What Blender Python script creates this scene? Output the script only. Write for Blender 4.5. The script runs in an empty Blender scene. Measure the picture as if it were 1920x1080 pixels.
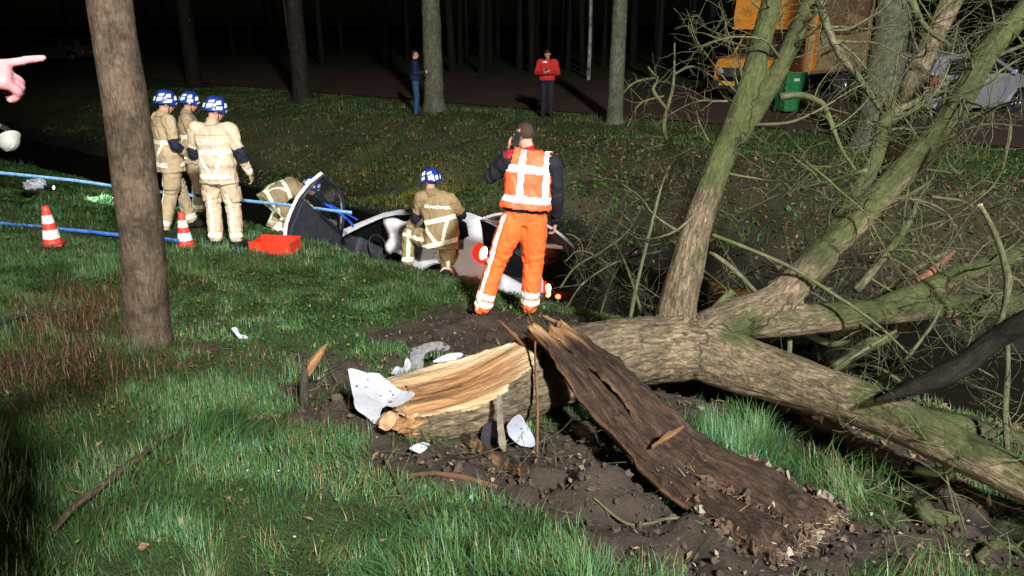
import bpy, bmesh, math, random
import numpy as np
from mathutils import Vector, Matrix
from mathutils.bvhtree import BVHTree

S = bpy.context.scene
COL = S.collection
random.seed(7)
RNG = np.random.default_rng(7)
R = math.radians

# ------------------------------------------------------------------ camera
PITCH = R(19.3)
CAM = np.array([0.0, 0.0, 1.65])
FPX = 1400.0                      # focal length in photo pixels (1920 wide)
cam_d = bpy.data.cameras.new('camera')
cam_d.sensor_width = 36
cam_d.lens = 36 * FPX / 1920
cam_d.clip_start = 0.05
cam_d.clip_end = 2000
cam = bpy.data.objects.new('camera', cam_d)
COL.objects.link(cam)
cam.location = CAM
cam.rotation_euler = (R(90) - PITCH, 0, 0)
S.camera = cam

# ------------------------------------------------------------------ night sky
w = bpy.data.worlds.new('World')
S.world = w
w.use_nodes = True
nt = w.node_tree
nt.nodes.clear()
sky = nt.nodes.new('ShaderNodeTexSky')
sky.sky_type = 'NISHITA'
sky.sun_disc = False
sky.sun_elevation = R(15.0)
sky.sun_rotation = R(200)
bg = nt.nodes.new('ShaderNodeBackground')
bg.inputs['Strength'].default_value = 0.00028
wo = nt.nodes.new('ShaderNodeOutputWorld')
nt.links.new(sky.outputs[0], bg.inputs[0])
nt.links.new(bg.outputs[0], wo.inputs[0])

# ------------------------------------------------------------------ the fire engine's floodlight, behind the camera
def aim(o, target):
    d = Vector(target) - o.location
    o.rotation_euler = d.to_track_quat('-Z', 'Y').to_euler()

fl = bpy.data.lights.new('floodlight', 'SPOT')
fl.energy = 31000
fl.color = (1.0, 0.985, 0.95)
fl.spot_size = R(68)
fl.spot_blend = 0.7
fl.shadow_soft_size = 0.5
flo = bpy.data.objects.new('floodlight', fl)
COL.objects.link(flo)
flo.location = (4.2, -7.5, 9.0)
aim(flo, (2.6, 13.8, -1.0))

# a weaker, warmer fill lamp, added out of view to open up the shadows
fl2 = bpy.data.lights.new('fill_lamp', 'SPOT')
fl2.energy = 6500
fl2.color = (1.0, 0.86, 0.70)
fl2.spot_size = R(80)
fl2.spot_blend = 0.8
fl2.shadow_soft_size = 0.25
flo2 = bpy.data.objects.new('fill_lamp', fl2)
COL.objects.link(flo2)
flo2.location = (-5.0, -10.0, 4.6)
aim(flo2, (1.0, 9.0, -1.0))

S.view_settings.view_transform = 'Standard'
S.view_settings.look = 'None'
S.view_settings.gamma = 1
S.view_settings.exposure = 0
S.view_settings.use_curve_mapping = False
S.cycles.max_bounces = 6
S.cycles.transparent_max_bounces = 12
S.cycles.sample_clamp_indirect = 4
try:
    S.cycles.use_denoising = True
except Exception:
    pass

# ------------------------------------------------------------------ helpers
def raydir(px, py):
    vx = (px - 960) / FPX
    vy = -(py - 540) / FPX
    c, s = math.cos(PITCH), math.sin(PITCH)
    return np.array([vx, c + vy * s, -s + vy * c])

def at(px, py, d):
    """the place seen at a photo pixel, d metres ahead along the ground"""
    v = raydir(px, py)
    return CAM + v * (d / v[1])

def smooth(a, b, x):
    t = np.clip((x - a) / (b - a), 0, 1)
    return t * t * (3 - 2 * t)

def _h(ix, iy, iz, seed):
    h = (ix.astype(np.int64) * 374761393 + iy.astype(np.int64) * 668265263 + iz.astype(np.int64) * 1274126177 + seed * 974634777) & 0xFFFFFFFF
    h = ((h ^ (h >> 13)) * 1274126177) & 0xFFFFFFFF
    h = ((h ^ (h >> 16)) * 2246822519) & 0xFFFFFFFF
    return ((h ^ (h >> 15)) & 0xFFFFFF) / float(0xFFFFFF)

def n3(x, y, z, seed=0):
    x = np.asarray(x, float); y = np.asarray(y, float) + 0 * x; z = np.asarray(z, float) + 0 * x
    ix, iy, iz = np.floor(x), np.floor(y), np.floor(z)
    fx, fy, fz = x - ix, y - iy, z - iz
    fx = fx * fx * (3 - 2 * fx); fy = fy * fy * (3 - 2 * fy); fz = fz * fz * (3 - 2 * fz)
    out = 0
    for dx in (0, 1):
        wx = fx if dx else 1 - fx
        for dy in (0, 1):
            wy = fy if dy else 1 - fy
            for dz in (0, 1):
                wz = fz if dz else 1 - fz
                out = out + wx * wy * wz * _h(ix + dx, iy + dy, iz + dz, seed)
    return out * 2 - 1

def fbm(x, y, z=0.0, seed=0, oct=4, gain=0.5):
    a, f, o = 1.0, 1.0, 0
    x = np.asarray(x, float); y = np.asarray(y, float); z = np.asarray(z, float)
    for i in range(oct):
        o = o + a * n3(x * f + 17.3 * i, y * f + 5.1 * i, z * f, seed + i)
        a *= gain; f *= 2.03
    return o

def tag(o, label=None, cat=None, group=None, kind=None):
    if label: o['label'] = label
    if cat: o['category'] = cat
    if group: o['group'] = group
    if kind: o['kind'] = kind
    return o

def thing(name, label, cat, loc=(0, 0, 0), rotz=0.0, group=None):
    o = bpy.data.objects.new(name, None)
    COL.objects.link(o)
    o.empty_display_size = 0.2
    o.location = Vector([float(c) for c in loc])
    o.rotation_euler = (0, 0, rotz)
    return tag(o, label, cat, group)

def link(name, me, parent=None, m=None):
    o = bpy.data.objects.new(name, me)
    COL.objects.link(o)
    if m is not None:
        for mm in (m if isinstance(m, (list, tuple)) else [m]):
            me.materials.append(mm)
    if parent is not None:
        o.parent = parent
    return o

def mesh_np(name, V, quads=None, tris=None, attrs=None, smoothed=True, mats=None):
    me = bpy.data.meshes.new(name)
    V = np.asarray(V, np.float32)
    me.vertices.add(len(V))
    me.vertices.foreach_set('co', V.ravel())
    q = np.zeros((0, 4), np.int32) if quads is None else np.asarray(quads, np.int32).reshape(-1, 4)
    t = np.zeros((0, 3), np.int32) if tris is None else np.asarray(tris, np.int32).reshape(-1, 3)
    nl = q.size + t.size
    me.loops.add(nl)
    me.loops.foreach_set('vertex_index', np.concatenate([q.ravel(), t.ravel()]).astype(np.int32))
    me.polygons.add(len(q) + len(t))
    st = np.concatenate([np.arange(len(q)) * 4, q.size + np.arange(len(t)) * 3]).astype(np.int32)
    me.polygons.foreach_set('loop_start', st)
    me.polygons.foreach_set('use_smooth', np.full(len(q) + len(t), smoothed))
    if mats is not None:
        me.polygons.foreach_set('material_index', np.asarray(mats, np.int32))
    me.update(calc_edges=True)
    me.validate()
    for k, a in (attrs or {}).items():
        set_attr(me, k, a)
    return me

def set_attr(me, k, a):
    a = np.asarray(a, np.float32)
    if a.ndim == 1:
        at_ = me.attributes.new(k, 'FLOAT', 'POINT'); at_.data.foreach_set('value', a)
    elif a.shape[1] == 3:
        at_ = me.attributes.new(k, 'FLOAT_VECTOR', 'POINT'); at_.data.foreach_set('vector', a.ravel())
    else:
        at_ = me.attributes.new(k, 'FLOAT_COLOR', 'POINT'); at_.data.foreach_set('color', a.ravel())

class MB:
    """collects vertices and faces, links them as ONE mesh object"""
    def __init__(s):
        s.V, s.q, s.t, s.A, s.n = [], [], [], {}, 0
    def add(s, V, quads=None, tris=None, **attrs):
        V = np.asarray(V, float)
        s.V.append(V)
        if quads is not None and len(quads): s.q.append(np.asarray(quads) + s.n)
        if tris is not None and len(tris): s.t.append(np.asarray(tris) + s.n)
        for k, a in attrs.items():
            s.A.setdefault(k, []).append(a)
        s.n += len(V)
        return s
    def mesh(s, name, smoothed=True):
        return mesh_np(name, np.concatenate(s.V), np.concatenate(s.q) if s.q else None, np.concatenate(s.t) if s.t else None,
                       {k: np.concatenate(a) for k, a in s.A.items()}, smoothed)
    def build(s, name, m, parent=None, smoothed=True):
        return link(name, s.mesh(name, smoothed), parent, m)

def catmull(P, n):
    """smooth curve through control rows (any number of columns), n samples"""
    P = np.asarray(P, float)
    if len(P) == 2:
        t = np.linspace(0, 1, n)[:, None]
        return P[0] * (1 - t) + P[1] * t
    Q = np.vstack([2 * P[0] - P[1], P, 2 * P[-1] - P[-2]])
    t = np.linspace(0, len(P) - 1 - 1e-9, n)
    i = t.astype(int); f = (t - i)[:, None]
    p0, p1, p2, p3 = Q[i], Q[i + 1], Q[i + 2], Q[i + 3]
    return 0.5 * (2 * p1 + (p2 - p0) * f + (2 * p0 - 5 * p1 + 4 * p2 - p3) * f ** 2 + (3 * p1 - p0 - 3 * p2 + p3) * f ** 3)

def frames(P):
    T = np.gradient(P, axis=0)
    T /= np.linalg.norm(T, axis=1)[:, None] + 1e-12
    ref = np.array([0, 0, 1.0]) if abs(T[0][2]) < 0.9 else np.array([0, 1.0, 0])
    N = np.zeros_like(P)
    n = ref - T[0] * (ref @ T[0]); n /= np.linalg.norm(n)
    for i in range(len(P)):
        n = n - T[i] * (n @ T[i]); n /= np.linalg.norm(n) + 1e-12
        N[i] = n
    return T, N, np.cross(T, N)

def tube(P, rad, seg=8, caps=True, flat=1.0, twist=0.0):
    """returns V, quads, tris, grain"""
    P = np.asarray(P, float); rad = np.broadcast_to(np.asarray(rad, float), (len(P),))
    T, N, B = frames(P)
    th = np.linspace(0, 2 * math.pi, seg, endpoint=False) + twist
    c, s = np.cos(th), np.sin(th)
    V = P[:, None, :] + rad[:, None, None] * (c[None, :, None] * N[:, None, :] + flat * s[None, :, None] * B[:, None, :])
    u = np.concatenate([[0], np.cumsum(np.linalg.norm(np.diff(P, axis=0), axis=1))])
    G = np.stack([rad[:, None] * c[None], rad[:, None] * s[None], np.broadcast_to(u[:, None], (len(P), seg))], 2).reshape(-1, 3)
    V = V.reshape(-1, 3)
    n = len(P)
    i = np.arange(n - 1)[:, None] * seg; j = np.arange(seg)[None]; k = (j + 1) % seg
    q = np.stack([i + j, i + k, i + seg + k, i + seg + j], 2).reshape(-1, 4)
    tr = []
    if caps:
        V = np.vstack([V, P[0], P[-1]]); G = np.vstack([G, [0, 0, 0], [0, 0, u[-1]]])
        a, b = n * seg, n * seg + 1
        o = (n - 1) * seg
        tr = [(a, (x + 1) % seg, x) for x in range(seg)] + [(b, o + x, o + (x + 1) % seg) for x in range(seg)]
    return V, q, np.array(tr, int).reshape(-1, 3), G

def box_np(c, h, Rm=None):
    c = np.asarray(c, float); h = np.asarray(h, float)
    v = np.array([[x, y, z] for x in (-1, 1) for y in (-1, 1) for z in (-1, 1)], float) * h
    if Rm is not None: v = v @ np.asarray(Rm).T
    q = [(0, 1, 3, 2), (4, 6, 7, 5), (0, 4, 5, 1), (2, 3, 7, 6), (0, 2, 6, 4), (1, 5, 7, 3)]
    return v + c, np.array(q)

def bevel_box(name, size, m, parent=None, loc=(0, 0, 0), bev=0.01, seg=2, rot=None):
    bm = bmesh.new()
    bmesh.ops.create_cube(bm, size=1)
    bmesh.ops.scale(bm, vec=size, verts=bm.verts)
    if bev:
        bmesh.ops.bevel(bm, geom=bm.edges[:], offset=bev, segments=seg, affect='EDGES', profile=0.5)
    if rot is not None: bmesh.ops.rotate(bm, cent=(0, 0, 0), matrix=rot, verts=bm.verts)
    bmesh.ops.translate(bm, vec=loc, verts=bm.verts)
    me = bpy.data.meshes.new(name); bm.to_mesh(me); bm.free()
    return link(name, me, parent, m)

def ball_np(c, r, seg=12, rings=8, Rm=None):
    r = np.broadcast_to(np.asarray(r, float), (3,))
    th = np.linspace(0, 2 * math.pi, seg, endpoint=False)
    ph = np.linspace(0, math.pi, rings + 1)[1:-1]
    V = np.array([[math.sin(p) * math.cos(t), math.sin(p) * math.sin(t), math.cos(p)] for p in ph for t in th] + [[0, 0, 1], [0, 0, -1]]) * r
    if Rm is not None: V = V @ np.asarray(Rm).T
    q, t = [], []
    for i in range(len(ph) - 1):
        for j in range(seg):
            k = (j + 1) % seg
            q.append((i * seg + j, (i + 1) * seg + j, (i + 1) * seg + k, i * seg + k))
    a = len(ph) * seg; o = (len(ph) - 1) * seg
    for j in range(seg):
        k = (j + 1) % seg
        t += [(a, j, k), (a + 1, o + k, o + j)]
    return V + np.asarray(c, float), np.array(q), np.array(t)

def lathe(prof, seg=20):
    """prof rows (r, z) -> V, quads"""
    prof = np.asarray(prof, float)
    th = np.linspace(0, 2 * math.pi, seg, endpoint=False)
    V = np.stack([prof[:, :1] * np.cos(th), prof[:, :1] * np.sin(th), np.repeat(prof[:, 1:], seg, 1)], 2).reshape(-1, 3)
    n = len(prof)
    i = np.arange(n - 1)[:, None] * seg; j = np.arange(seg)[None]; k = (j + 1) % seg
    return V, np.stack([i + j, i + k, i + seg + k, i + seg + j], 2).reshape(-1, 4)

def evald(o):
    """mesh of an object with its modifiers applied"""
    dg = bpy.context.evaluated_depsgraph_get()
    dg.update()
    return bpy.data.meshes.new_from_object(o.evaluated_get(dg))

def remesh(V, q, t, voxel, smooth_it=2):
    me = mesh_np('tmp', V, q, t)
    o = bpy.data.objects.new('tmp', me); COL.objects.link(o)
    md = o.modifiers.new('r', 'REMESH'); md.mode = 'VOXEL'; md.voxel_size = voxel; md.use_smooth_shade = True
    if smooth_it:
        sm = o.modifiers.new('s', 'SMOOTH'); sm.factor = 0.5; sm.iterations = smooth_it
    out = evald(o)
    bpy.data.objects.remove(o); bpy.data.meshes.remove(me)
    return out

def co_of(me):
    V = np.zeros(len(me.vertices) * 3, np.float32); me.vertices.foreach_get('co', V)
    return V.reshape(-1, 3).astype(float)

def no_of(me):
    N = np.zeros(len(me.vertices) * 3, np.float32); me.vertices.foreach_get('normal', N)
    return N.reshape(-1, 3).astype(float)

def put_co(me, V):
    me.vertices.foreach_set('co', np.asarray(V, np.float32).ravel()); me.update()

def panel(name, outline, m, parent=None, holes=(), fmap=None, step=0.12, thick=0.02, off=0.0, mats2=None, outward=None):
    """a sheet cut to a 2-D outline (with holes), bent by fmap(u,v)->xyz and given thickness"""
    bm = bmesh.new()
    edges = []
    for loop in [outline] + list(holes):
        vs = [bm.verts.new((u, v, 0)) for u, v in loop]
        for a, b in zip(vs, vs[1:] + vs[:1]):
            edges.append(bm.edges.new((a, b)))
    bmesh.ops.triangle_fill(bm, use_beauty=True, use_dissolve=False, edges=edges, normal=(0, 0, 1))
    us = [p[0] for p in outline]; vs_ = [p[1] for p in outline]
    for ax, lo, hi in ((0, min(us), max(us)), (1, min(vs_), max(vs_))):
        c = lo + step
        while c < hi - 1e-4:
            no = (1, 0, 0) if ax == 0 else (0, 1, 0)
            co = (c, 0, 0) if ax == 0 else (0, c, 0)
            bmesh.ops.bisect_plane(bm, geom=bm.verts[:] + bm.edges[:] + bm.faces[:], plane_co=co, plane_no=no, dist=1e-5)
            c += step
    if fmap:
        for v in bm.verts: v.co = Vector(fmap(v.co.x, v.co.y))
    bmesh.ops.recalc_face_normals(bm, faces=bm.faces)
    if outward is not None:
        bm.normal_update()
        if sum(f.normal.dot(Vector(outward)) * f.calc_area() for f in bm.faces) < 0: bmesh.ops.reverse_faces(bm, faces=bm.faces)
    me = bpy.data.meshes.new(name); bm.to_mesh(me); bm.free()
    for p in me.polygons: p.use_smooth = True
    o = link(name, me, parent, m)
    if thick:
        md = o.modifiers.new('thickness', 'SOLIDIFY'); md.thickness = thick; md.offset = off
        md.use_even_offset = False
        if mats2: md.material_offset = mats2; md.material_offset_rim = 0
        es = o.modifiers.new('edges', 'EDGE_SPLIT'); es.split_angle = R(50)
    return o

# ------------------------------------------------------------------ materials
MATS = {}
def newmat(name):
    m = bpy.data.materials.new(name); m.use_nodes = True
    nt = m.node_tree; nt.nodes.clear()
    out = nt.nodes.new('ShaderNodeOutputMaterial')
    p = nt.nodes.new('ShaderNodeBsdfPrincipled')
    nt.links.new(p.outputs[0], out.inputs[0])
    return m, nt, p, out

def nd(nt, typ, **kw):
    n = nt.nodes.new(typ)
    for k, v in kw.items():
        if k.startswith('_'): setattr(n, k[1:], v)
        else: n.inputs[k.replace('_', ' ')].default_value = v
    return n

def ramp(nt, stops, fac):
    r = nt.nodes.new('ShaderNodeValToRGB')
    e = r.color_ramp.elements
    while len(e) < len(stops): e.new(0.5)
    for i, (p, c) in enumerate(stops):
        e[i].position = p; e[i].color = (*c, 1) if len(c) == 3 else c
    nt.links.new(fac, r.inputs[0])
    return r

def noise_mat(name, c1, c2, scale=8, rough=0.7, bump=0.0, bscale=None, metal=0.0, stretch=(1, 1, 1), coat=0.0, spec=0.5, dirt=None, dirt_scale=3, dirt_lo=0.5, dirt_hi=0.65):
    if name in MATS: return MATS[name]
    m, nt, p, out = newmat(name)
    tc = nt.nodes.new('ShaderNodeTexCoord'); mp = nt.nodes.new('ShaderNodeMapping')
    mp.inputs['Scale'].default_value = stretch
    nt.links.new(tc.outputs['Object'], mp.inputs[0])
    n = nd(nt, 'ShaderNodeTexNoise', Scale=scale, Detail=6, Roughness=0.6)
    nt.links.new(mp.outputs[0], n.inputs['Vector'])
    r = ramp(nt, [(0.35, c1), (0.65, c2)], n.outputs[0])
    col = r.outputs[0]
    if dirt is not None:
        n2 = nd(nt, 'ShaderNodeTexNoise', Scale=dirt_scale, Detail=8, Roughness=0.7)
        nt.links.new(mp.outputs[0], n2.inputs['Vector'])
        r2 = ramp(nt, [(dirt_lo, (0, 0, 0)), (dirt_hi, (1, 1, 1))], n2.outputs[0])
        mx = nt.nodes.new('ShaderNodeMixRGB'); mx.inputs[2].default_value = (*dirt, 1)
        nt.links.new(r2.outputs[0], mx.inputs[0]); nt.links.new(col, mx.inputs[1])
        col = mx.outputs[0]
    nt.links.new(col, p.inputs['Base Color'])
    p.inputs['Roughness'].default_value = rough
    p.inputs['Metallic'].default_value = metal
    p.inputs['Specular IOR Level'].default_value = spec
    if coat:
        p.inputs['Coat Weight'].default_value = coat; p.inputs['Coat Roughness'].default_value = 0.08
    if bump:
        nb = nd(nt, 'ShaderNodeTexNoise', Scale=bscale or scale * 3, Detail=6, Roughness=0.6)
        nt.links.new(mp.outputs[0], nb.inputs['Vector'])
        b = nt.nodes.new('ShaderNodeBump'); b.inputs['Strength'].default_value = bump; b.inputs['Distance'].default_value = 0.02
        nt.links.new(nb.outputs[0], b.inputs['Height']); nt.links.new(b.outputs[0], p.inputs['Normal'])
    MATS[name] = m
    return m

def attr_mat(name, attr='tint', rough=0.75, vary=0.18, nscale=30, bump=0.25, bscale=70, spec=0.3, sheen=0.0):
    """colour from a colour attribute of the mesh (cloth, skin, leaf colours), with grain"""
    if name in MATS: return MATS[name]
    m, nt, p, out = newmat(name)
    a = nt.nodes.new('ShaderNodeAttribute'); a.attribute_name = attr
    tc = nt.nodes.new('ShaderNodeTexCoord')
    n = nd(nt, 'ShaderNodeTexNoise', Scale=nscale, Detail=5, Roughness=0.65)
    nt.links.new(tc.outputs['Object'], n.inputs['Vector'])
    mr = nt.nodes.new('ShaderNodeMapRange'); mr.inputs['To Min'].default_value = 1 - vary * 1.6; mr.inputs['To Max'].default_value = 1 + vary * 1.6
    nt.links.new(n.outputs[0], mr.inputs[0])
    mx = nt.nodes.new('ShaderNodeVectorMath'); mx.operation = 'SCALE'
    nt.links.new(a.outputs['Color'], mx.inputs[0]); nt.links.new(mr.outputs[0], mx.inputs['Scale'])
    nt.links.new(mx.outputs[0], p.inputs['Base Color'])
    p.inputs['Roughness'].default_value = rough
    p.inputs['Specular IOR Level'].default_value = spec
    if bump:
        nb = nd(nt, 'ShaderNodeTexNoise', Scale=bscale, Detail=4, Roughness=0.6)
        nt.links.new(tc.outputs['Object'], nb.inputs['Vector'])
        b = nt.nodes.new('ShaderNodeBump'); b.inputs['Strength'].default_value = bump; b.inputs['Distance'].default_value = 0.01
        nt.links.new(nb.outputs[0], b.inputs['Height']); nt.links.new(b.outputs[0], p.inputs['Normal'])
    MATS[name] = m
    return m

def emit_mat(name, col, strength, base=(0.3, 0.01, 0.01)):
    m, nt, p, out = newmat(name)
    p.inputs['Base Color'].default_value = (*base, 1)
    p.inputs['Emission Color'].default_value = (*col, 1)
    p.inputs['Emission Strength'].default_value = strength
    p.inputs['Roughness'].default_value = 0.15
    MATS[name] = m
    return m

def glass_mat(name, col=(0.02, 0.025, 0.03), alpha=0.35, rough=0.05):
    m, nt, p, out = newmat(name)
    p.inputs['Base Color'].default_value = (*col, 1)
    p.inputs['Roughness'].default_value = rough
    p.inputs['Alpha'].default_value = alpha
    MATS[name] = m
    return m

M_dark = noise_mat('dark_plastic', (0.012, 0.013, 0.018), (0.03, 0.03, 0.038), 12, 0.5, 0.1)
M_rubber = noise_mat('rubber', (0.012, 0.012, 0.013), (0.03, 0.029, 0.028), 20, 0.8, 0.3)
M_metal = noise_mat('worn_metal', (0.35, 0.35, 0.36), (0.5, 0.5, 0.5), 14, 0.4, 0.1, metal=0.9)
M_cloth = attr_mat('cloth', 'tint', 0.8, 0.16, 24, 0.35, 55)
M_glass = glass_mat('car_glass')
# ------------------------------------------------------------------ terrain: the verge falls to a ditch that runs from right-near to left-far
NX, NY = 0.611, 0.791
_pn = np.array([-300, -30, -1, 0, 1.5, 3, 4.6, 5.4, 6.0, 6.5, 7.2, 7.7, 8.2, 8.9, 9.5, 10.8, 12.4, 13.8, 14.8, 18, 24, 60, 200, 900])
_pz = np.array([0.1, 0.1, 0.0, -0.02, -.29, -.58, -.88, -1.0, -1.07, -1.3, -1.75, -2.0, -2.1, -2.1, -1.92, -1.6, -1.2, -.88, -.78, -.65, -.5, -.4, -.2, 2.0])
def _tab():
    n = np.linspace(-40, 70, 2201)
    z = np.interp(n, _pn, _pz)
    k = np.exp(-0.5 * (np.arange(-12, 13) / 4.5) ** 2); k /= k.sum()
    zz = np.convolve(np.pad(z, 12, mode='edge'), k, 'valid')
    return n, zz
_tn, _tz = _tab()
WATER_Z = -1.84

def nn(x, y): return NX * x + NY * y

def profile(n):
    return np.where((n > -39) & (n < 69), np.interp(n, _tn, _tz), np.interp(n, _pn, _pz))

def px_ground(px, py):
    """where the view ray through a photo pixel meets the smooth ground"""
    v = raydir(px, py)
    t = 0.5
    while t < 400:
        p = CAM + v * t
        if p[2] < float(profile(np.array(nn(p[0], p[1])))): break
        t += 0.01 if t < 15 else 0.05
    return CAM + v * t

# bare earth, torn by the crash: centres from the photograph (px, py, radius m, strength)
MUD = [(640, 735, .28, 1), (600, 790, .22, .8), (700, 790, .26, 1), (690, 700, .25, .9), (800, 640, .5, 1.1), (900, 610, .5, 1.2), (980, 620, .5, 1.1), (760, 690, .35, 1),
       (800, 880, .22, .9), (760, 850, .2, .7), (930, 860, .35, 1), (1010, 900, .3, 1), (1120, 930, .3, 1.1), (1060, 840, .3, .9), (1250, 1010, .35, 1.1), (1350, 1060, .35, 1),
       (1130, 830, .3, .9), (1200, 900, .3, 1), (1480, 1070, .3, 1), (1650, 1030, .35, 1), (1780, 1010, .4, 1), (1880, 1050, .35, 1), (1550, 1040, .25, .8),
       (560, 680, .3, .6), (420, 665, .35, .55), (1400, 740, .5, .9), (1600, 840, .45, .8), (1750, 930, .5, .8), (1500, 790, .4, .7), (1100, 620, .6, 1), (1250, 760, .4, .8),
       (30, 700, .35, .35), (130, 650, .35, .4)]
MUDW = [(px_ground(a, b), r, s) for a, b, r, s in MUD]

def mud(x, y):
    m = np.zeros_like(x)
    for p, r, s in MUDW:
        d2 = ((x - p[0]) ** 2 + (y - p[1]) ** 2) / (r * r)
        m = np.maximum(m, s * np.exp(-d2 * 0.75))
    m = m + 0.28 * fbm(x * 2.2, y * 2.2, 0, 31, 3)
    return smooth(0.36, 0.62, m)

SHADE_HOLLOW = [(px_ground(a, b), r) for a, b, r in ((1290, 735, .22), (1360, 752, .24), (1430, 778, .26), (1500, 808, .26), (1570, 842, .26), (1640, 880, .24), (1700, 915, .22), (1760, 948, .2), (1830, 975, .2), (1900, 1000, .2), (1120, 760, .25), (1180, 820, .2))]  # shallow hollow under limb and slab, also the mask for their painted shade
def shade_hollow(x, y):
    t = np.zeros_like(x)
    for p, r in SHADE_HOLLOW: t = np.maximum(t, np.exp(-((x - p[0]) ** 2 + (y - p[1]) ** 2) / (r * r) * .9))
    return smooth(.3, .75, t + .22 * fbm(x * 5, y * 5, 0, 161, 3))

MOUND = [(px_ground(1130, 935), .2, .13), (px_ground(1010, 890), .25, .06), (px_ground(650, 770), .25, .05), (px_ground(1270, 1010), .25, .08), (px_ground(900, 900), .2, .05)]

def height(x, y):
    x = np.asarray(x, float); y = np.asarray(y, float)
    n = nn(x, y)
    z = profile(n)
    near = smooth(17.5, 15.5, n)
    dist = np.hypot(x, y)
    z = z + near * (0.045 * fbm(x * 0.9, y * 0.9, 0, 3, 3) + 0.018 * fbm(x * 4, y * 4, 0, 5, 2) * smooth(14, 9, dist))
    m = mud(x, y) * smooth(12, 9, dist)
    z = z + m * (0.035 * fbm(x * 7, y * 7, 0, 9, 3) + 0.02 * fbm(x * 19, y * 19, 0, 12, 2) - 0.01)
    z = z - .13 * shade_hollow(x, y)
    # uneven far bank
    fb = smooth(10, 11, n) * smooth(15, 13.5, n)
    z = z + fb * 0.09 * fbm(x * 1.3, y * 1.3, 0, 21, 3)
    for p, r, hh in MOUND:
        z = z + hh * np.exp(-((x - p[0]) ** 2 + (y - p[1]) ** 2) / (r * r)) * (1 + 0.5 * fbm(x * 9, y * 9, 0, 15, 2))
    return z

def gz(x, y): return float(height(np.array([x]), np.array([y]))[0])
def G(px, py):
    p = px_ground(px, py)
    p[2] = gz(p[0], p[1])
    return p

def axis(lo, hi, f0, f1, fine, growth):
    a = list(np.arange(f0, f1 + 1e-6, fine))
    s = fine
    while a[-1] < hi: s *= growth; a.append(a[-1] + s)
    s = fine
    while a[0] > lo: s *= growth; a.insert(0, a[0] - s)
    return np.array(a)

xs = axis(-600, 600, -4.5, 4.2, 0.035, 1.045)
ys = axis(-60, 900, 1.3, 8.5, 0.035, 1.03)
X, Y = np.meshgrid(xs, ys)
Z = height(X, Y)
nx_, ny_ = len(xs), len(ys)
Vg = np.stack([X, Y, Z], 2).reshape(-1, 3)
i = np.arange(ny_ - 1)[:, None] * nx_; j = np.arange(nx_ - 1)[None]
Qg = np.stack([i + j, i + j + 1, i + nx_ + j + 1, i + nx_ + j], 2).reshape(-1, 4)
xf, yf = Vg[:, 0], Vg[:, 1]
nf = nn(xf, yf)
mudm = mud(xf, yf)
soil = np.array([0.045, 0.068, 0.022]); dirt = np.array([0.046, 0.034, 0.025]); litter = np.array([0.088, 0.078, 0.044]); wet = np.array([0.02, 0.017, 0.012])
col = np.tile(soil, (len(xf), 1))
lit_m = smooth(9.6, 10.4, nf) * smooth(15.6, 13.6, nf)
lit_m = np.clip(lit_m * (0.6 + 0.8 * fbm(xf * .6, yf * .6, 0, 44, 3)), 0, 1)
right_litter = smooth(0.6, 2.2, xf) * smooth(4.6, 5.6, nf) * smooth(16, 14, nf)
lit_m = np.maximum(lit_m, right_litter)
col = col * (1 - lit_m[:, None]) + litter * lit_m[:, None] * (1 - .42 * right_litter[:, None])
col = col * (1 - mudm[:, None]) + dirt * mudm[:, None]
tr_ = shade_hollow(xf, yf)[:, None]
col = col * (1 - tr_) + np.array([.010, .0075, .006]) * tr_  # near-black earth: shade below the limb and slab painted into the ground colour
wm = smooth(-1.45, -1.8, Vg[:, 2])[:, None]
col = col * (1 - wm) + wet * wm
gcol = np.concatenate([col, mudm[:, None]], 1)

def ground_mat():
    m, nt, p, out = newmat('earth')
    a = nt.nodes.new('ShaderNodeAttribute'); a.attribute_name = 'gcol'
    tc = nt.nodes.new('ShaderNodeTexCoord')
    n = nd(nt, 'ShaderNodeTexNoise', Scale=9, Detail=10, Roughness=0.75)
    nt.links.new(tc.outputs['Object'], n.inputs['Vector'])
    mr = nt.nodes.new('ShaderNodeMapRange'); mr.inputs['To Min'].default_value = 0.35; mr.inputs['To Max'].default_value = 1.65
    nt.links.new(n.outputs[0], mr.inputs[0])
    mx = nt.nodes.new('ShaderNodeVectorMath'); mx.operation = 'SCALE'
    nt.links.new(a.outputs['Color'], mx.inputs[0]); nt.links.new(mr.outputs[0], mx.inputs['Scale'])
    nt.links.new(mx.outputs[0], p.inputs['Base Color'])
    n2 = nd(nt, 'ShaderNodeTexNoise', Scale=3.5, Detail=5)
    nt.links.new(tc.outputs['Object'], n2.inputs['Vector'])
    mr2 = nt.nodes.new('ShaderNodeMapRange'); mr2.inputs['From Min'].default_value = 0.35; mr2.inputs['From Max'].default_value = 0.65
    mr2.inputs['To Min'].default_value = 0.6; mr2.inputs['To Max'].default_value = 0.95
    nt.links.new(n2.outputs[0], mr2.inputs[0]); nt.links.new(mr2.outputs[0], p.inputs['Roughness'])
    nb = nd(nt, 'ShaderNodeTexNoise', Scale=38, Detail=8, Roughness=0.7)
    nt.links.new(tc.outputs['Object'], nb.inputs['Vector'])
    b = nt.nodes.new('ShaderNodeBump'); b.inputs['Strength'].default_value = 0.9; b.inputs['Distance'].default_value = 0.03
    nt.links.new(nb.outputs[0], b.inputs['Height']); nt.links.new(b.outputs[0], p.inputs['Normal'])
    p.inputs['Specular IOR Level'].default_value = 0.25
    return m
M_earth = ground_mat()
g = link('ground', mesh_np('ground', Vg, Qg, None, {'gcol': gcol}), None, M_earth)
tag(g, 'grassy verge sloping down into the ditch with torn bare earth', 'ground', kind='structure')

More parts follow.
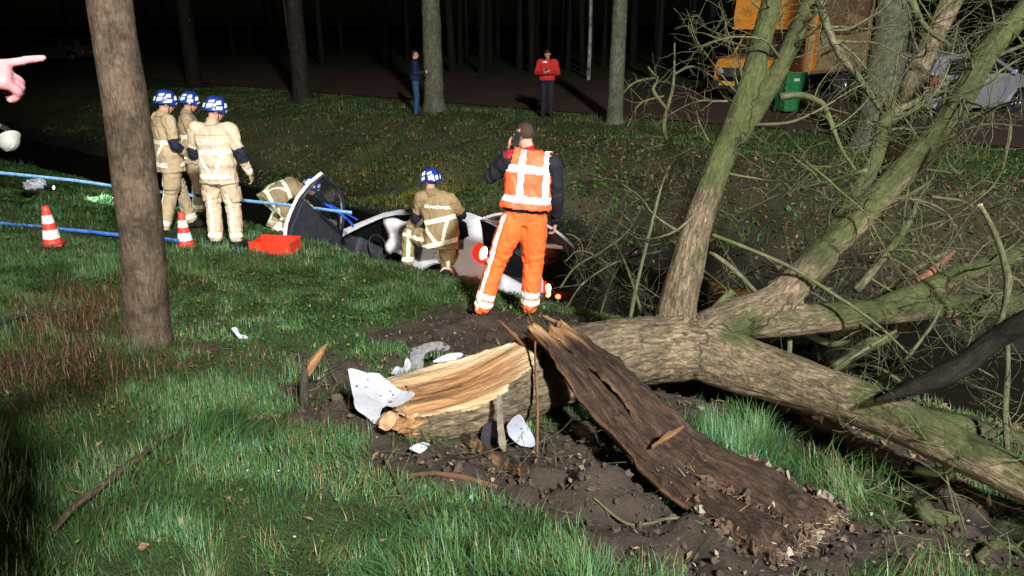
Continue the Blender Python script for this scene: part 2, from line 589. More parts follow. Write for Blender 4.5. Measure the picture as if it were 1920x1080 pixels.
# ditch water
def strip(name, n0, n1, s0, s1, zf, m, ns=6, ss=200):
    n = np.linspace(n0, n1, ns); s = np.linspace(s0, s1, ss)
    Nn, Ss = np.meshgrid(n, s)
    x = NX * Nn - NY * Ss; y = NY * Nn + NX * Ss
    V = np.stack([x, y, zf(Nn, x, y)], 2).reshape(-1, 3)
    a = np.arange(ss - 1)[:, None] * ns; b = np.arange(ns - 1)[None]
    q = np.stack([a + b, a + b + 1, a + ns + b + 1, a + ns + b], 2).reshape(-1, 4)
    return link(name, mesh_np(name, V, q), None, m)

mw, nt, p, out = newmat('ditch_water')
p.inputs['Base Color'].default_value = (0.012, 0.011, 0.008, 1)
p.inputs['Roughness'].default_value = 0.06
tc = nt.nodes.new('ShaderNodeTexCoord')
nb = nd(nt, 'ShaderNodeTexNoise', Scale=5, Detail=4)
nt.links.new(tc.outputs['Object'], nb.inputs['Vector'])
b = nt.nodes.new('ShaderNodeBump'); b.inputs['Strength'].default_value = 0.15; b.inputs['Distance'].default_value = 0.02
nt.links.new(nb.outputs[0], b.inputs['Height']); nt.links.new(b.outputs[0], p.inputs['Normal'])
wt = strip('water', 6.6, 10.8, -120, 160, lambda n, x, y: WATER_Z + 0 * n, mw)
tag(wt, 'dark still water in the bottom of the ditch', 'water', kind='structure')

# brick-red road and yard behind the far trees
mr_, nt, p, out = newmat('red_paving')
tc = nt.nodes.new('ShaderNodeTexCoord')
n1_ = nd(nt, 'ShaderNodeTexNoise', Scale=0.8, Detail=8, Roughness=0.7)
nt.links.new(tc.outputs['Object'], n1_.inputs['Vector'])
r_ = ramp(nt, [(0.3, (0.06, 0.033, 0.024)), (0.7, (0.11, 0.057, 0.039))], n1_.outputs[0])
br = nt.nodes.new('ShaderNodeTexBrick')
br.inputs['Scale'].default_value = 5; br.inputs['Mortar Size'].default_value = 0.03
br.inputs['Color1'].default_value = (1, 1, 1, 1); br.inputs['Color2'].default_value = (.75, .75, .75, 1); br.inputs['Mortar'].default_value = (.4, .4, .4, 1)
nt.links.new(tc.outputs['Object'], br.inputs['Vector'])
mm = nt.nodes.new('ShaderNodeMixRGB'); mm.blend_type = 'MULTIPLY'; mm.inputs[0].default_value = 1
nt.links.new(r_.outputs[0], mm.inputs[1]); nt.links.new(br.outputs[0], mm.inputs[2]); nt.links.new(mm.outputs[0], p.inputs['Base Color'])
p.inputs['Roughness'].default_value = 0.75
rd = strip('road', 18.0, 27.5, -90, 160, lambda n, x, y: profile(n) + 0.035, mr_, ns=24, ss=120)
tag(rd, 'reddish brick road and yard behind the row of trees', 'road', kind='structure')

# ------------------------------------------------------------------ grass: blades as one mesh per stretch of ground
def grass_density(x, y):
    """0..1 cover"""
    n = nn(x, y)
    d = (1 - mud(x, y)) * (1 - shade_hollow(x, y))
    crest = smooth(6.7, 6.1, n)
    far = smooth(10.2, 10.9, n) * smooth(18.1, 17.6, n) * (0.6 + 0.4 * smooth(-.2, .3, fbm(x * .55, y * .55, 0, 71, 3)))
    far = np.maximum(far, smooth(14.2, 14.9, n) * smooth(18.1, 17.6, n) * 0.95)
    far = np.maximum(far, smooth(9.7, 10.1, n) * smooth(12.8, 11.5, n) * smooth(-7.5, -5.5, x) * smooth(0.3, -1.2, x))
    thin = 1 - 0.62 * smooth(0.8, 2.2, x) * smooth(4.6, 5.3, n) * smooth(15.5, 14.5, n)
    return d * np.maximum(crest, far) * thin

def grass(name, x0, x1, y0, y1, count, lmin, lmax, wid, segs, label, seed):
    rng = np.random.default_rng(seed)
    x = rng.uniform(x0, x1, count); y = rng.uniform(y0, y1, count)
    # keep what the view cone could see, with a margin
    Dp = y * math.cos(PITCH) + 2.4 * math.sin(PITCH)
    keep = np.abs(x) < Dp * 0.80 + 0.5
    x, y = x[keep], y[keep]
    k = rng.random(len(x)) < grass_density(x, y) * (0.75 + 0.5 * fbm(x * 1.6, y * 1.6, 0, 81, 2))
    x, y = x[k], y[k]
    # pull blades together into tufts
    cx = fbm(x * 5, y * 5, 0, 91, 2) * 0.03; cy = fbm(x * 5, y * 5, 3.3, 93, 2) * 0.03
    x = x + cx; y = y + cy
    z = height(x, y)
    n = len(x)
    tall = smooth(-0.25, 0.5, fbm(x * 1.1, y * 1.1, 0, 101, 3))
    L = (lmin + (lmax - lmin) * rng.random(n) ** 1.6 * (0.45 + 0.8 * tall))
    lean = fbm(x * 2.3, y * 2.3, 0, 111, 2) * 4.2 + rng.normal(0, 0.9, n)
    bend = rng.uniform(0.25, 1.0, n) + .45 * smooth(-.1, .5, fbm(x * 1.9, y * 1.9, 0, 113, 2))
    dx, dy = np.cos(lean), np.sin(lean)
    wx, wy = -dy, dx
    wd = wid * rng.uniform(0.6, 1.4, n)
    rows = []
    for s in range(segs + 1):
        t = s / segs
        hgt = L * (t - 0.35 * bend * t * t)
        out_ = L * bend * 0.75 * t * t
        px_, py_, pz_ = x + dx * out_, y + dy * out_, z + hgt - 0.01
        wdt = wd * (1 - t) ** 0.6
        if s < segs:
            rows += [np.stack([px_ - wx * wdt, py_ - wy * wdt, pz_], 1), np.stack([px_ + wx * wdt, py_ + wy * wdt, pz_], 1)]
        else:
            rows.append(np.stack([px_, py_, pz_], 1))
    nv = 2 * segs + 1
    V = np.stack(rows, 1).reshape(-1, 3)
    base = np.arange(n)[:, None] * nv
    q = np.concatenate([base + np.array([2 * s, 2 * s + 1, 2 * s + 3, 2 * s + 2]) for s in range(segs - 1)]) if segs > 1 else None
    t_ = base + np.array([2 * segs - 2, 2 * segs - 1, 2 * segs])
    dead = rng.random(n) < (0.05 + 0.16 * smooth(0, 0.6, fbm(x * 1.7, y * 1.7, 0, 121, 3)) + 0.25 * smooth(10, 13, nn(x, y)))
    hue = rng.random(n)
    patch = fbm(x * .9, y * .9, 0, 131, 3)[:, None]
    g1 = np.array([0.036, 0.105, 0.024]); g2 = np.array([0.085, 0.165, 0.04]); g3 = np.array([0.06, 0.145, 0.075])
    c = g1 + (g2 - g1) * hue[:, None]
    c = np.where(rng.random(n)[:, None] < 0.25 + 0.3 * patch, g3 * (0.8 + 0.5 * hue[:, None]), c)
    c = c * (1 + 0.35 * patch)
    c = np.where(dead[:, None], np.array([0.2, 0.155, 0.07]) * (0.5 + 0.8 * hue[:, None]), c)
    # the bleached patch low on the far bank
    yb = (smooth(9.7, 10.2, nn(x, y)) * smooth(12.9, 11.4, nn(x, y)) * (.35 + .65 * smooth(-.2, .3, fbm(x * .9, y * .9, 0, 137, 3))) * smooth(-7, -5, x) * smooth(0.5, -1.5, x))[:, None]
    c = c * (1 - yb) + np.array([0.26, 0.235, 0.05]) * (0.6 + 0.6 * hue[:, None]) * yb
    C = np.repeat(np.concatenate([c, np.ones((n, 1))], 1), nv, 0)
    o = link(name, mesh_np(name, V, q, t_, {'tint': C}), None, M_grass)
    tag(o, label, 'grass', kind='stuff')
    return o

def grass_mat():
    m, nt, p, out = newmat('grass_blades')
    a = nt.nodes.new('ShaderNodeAttribute'); a.attribute_name = 'tint'
    nt.links.new(a.outputs['Color'], p.inputs['Base Color'])
    p.inputs['Roughness'].default_value = 0.45
    p.inputs['Specular IOR Level'].default_value = 0.4
    tr = nt.nodes.new('ShaderNodeBsdfTranslucent'); nt.links.new(a.outputs['Color'], tr.inputs[0])
    mx = nt.nodes.new('ShaderNodeMixShader'); mx.inputs[0].default_value = 0.25
    nt.links.new(p.outputs[0], mx.inputs[1]); nt.links.new(tr.outputs[0], mx.inputs[2]); nt.links.new(mx.outputs[0], out.inputs[0])
    return m
M_grass = grass_mat()
grass('grass', -3.4, 3.6, 1.45, 4.6, 200000, 0.045, 0.22, 0.0021, 3, 'long wet green grass on the verge in front of the fallen trunk', 1)
grass('grass', -6.2, 4.6, 4.6, 8.2, 200000, 0.045, 0.13, 0.0032, 2, 'shorter green grass on the slope between leaning tree and wrecked car', 2)
grass('grass', -12.5, 1.0, 8.2, 15.5, 120000, 0.04, 0.15, 0.005, 2, 'grass along the near ditch edge under the barrier tape', 3)
grass('grass', -16, 14, 11, 31, 260000, 0.05, 0.17, 0.010, 1, 'dim grass and weeds on the far bank of the ditch', 4)

# ------------------------------------------------------------------ fallen leaves and wood crumbs
def leaves(name, x, y, size, label, seed, cols, cat='leaves'):
    rng = np.random.default_rng(seed)
    n = len(x)
    z = height(x, y) + rng.uniform(0.0, 0.03, n)
    a = rng.uniform(0, 6.28, n); s = size * rng.uniform(0.5, 1.3, n)
    tx = rng.normal(0, 0.45, n); ty = rng.normal(0, 0.45, n)
    ca, sa = np.cos(a), np.sin(a)
    def pt(u, v, lift):
        lx, ly = u * s, v * s
        X_, Y_ = lx * ca - ly * sa, lx * sa + ly * ca
        return np.stack([x + X_, y + Y_, z + lift * s + tx * X_ + ty * Y_], 1)
    V = np.stack([pt(-1, 0, 0.1), pt(-.1, -.55, .25), pt(1, 0, .05), pt(-.1, .55, .2)], 1).reshape(-1, 3)
    q = np.arange(n)[:, None] * 4 + np.array([0, 1, 2, 3])
    cc = np.array(cols)[rng.integers(0, len(cols), n)] * rng.uniform(0.5, 1.4, n)[:, None]
    C = np.repeat(np.concatenate([cc, np.ones((n, 1))], 1), 4, 0)
    o = link(name, mesh_np(name, V, q, None, {'tint': C}, smoothed=False), None, M_leaf)
    return tag(o, label, cat, kind='stuff')

M_leaf = attr_mat('dead_leaf', 'tint', 0.7, 0.2, 40, 0, 50)
LC = [(0.12, 0.07, 0.035), (0.15, 0.10, 0.055), (0.08, 0.045, 0.028), (0.19, 0.14, 0.08), (0.10, 0.075, 0.045)]
rng = np.random.default_rng(55)
nL = rng.uniform(9.9, 15.2, 14000); sL = rng.uniform(-14, 18, 14000)
xL, yL = NX * nL - NY * sL, NY * nL + NX * sL
k = rng.random(14000) < 0.45 + 0.7 * fbm(xL * .8, yL * .8, 0, 61, 2) + 0.5 * smooth(0, 2, xL)
leaves('leaf_litter', xL[k], yL[k], 0.045, 'brown fallen leaves scattered over the far bank', 56, LC)
xL = rng.uniform(0.8, 5.5, 9000); yL = rng.uniform(2.6, 8.5, 9000)
k = (nn(xL, yL) > 4.2) & (nn(xL, yL) < 7) & (shade_hollow(xL, yL) < .3) & (rng.random(9000) < .6)
leaves('leaf_litter', xL[k], yL[k], 0.028, 'brown leaves and bark bits under the fallen branches', 57, LC)
xL = rng.uniform(-3.2, 3, 1100); yL = rng.uniform(1.7, 7.5, 1100)
leaves('leaf_litter', xL, yL, 0.02, 'single dead leaves caught in the foreground grass', 58, LC)
# withered brown tufts at the left, by the leaning tree
def dead_tufts():
    rng = np.random.default_rng(171); mb = MB()
    for px, py, r, cnt in ((140, 580, .28, 2000), (95, 620, .3, 2200), (40, 690, .35, 2200), (110, 720, .3, 1500), (250, 690, .25, 350), (330, 545, .12, 120), (600, 775, .2, 160), (430, 690, .25, 200)):
        c = G(px, py)
        for k in range(cnt):
            x, y = c[0] + rng.normal(0, r), c[1] + rng.normal(0, r)
            L = rng.uniform(.04, .15); a = rng.uniform(0, 6.28); b_ = rng.uniform(.2, 1.1); w_ = .0016
            z = gz(x, y) if k % 4 == 0 else z_last
            z_last = z
            p0 = np.array([x, y, z]); d = np.array([math.cos(a) * b_, math.sin(a) * b_, 1.0]); d /= np.linalg.norm(d)
            s_ = np.array([-math.sin(a), math.cos(a), 0]) * w_
            p1 = p0 + d * L * .55; p2 = p1 + (d + np.array([math.cos(a), math.sin(a), -.6]) * .5) * L * .5
            V = np.array([p0 - s_, p0 + s_, p1 + s_ * .8, p1 - s_ * .8, p2])
            cc = np.array([(.10, .05, .026), (.14, .08, .04), (.07, .036, .018)][int(rng.integers(3))]) * rng.uniform(.7, 1.3)
            mb.add(V, [(0, 1, 2, 3)], [(3, 2, 4)], tint=np.tile([*cc, 1], (5, 1)))
    tag(mb.build('dead_grass', M_grass), 'withered brown grass tufts left of the leaning tree', 'dead grass', kind='stuff')
dead_tufts()
# low clover and weeds between the blades
def weeds(name, x0, x1, y0, y1, count, size, label, seed):
    rng = np.random.default_rng(seed)
    x = rng.uniform(x0, x1, count); y = rng.uniform(y0, y1, count)
    k = (np.abs(x) < (y * .944 + .8) * .8 + .4) & (rng.random(count) < grass_density(x, y) * (.35 + .9 * smooth(-.3, .4, fbm(x * 1.3, y * 1.3, 0, 141, 3))))
    x, y = x[k], y[k]; n = len(x)
    z = height(x, y) + rng.uniform(.008, .05, n)
    a = rng.uniform(0, 6.28, n); s_ = size * rng.uniform(.5, 1.4, n); tx = rng.normal(0, .5, n); ty = rng.normal(0, .5, n)
    P = []
    for j in range(6):
        b_ = a + j * math.pi / 3; e = 1.0 if j % 3 else 1.5
        X_, Y_ = np.cos(b_) * s_ * e, np.sin(b_) * s_ * e
        P.append(np.stack([x + X_, y + Y_, z + tx * X_ + ty * Y_], 1))
    P.append(np.stack([x, y, z + s_ * .3], 1))
    V = np.stack(P, 1).reshape(-1, 3)
    o = np.arange(n)[:, None] * 7
    t = np.concatenate([o + np.array([j, (j + 1) % 6, 6]) for j in range(6)])
    c = np.array([(.04, .115, .022), (.06, .13, .03), (.09, .15, .03), (.03, .085, .025)])[rng.integers(0, 4, n)] * rng.uniform(.7, 1.3, n)[:, None]
    o_ = link(name, mesh_np(name, V, None, t, {'tint': np.repeat(np.concatenate([c, np.ones((n, 1))], 1), 7, 0)}), None, M_grass)
    return tag(o_, label, 'weeds', kind='stuff')
weeds('clover', -3.4, 3.6, 1.5, 4.8, 8000, .006, 'low clover leaves between the foreground grass blades', 151)
weeds('clover', -6.5, 4, 4.8, 8.6, 14000, .009, 'low weeds in the grass of the slope', 152)
weeds('weeds', -12, 12, 10, 18, 26000, .024, 'low green weeds on the far bank', 153)
# splinters and clods on the torn earth
xs_, ys_ = [], []
for pM, r, s in MUDW[:27]:
    if pM[1] > 8: continue
    kk = int(120 * r)
    xs_.append(rng.normal(pM[0], r * .6, kk)); ys_.append(rng.normal(pM[1], r * .6, kk))
leaves('wood_crumbs', np.concatenate(xs_), np.concatenate(ys_), 0.014, 'small splinters and bark crumbs strewn over the torn earth', 59,
       [(0.11, 0.075, 0.045), (0.16, 0.12, 0.075), (0.07, 0.05, 0.034), (0.06, 0.045, 0.03)], 'splinters')
def clods():
    rng = np.random.default_rng(77)
    mb = MB()
    for pM, r, s in MUDW[:27]:
        if pM[1] > 8: continue
        for k in range(int(110 * r)):
            x, y = rng.normal(pM[0], r * .6), rng.normal(pM[1], r * .6)
            rr = rng.uniform(0.005, 0.024)
            V, q, t = ball_np((0, 0, 0), rr, 6, 4)
            V = V * rng.uniform(0.6, 1.3, 3) * (1 + 0.3 * rng.normal(0, 1, (len(V), 1)))
            V = V + np.array([x, y, gz(x, y)])
            c = np.array([0.048, 0.036, 0.026]) * rng.uniform(.6, 1.3)
            mb.add(V, q, t, tint=np.tile([*c, 1], (len(V), 1)))
    o = mb.build('soil_clods', attr_mat('clod', 'tint', 0.9, 0.3, 60, 0.6, 90), smoothed=False)
    tag(o, 'crumbled brown clods of earth around the broken trunk', 'soil', kind='stuff')
clods()
# ------------------------------------------------------------------ bark
def bark_mat(name, c_dark, c_light, c_moss, grain=(34, 5), bump=1.0, moss_amt=0.5, wood=True, dist=0.02, patch=0.62, patch_scale=3.5):
    """ridged bark; needs the vertex attributes grain (round, round, along), moss and wood"""
    m, nt, p, out = newmat(name)
    ga = nt.nodes.new('ShaderNodeAttribute'); ga.attribute_name = 'grain'
    mp = nt.nodes.new('ShaderNodeMapping'); mp.inputs['Scale'].default_value = (grain[0], grain[0], grain[1])
    nt.links.new(ga.outputs['Vector'], mp.inputs[0])
    n = nd(nt, 'ShaderNodeTexNoise', Scale=1.0, Detail=7, Roughness=0.62, Distortion=0.9)
    nt.links.new(mp.outputs[0], n.inputs['Vector'])
    tc = nt.nodes.new('ShaderNodeTexCoord')
    n2 = nd(nt, 'ShaderNodeTexNoise', Scale=2.6, Detail=5, Roughness=0.65)
    nt.links.new(tc.outputs['Object'], n2.inputs['Vector'])
    n3 = nd(nt, 'ShaderNodeTexNoise', Scale=26, Detail=4, Roughness=0.7)
    nt.links.new(tc.outputs['Object'], n3.inputs['Vector'])
    r = ramp(nt, [(0.36, c_dark), (0.5, tuple(0.6 * a + 0.4 * b for a, b in zip(c_dark, c_light))), (0.66, c_light)], n.outputs[0])
    # moss
    ma = nt.nodes.new('ShaderNodeAttribute'); ma.attribute_name = 'moss'
    ad = nt.nodes.new('ShaderNodeMath'); ad.operation = 'MULTIPLY_ADD'; ad.inputs[1].default_value = 2.6; ad.inputs[2].default_value = -1.3
    nt.links.new(n2.outputs[0], ad.inputs[0])
    ad2 = nt.nodes.new('ShaderNodeMath'); ad2.operation = 'ADD'; nt.links.new(ad.outputs[0], ad2.inputs[0]); nt.links.new(ma.outputs['Fac'], ad2.inputs[1])
    ad3 = nt.nodes.new('ShaderNodeMath'); ad3.operation = 'MULTIPLY_ADD'; ad3.inputs[1].default_value = 0.9; ad3.inputs[2].default_value = -0.45
    nt.links.new(n3.outputs[0], ad3.inputs[0])
    ad4 = nt.nodes.new('ShaderNodeMath'); ad4.operation = 'ADD'; nt.links.new(ad2.outputs[0], ad4.inputs[0]); nt.links.new(ad3.outputs[0], ad4.inputs[1])
    mf = ramp(nt, [(0.4, (0, 0, 0)), (0.85, (moss_amt,) * 3)], ad4.outputs[0])
    mc = ramp(nt, [(0.3, tuple(0.45 * c for c in c_moss)), (0.7, c_moss)], n3.outputs[0])
    mx = nt.nodes.new('ShaderNodeMixRGB')
    nt.links.new(mf.outputs[0], mx.inputs[0]); nt.links.new(r.outputs[0], mx.inputs[1]); nt.links.new(mc.outputs[0], mx.inputs[2])
    # grey-blue lichen spots
    vo = nd(nt, 'ShaderNodeTexVoronoi', Scale=3.1); nt.links.new(tc.outputs['Object'], vo.inputs['Vector'])
    n4 = nd(nt, 'ShaderNodeTexNoise', Scale=40, Detail=3); nt.links.new(tc.outputs['Object'], n4.inputs['Vector'])
    sb = nt.nodes.new('ShaderNodeMath'); sb.operation = 'MULTIPLY_ADD'; sb.inputs[1].default_value = 0.2; nt.links.new(n4.outputs[0], sb.inputs[0]); nt.links.new(vo.outputs['Distance'], sb.inputs[2])
    lf = ramp(nt, [(0.13, (0.55,) * 3), (0.17, (0, 0, 0))], sb.outputs[0])
    ml = nt.nodes.new('ShaderNodeMixRGB'); ml.inputs[2].default_value = (0.24, 0.30, 0.24, 1)
    nt.links.new(lf.outputs[0], ml.inputs[0]); nt.links.new(mx.outputs[0], ml.inputs[1])
    # larger stains in the bark
    n5 = nd(nt, 'ShaderNodeTexNoise', Scale=patch_scale, Detail=6, Roughness=0.7); nt.links.new(tc.outputs['Object'], n5.inputs['Vector'])
    pr_ = ramp(nt, [(0.40, (patch,) * 3), (0.58, (1, 1, 1))], n5.outputs[0])
    mp_ = nt.nodes.new('ShaderNodeMixRGB'); mp_.blend_type = 'MULTIPLY'; mp_.inputs[0].default_value = 1
    nt.links.new(ml.outputs[0], mp_.inputs[1]); nt.links.new(pr_.outputs[0], mp_.inputs[2])
    col = mp_.outputs[0]
    if wood:
        wa = nt.nodes.new('ShaderNodeAttribute'); wa.attribute_name = 'wood'
        mp2 = nt.nodes.new('ShaderNodeMapping'); mp2.inputs['Scale'].default_value = (22, 22, 1.6)
        nt.links.new(ga.outputs['Vector'], mp2.inputs[0])
        nw = nd(nt, 'ShaderNodeTexNoise', Scale=1.0, Detail=6, Roughness=0.6); nt.links.new(mp2.outputs[0], nw.inputs['Vector'])
        wc = ramp(nt, [(0.30, (0.055, 0.026, 0.013)), (0.40, (0.20, 0.098, 0.042)), (0.54, (0.32, 0.175, 0.078)), (0.74, (0.48, 0.34, 0.20))], nw.outputs[0])
        mw_ = nt.nodes.new('ShaderNodeMixRGB')
        sa = nt.nodes.new('ShaderNodeAttribute'); sa.attribute_name = 'sap'
        sc_ = ramp(nt, [(0.25, (0.40, 0.27, 0.14)), (0.7, (0.64, 0.53, 0.37))], nw.outputs[0])
        ms_ = nt.nodes.new('ShaderNodeMixRGB'); nt.links.new(sa.outputs['Fac'], ms_.inputs[0]); nt.links.new(wc.outputs[0], ms_.inputs[1]); nt.links.new(sc_.outputs[0], ms_.inputs[2])
        nt.links.new(wa.outputs['Fac'], mw_.inputs[0]); nt.links.new(col, mw_.inputs[1]); nt.links.new(ms_.outputs[0], mw_.inputs[2])
        col = mw_.outputs[0]
    nt.links.new(col, p.inputs['Base Color'])
    p.inputs['Roughness'].default_value = 0.85
    p.inputs['Specular IOR Level'].default_value = 0.2
    hs = nt.nodes.new('ShaderNodeMath'); hs.operation = 'ADD'
    h2 = nt.nodes.new('ShaderNodeMath'); h2.operation = 'MULTIPLY'; h2.inputs[1].default_value = 0.35
    nt.links.new(n3.outputs[0], h2.inputs[0]); nt.links.new(n.outputs[0], hs.inputs[0]); nt.links.new(h2.outputs[0], hs.inputs[1])
    b = nt.nodes.new('ShaderNodeBump'); b.inputs['Strength'].default_value = bump; b.inputs['Distance'].default_value = dist
    nt.links.new(hs.outputs[0], b.inputs['Height']); nt.links.new(b.outputs[0], p.inputs['Normal'])
    MATS[name] = m
    return m

M_barkF = bark_mat('rough_bark', (0.055, 0.042, 0.026), (0.25, 0.195, 0.125), (0.052, 0.078, 0.019), (48, 13), 1.0, 0.82)
M_barkT = bark_mat('twig_bark', (0.05, 0.05, 0.025), (0.15, 0.15, 0.085), (0.09, 0.125, 0.035), (60, 14), 0.5, 0.9, wood=False)
M_barkS = bark_mat('smooth_bark', (0.06, 0.043, 0.03), (0.145, 0.108, 0.074), (0.11, 0.10, 0.04), (46, 14), 0.6, 0.6, wood=False, dist=0.012, patch=.42, patch_scale=5)
M_barkG = bark_mat('grey_bark', (0.07, 0.075, 0.05), (0.17, 0.175, 0.13), (0.085, 0.1, 0.035), (20, 9), 0.5, 0.8, wood=False)
M_barkB = bark_mat('dark_bark', (0.03, 0.028, 0.022), (0.09, 0.085, 0.065), (0.05, 0.055, 0.025), (16, 5), 0.6, 0.5, wood=False)

def limb_np(ctrl, n=None, seg=12, rough=0.06, seed=0):
    """smooth tapering limb through control rows (x,y,z,r)"""
    c = np.asarray(ctrl, float)
    n = n or max(8, len(c) * 6)
    P = catmull(c, n)
    V, q, t, Gn = tube(P[:, :3], P[:, 3], seg)
    if rough:
        cen = np.vstack([np.repeat(P[:, :3], seg, 0), P[0, :3], P[-1, :3]])
        f = 1 + rough * fbm(V[:, 0] * 4, V[:, 1] * 4, V[:, 2] * 4, seed, 3)
        V = cen + (V - cen) * f[:, None]
    return V, q, t, Gn, P

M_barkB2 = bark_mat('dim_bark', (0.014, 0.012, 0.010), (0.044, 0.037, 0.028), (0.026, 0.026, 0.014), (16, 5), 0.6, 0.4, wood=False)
M_barkW = bark_mat('shade_bark', (0.006, 0.005, 0.004), (0.021, 0.017, 0.013), (0.014, 0.014, 0.008), (30, 8), 0.8, 0.2, wood=False)  # near-black bark: shade and the dimness of the woods put into its colour

# ------------------------------------------------------------------ standing trees
def standing_tree(name, label, cat, base, lean, h, r0, r1, m, group=None, moss=0.2, flare=1.35, nb=5, seed=0, crown=True, seg=18, bend=None, moss_side=None):
    rng = np.random.default_rng(seed)
    t = thing(name, label, cat, base, 0, group)
    zs = np.array([-0.35, 0.0, 0.12, 0.35, 0.8, 1.6, 2.6, 4.0, h * .7, h])
    zs = zs[(zs < h * 0.72) | (zs >= h * .7)]
    rows = []
    for z in zs:
        k = z / h
        rr = (r0 + (r1 - r0) * min(1, max(0, z) / 3.2) if z < 3.2 else r1 + (0.35 * r1 - r1) * (z - 3.2) / (h - 3.2))
        rr *= 1 + (flare - 1) * math.exp(-max(z, 0) / 0.16) 
        bx, by = (0, 0) if bend is None else bend(z)
        rows.append((lean[0] * z + bx, lean[1] * z + by, z, rr))
    V, q, tr, Gn, P = limb_np(rows, 60, seg, 0.04, seed)
    mo = np.full(len(V), moss)
    if moss_side is not None: mo = mo + moss_side(V)
    me = mesh_np('trunk', V, q, tr, {'grain': Gn, 'moss': mo, 'wood': np.zeros(len(V))})
    link('trunk', me, t, m)
    if crown:
        mb = MB()
        for i in range(nb):
            z = h * rng.uniform(0.45, 0.95); a = rng.uniform(0, 6.28); Lb = h * rng.uniform(.18, .34)
            p0 = np.array([lean[0] * z, lean[1] * z, z])
            d = np.array([math.cos(a), math.sin(a), rng.uniform(.4, 1.0)])
            pts = [(*p0, r1 * .35)]
            for s in range(1, 4):
                pp = p0 + d * Lb * s / 3 + rng.normal(0, .08 * Lb, 3) + np.array([0, 0, .06 * Lb * s * s / 3])
                pts.append((*pp, r1 * .35 * (1 - s / 3.4)))
            V, q, tr, Gn, P = limb_np(pts, 12, 6, 0, seed)
            mb.add(V, q, tr, grain=Gn, moss=np.full(len(V), moss))
            for s in range(5):
                k = rng.integers(4, 12); o = P[k, :3]; dd = d + rng.normal(0, .6, 3)
                pts2 = np.array([(*o, P[k, 3] * .5), (*(o + dd * Lb * .2), P[k, 3] * .3), (*(o + dd * Lb * .42 + rng.normal(0, .1, 3)), .004)])
                V, q, tr, Gn, _ = limb_np(pts2, 7, 5, 0, seed)
                mb.add(V, q, tr, grain=Gn, moss=np.full(len(V), moss))
        mb.build('crown', m, t)
    return t

# the leaning tree at the left
b0 = G(275, 640)
top = at(212, 0, b0[1] + 0.1)
lx, ly = (top[0] - b0[0]) / (top[2] - b0[2]), (top[1] - b0[1]) / (top[2] - b0[2])
standing_tree('roadside_tree', 'nearest standing tree, brown trunk leaning left in front of the barrier tape', 'tree', b0, (lx, ly), 7.5, .146, .120, M_barkS, moss=0.12, flare=1.16, seed=3, seg=28,
              bend=lambda z: (0.035 * math.sin(z * 1.7), 0), moss_side=lambda V: 0.28 * smooth(0.02, -0.12, V[:, 0] - lx * V[:, 2]) * smooth(0.5, 1.6, V[:, 2]))
# the row beyond the ditch
for (px, py, wpx, lab, mat_, ms, sd) in [
        (815, 208, 34, 'thick grey-green trunk that the man in the dark coat stands behind', M_barkG, .25, 11),
        (1152, 232, 27, 'pale grey slender trunk right of the man in the red jacket', M_barkG, .1, 12),
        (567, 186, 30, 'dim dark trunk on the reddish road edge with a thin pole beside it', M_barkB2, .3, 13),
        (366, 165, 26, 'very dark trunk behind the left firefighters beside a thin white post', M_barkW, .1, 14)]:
    bb = G(px, py)
    D = bb[1] * math.cos(PITCH) + (1.65 - bb[2]) * math.sin(PITCH)
    r = wpx / 2 * D / FPX
    standing_tree('roadside_tree', lab, 'tree', bb, (random.uniform(-.01, .01), random.uniform(-.01, .02)), 12, r * 1.12, r * .95, mat_, 'trees in a row beyond the ditch', ms, 1.3, 6, sd)
bb = at(1620, 345, 15.2); bb[2] = gz(bb[0], bb[1])
standing_tree('roadside_tree', 'broad mossy grey trunk standing behind the fallen branches near the silver car', 'tree', bb, (.012, .01), 12, .37, .30, M_barkG, 'trees in a row beyond the ditch', .3, 1.25, 6, 15,
              bend=lambda z: (0.05 * math.sin(z), 0))

# woods at the back: only their trunks are in the picture
rng = np.random.default_rng(21)
wood_px = [690, 725, 745, 770, 858, 872, 893, 905, 935, 960, 985, 1000, 1030, 1062, 1085, 1120, 1135, 1190, 1225, 1250, 1285, 1310, 1010, 640, 600, 505, 520, 470, 430, 300, 280, 130, 40, 20, 1340, 1680, 1710, 1760, 1800, 1850, 1900, 848, 918, 975, 1045, 1075]
for i, px in enumerate(wood_px):
    n_ = rng.uniform(28.5, 44); px += rng.normal(0, 9)
    v = raydir(px, 60)
    t_ = n_ / (NX * v[0] + NY * v[1])
    x, y = v[0] * t_, v[1] * t_
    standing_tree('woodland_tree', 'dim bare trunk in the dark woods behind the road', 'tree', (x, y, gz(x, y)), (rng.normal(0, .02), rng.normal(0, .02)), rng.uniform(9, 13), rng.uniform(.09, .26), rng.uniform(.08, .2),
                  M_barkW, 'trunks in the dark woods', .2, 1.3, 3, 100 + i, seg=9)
v = raydir(1103, 150); t_ = 28 / (NX * v[0] + NY * v[1])
M_birch = noise_mat('birch_bark', (0.04, 0.04, 0.038), (0.42, 0.42, 0.40), 5, 0.8, 0.3, stretch=(1, 1, 0.6))
bt = thing('birch_tree', 'thin white-barked birch at the edge of the woods right of the red jacket', 'tree', (v[0] * t_, v[1] * t_, gz(v[0] * t_, v[1] * t_)))
V, q, tr, Gn, _ = limb_np([(0, 0, -.2, .09), (.02, 0, 2, .075), (-.05, 0, 5, .06), (0, 0, 9, .02)], 24, 10, .05, 4)
link('trunk', mesh_np('trunk', V, q, tr), bt, M_birch)
mb = MB()
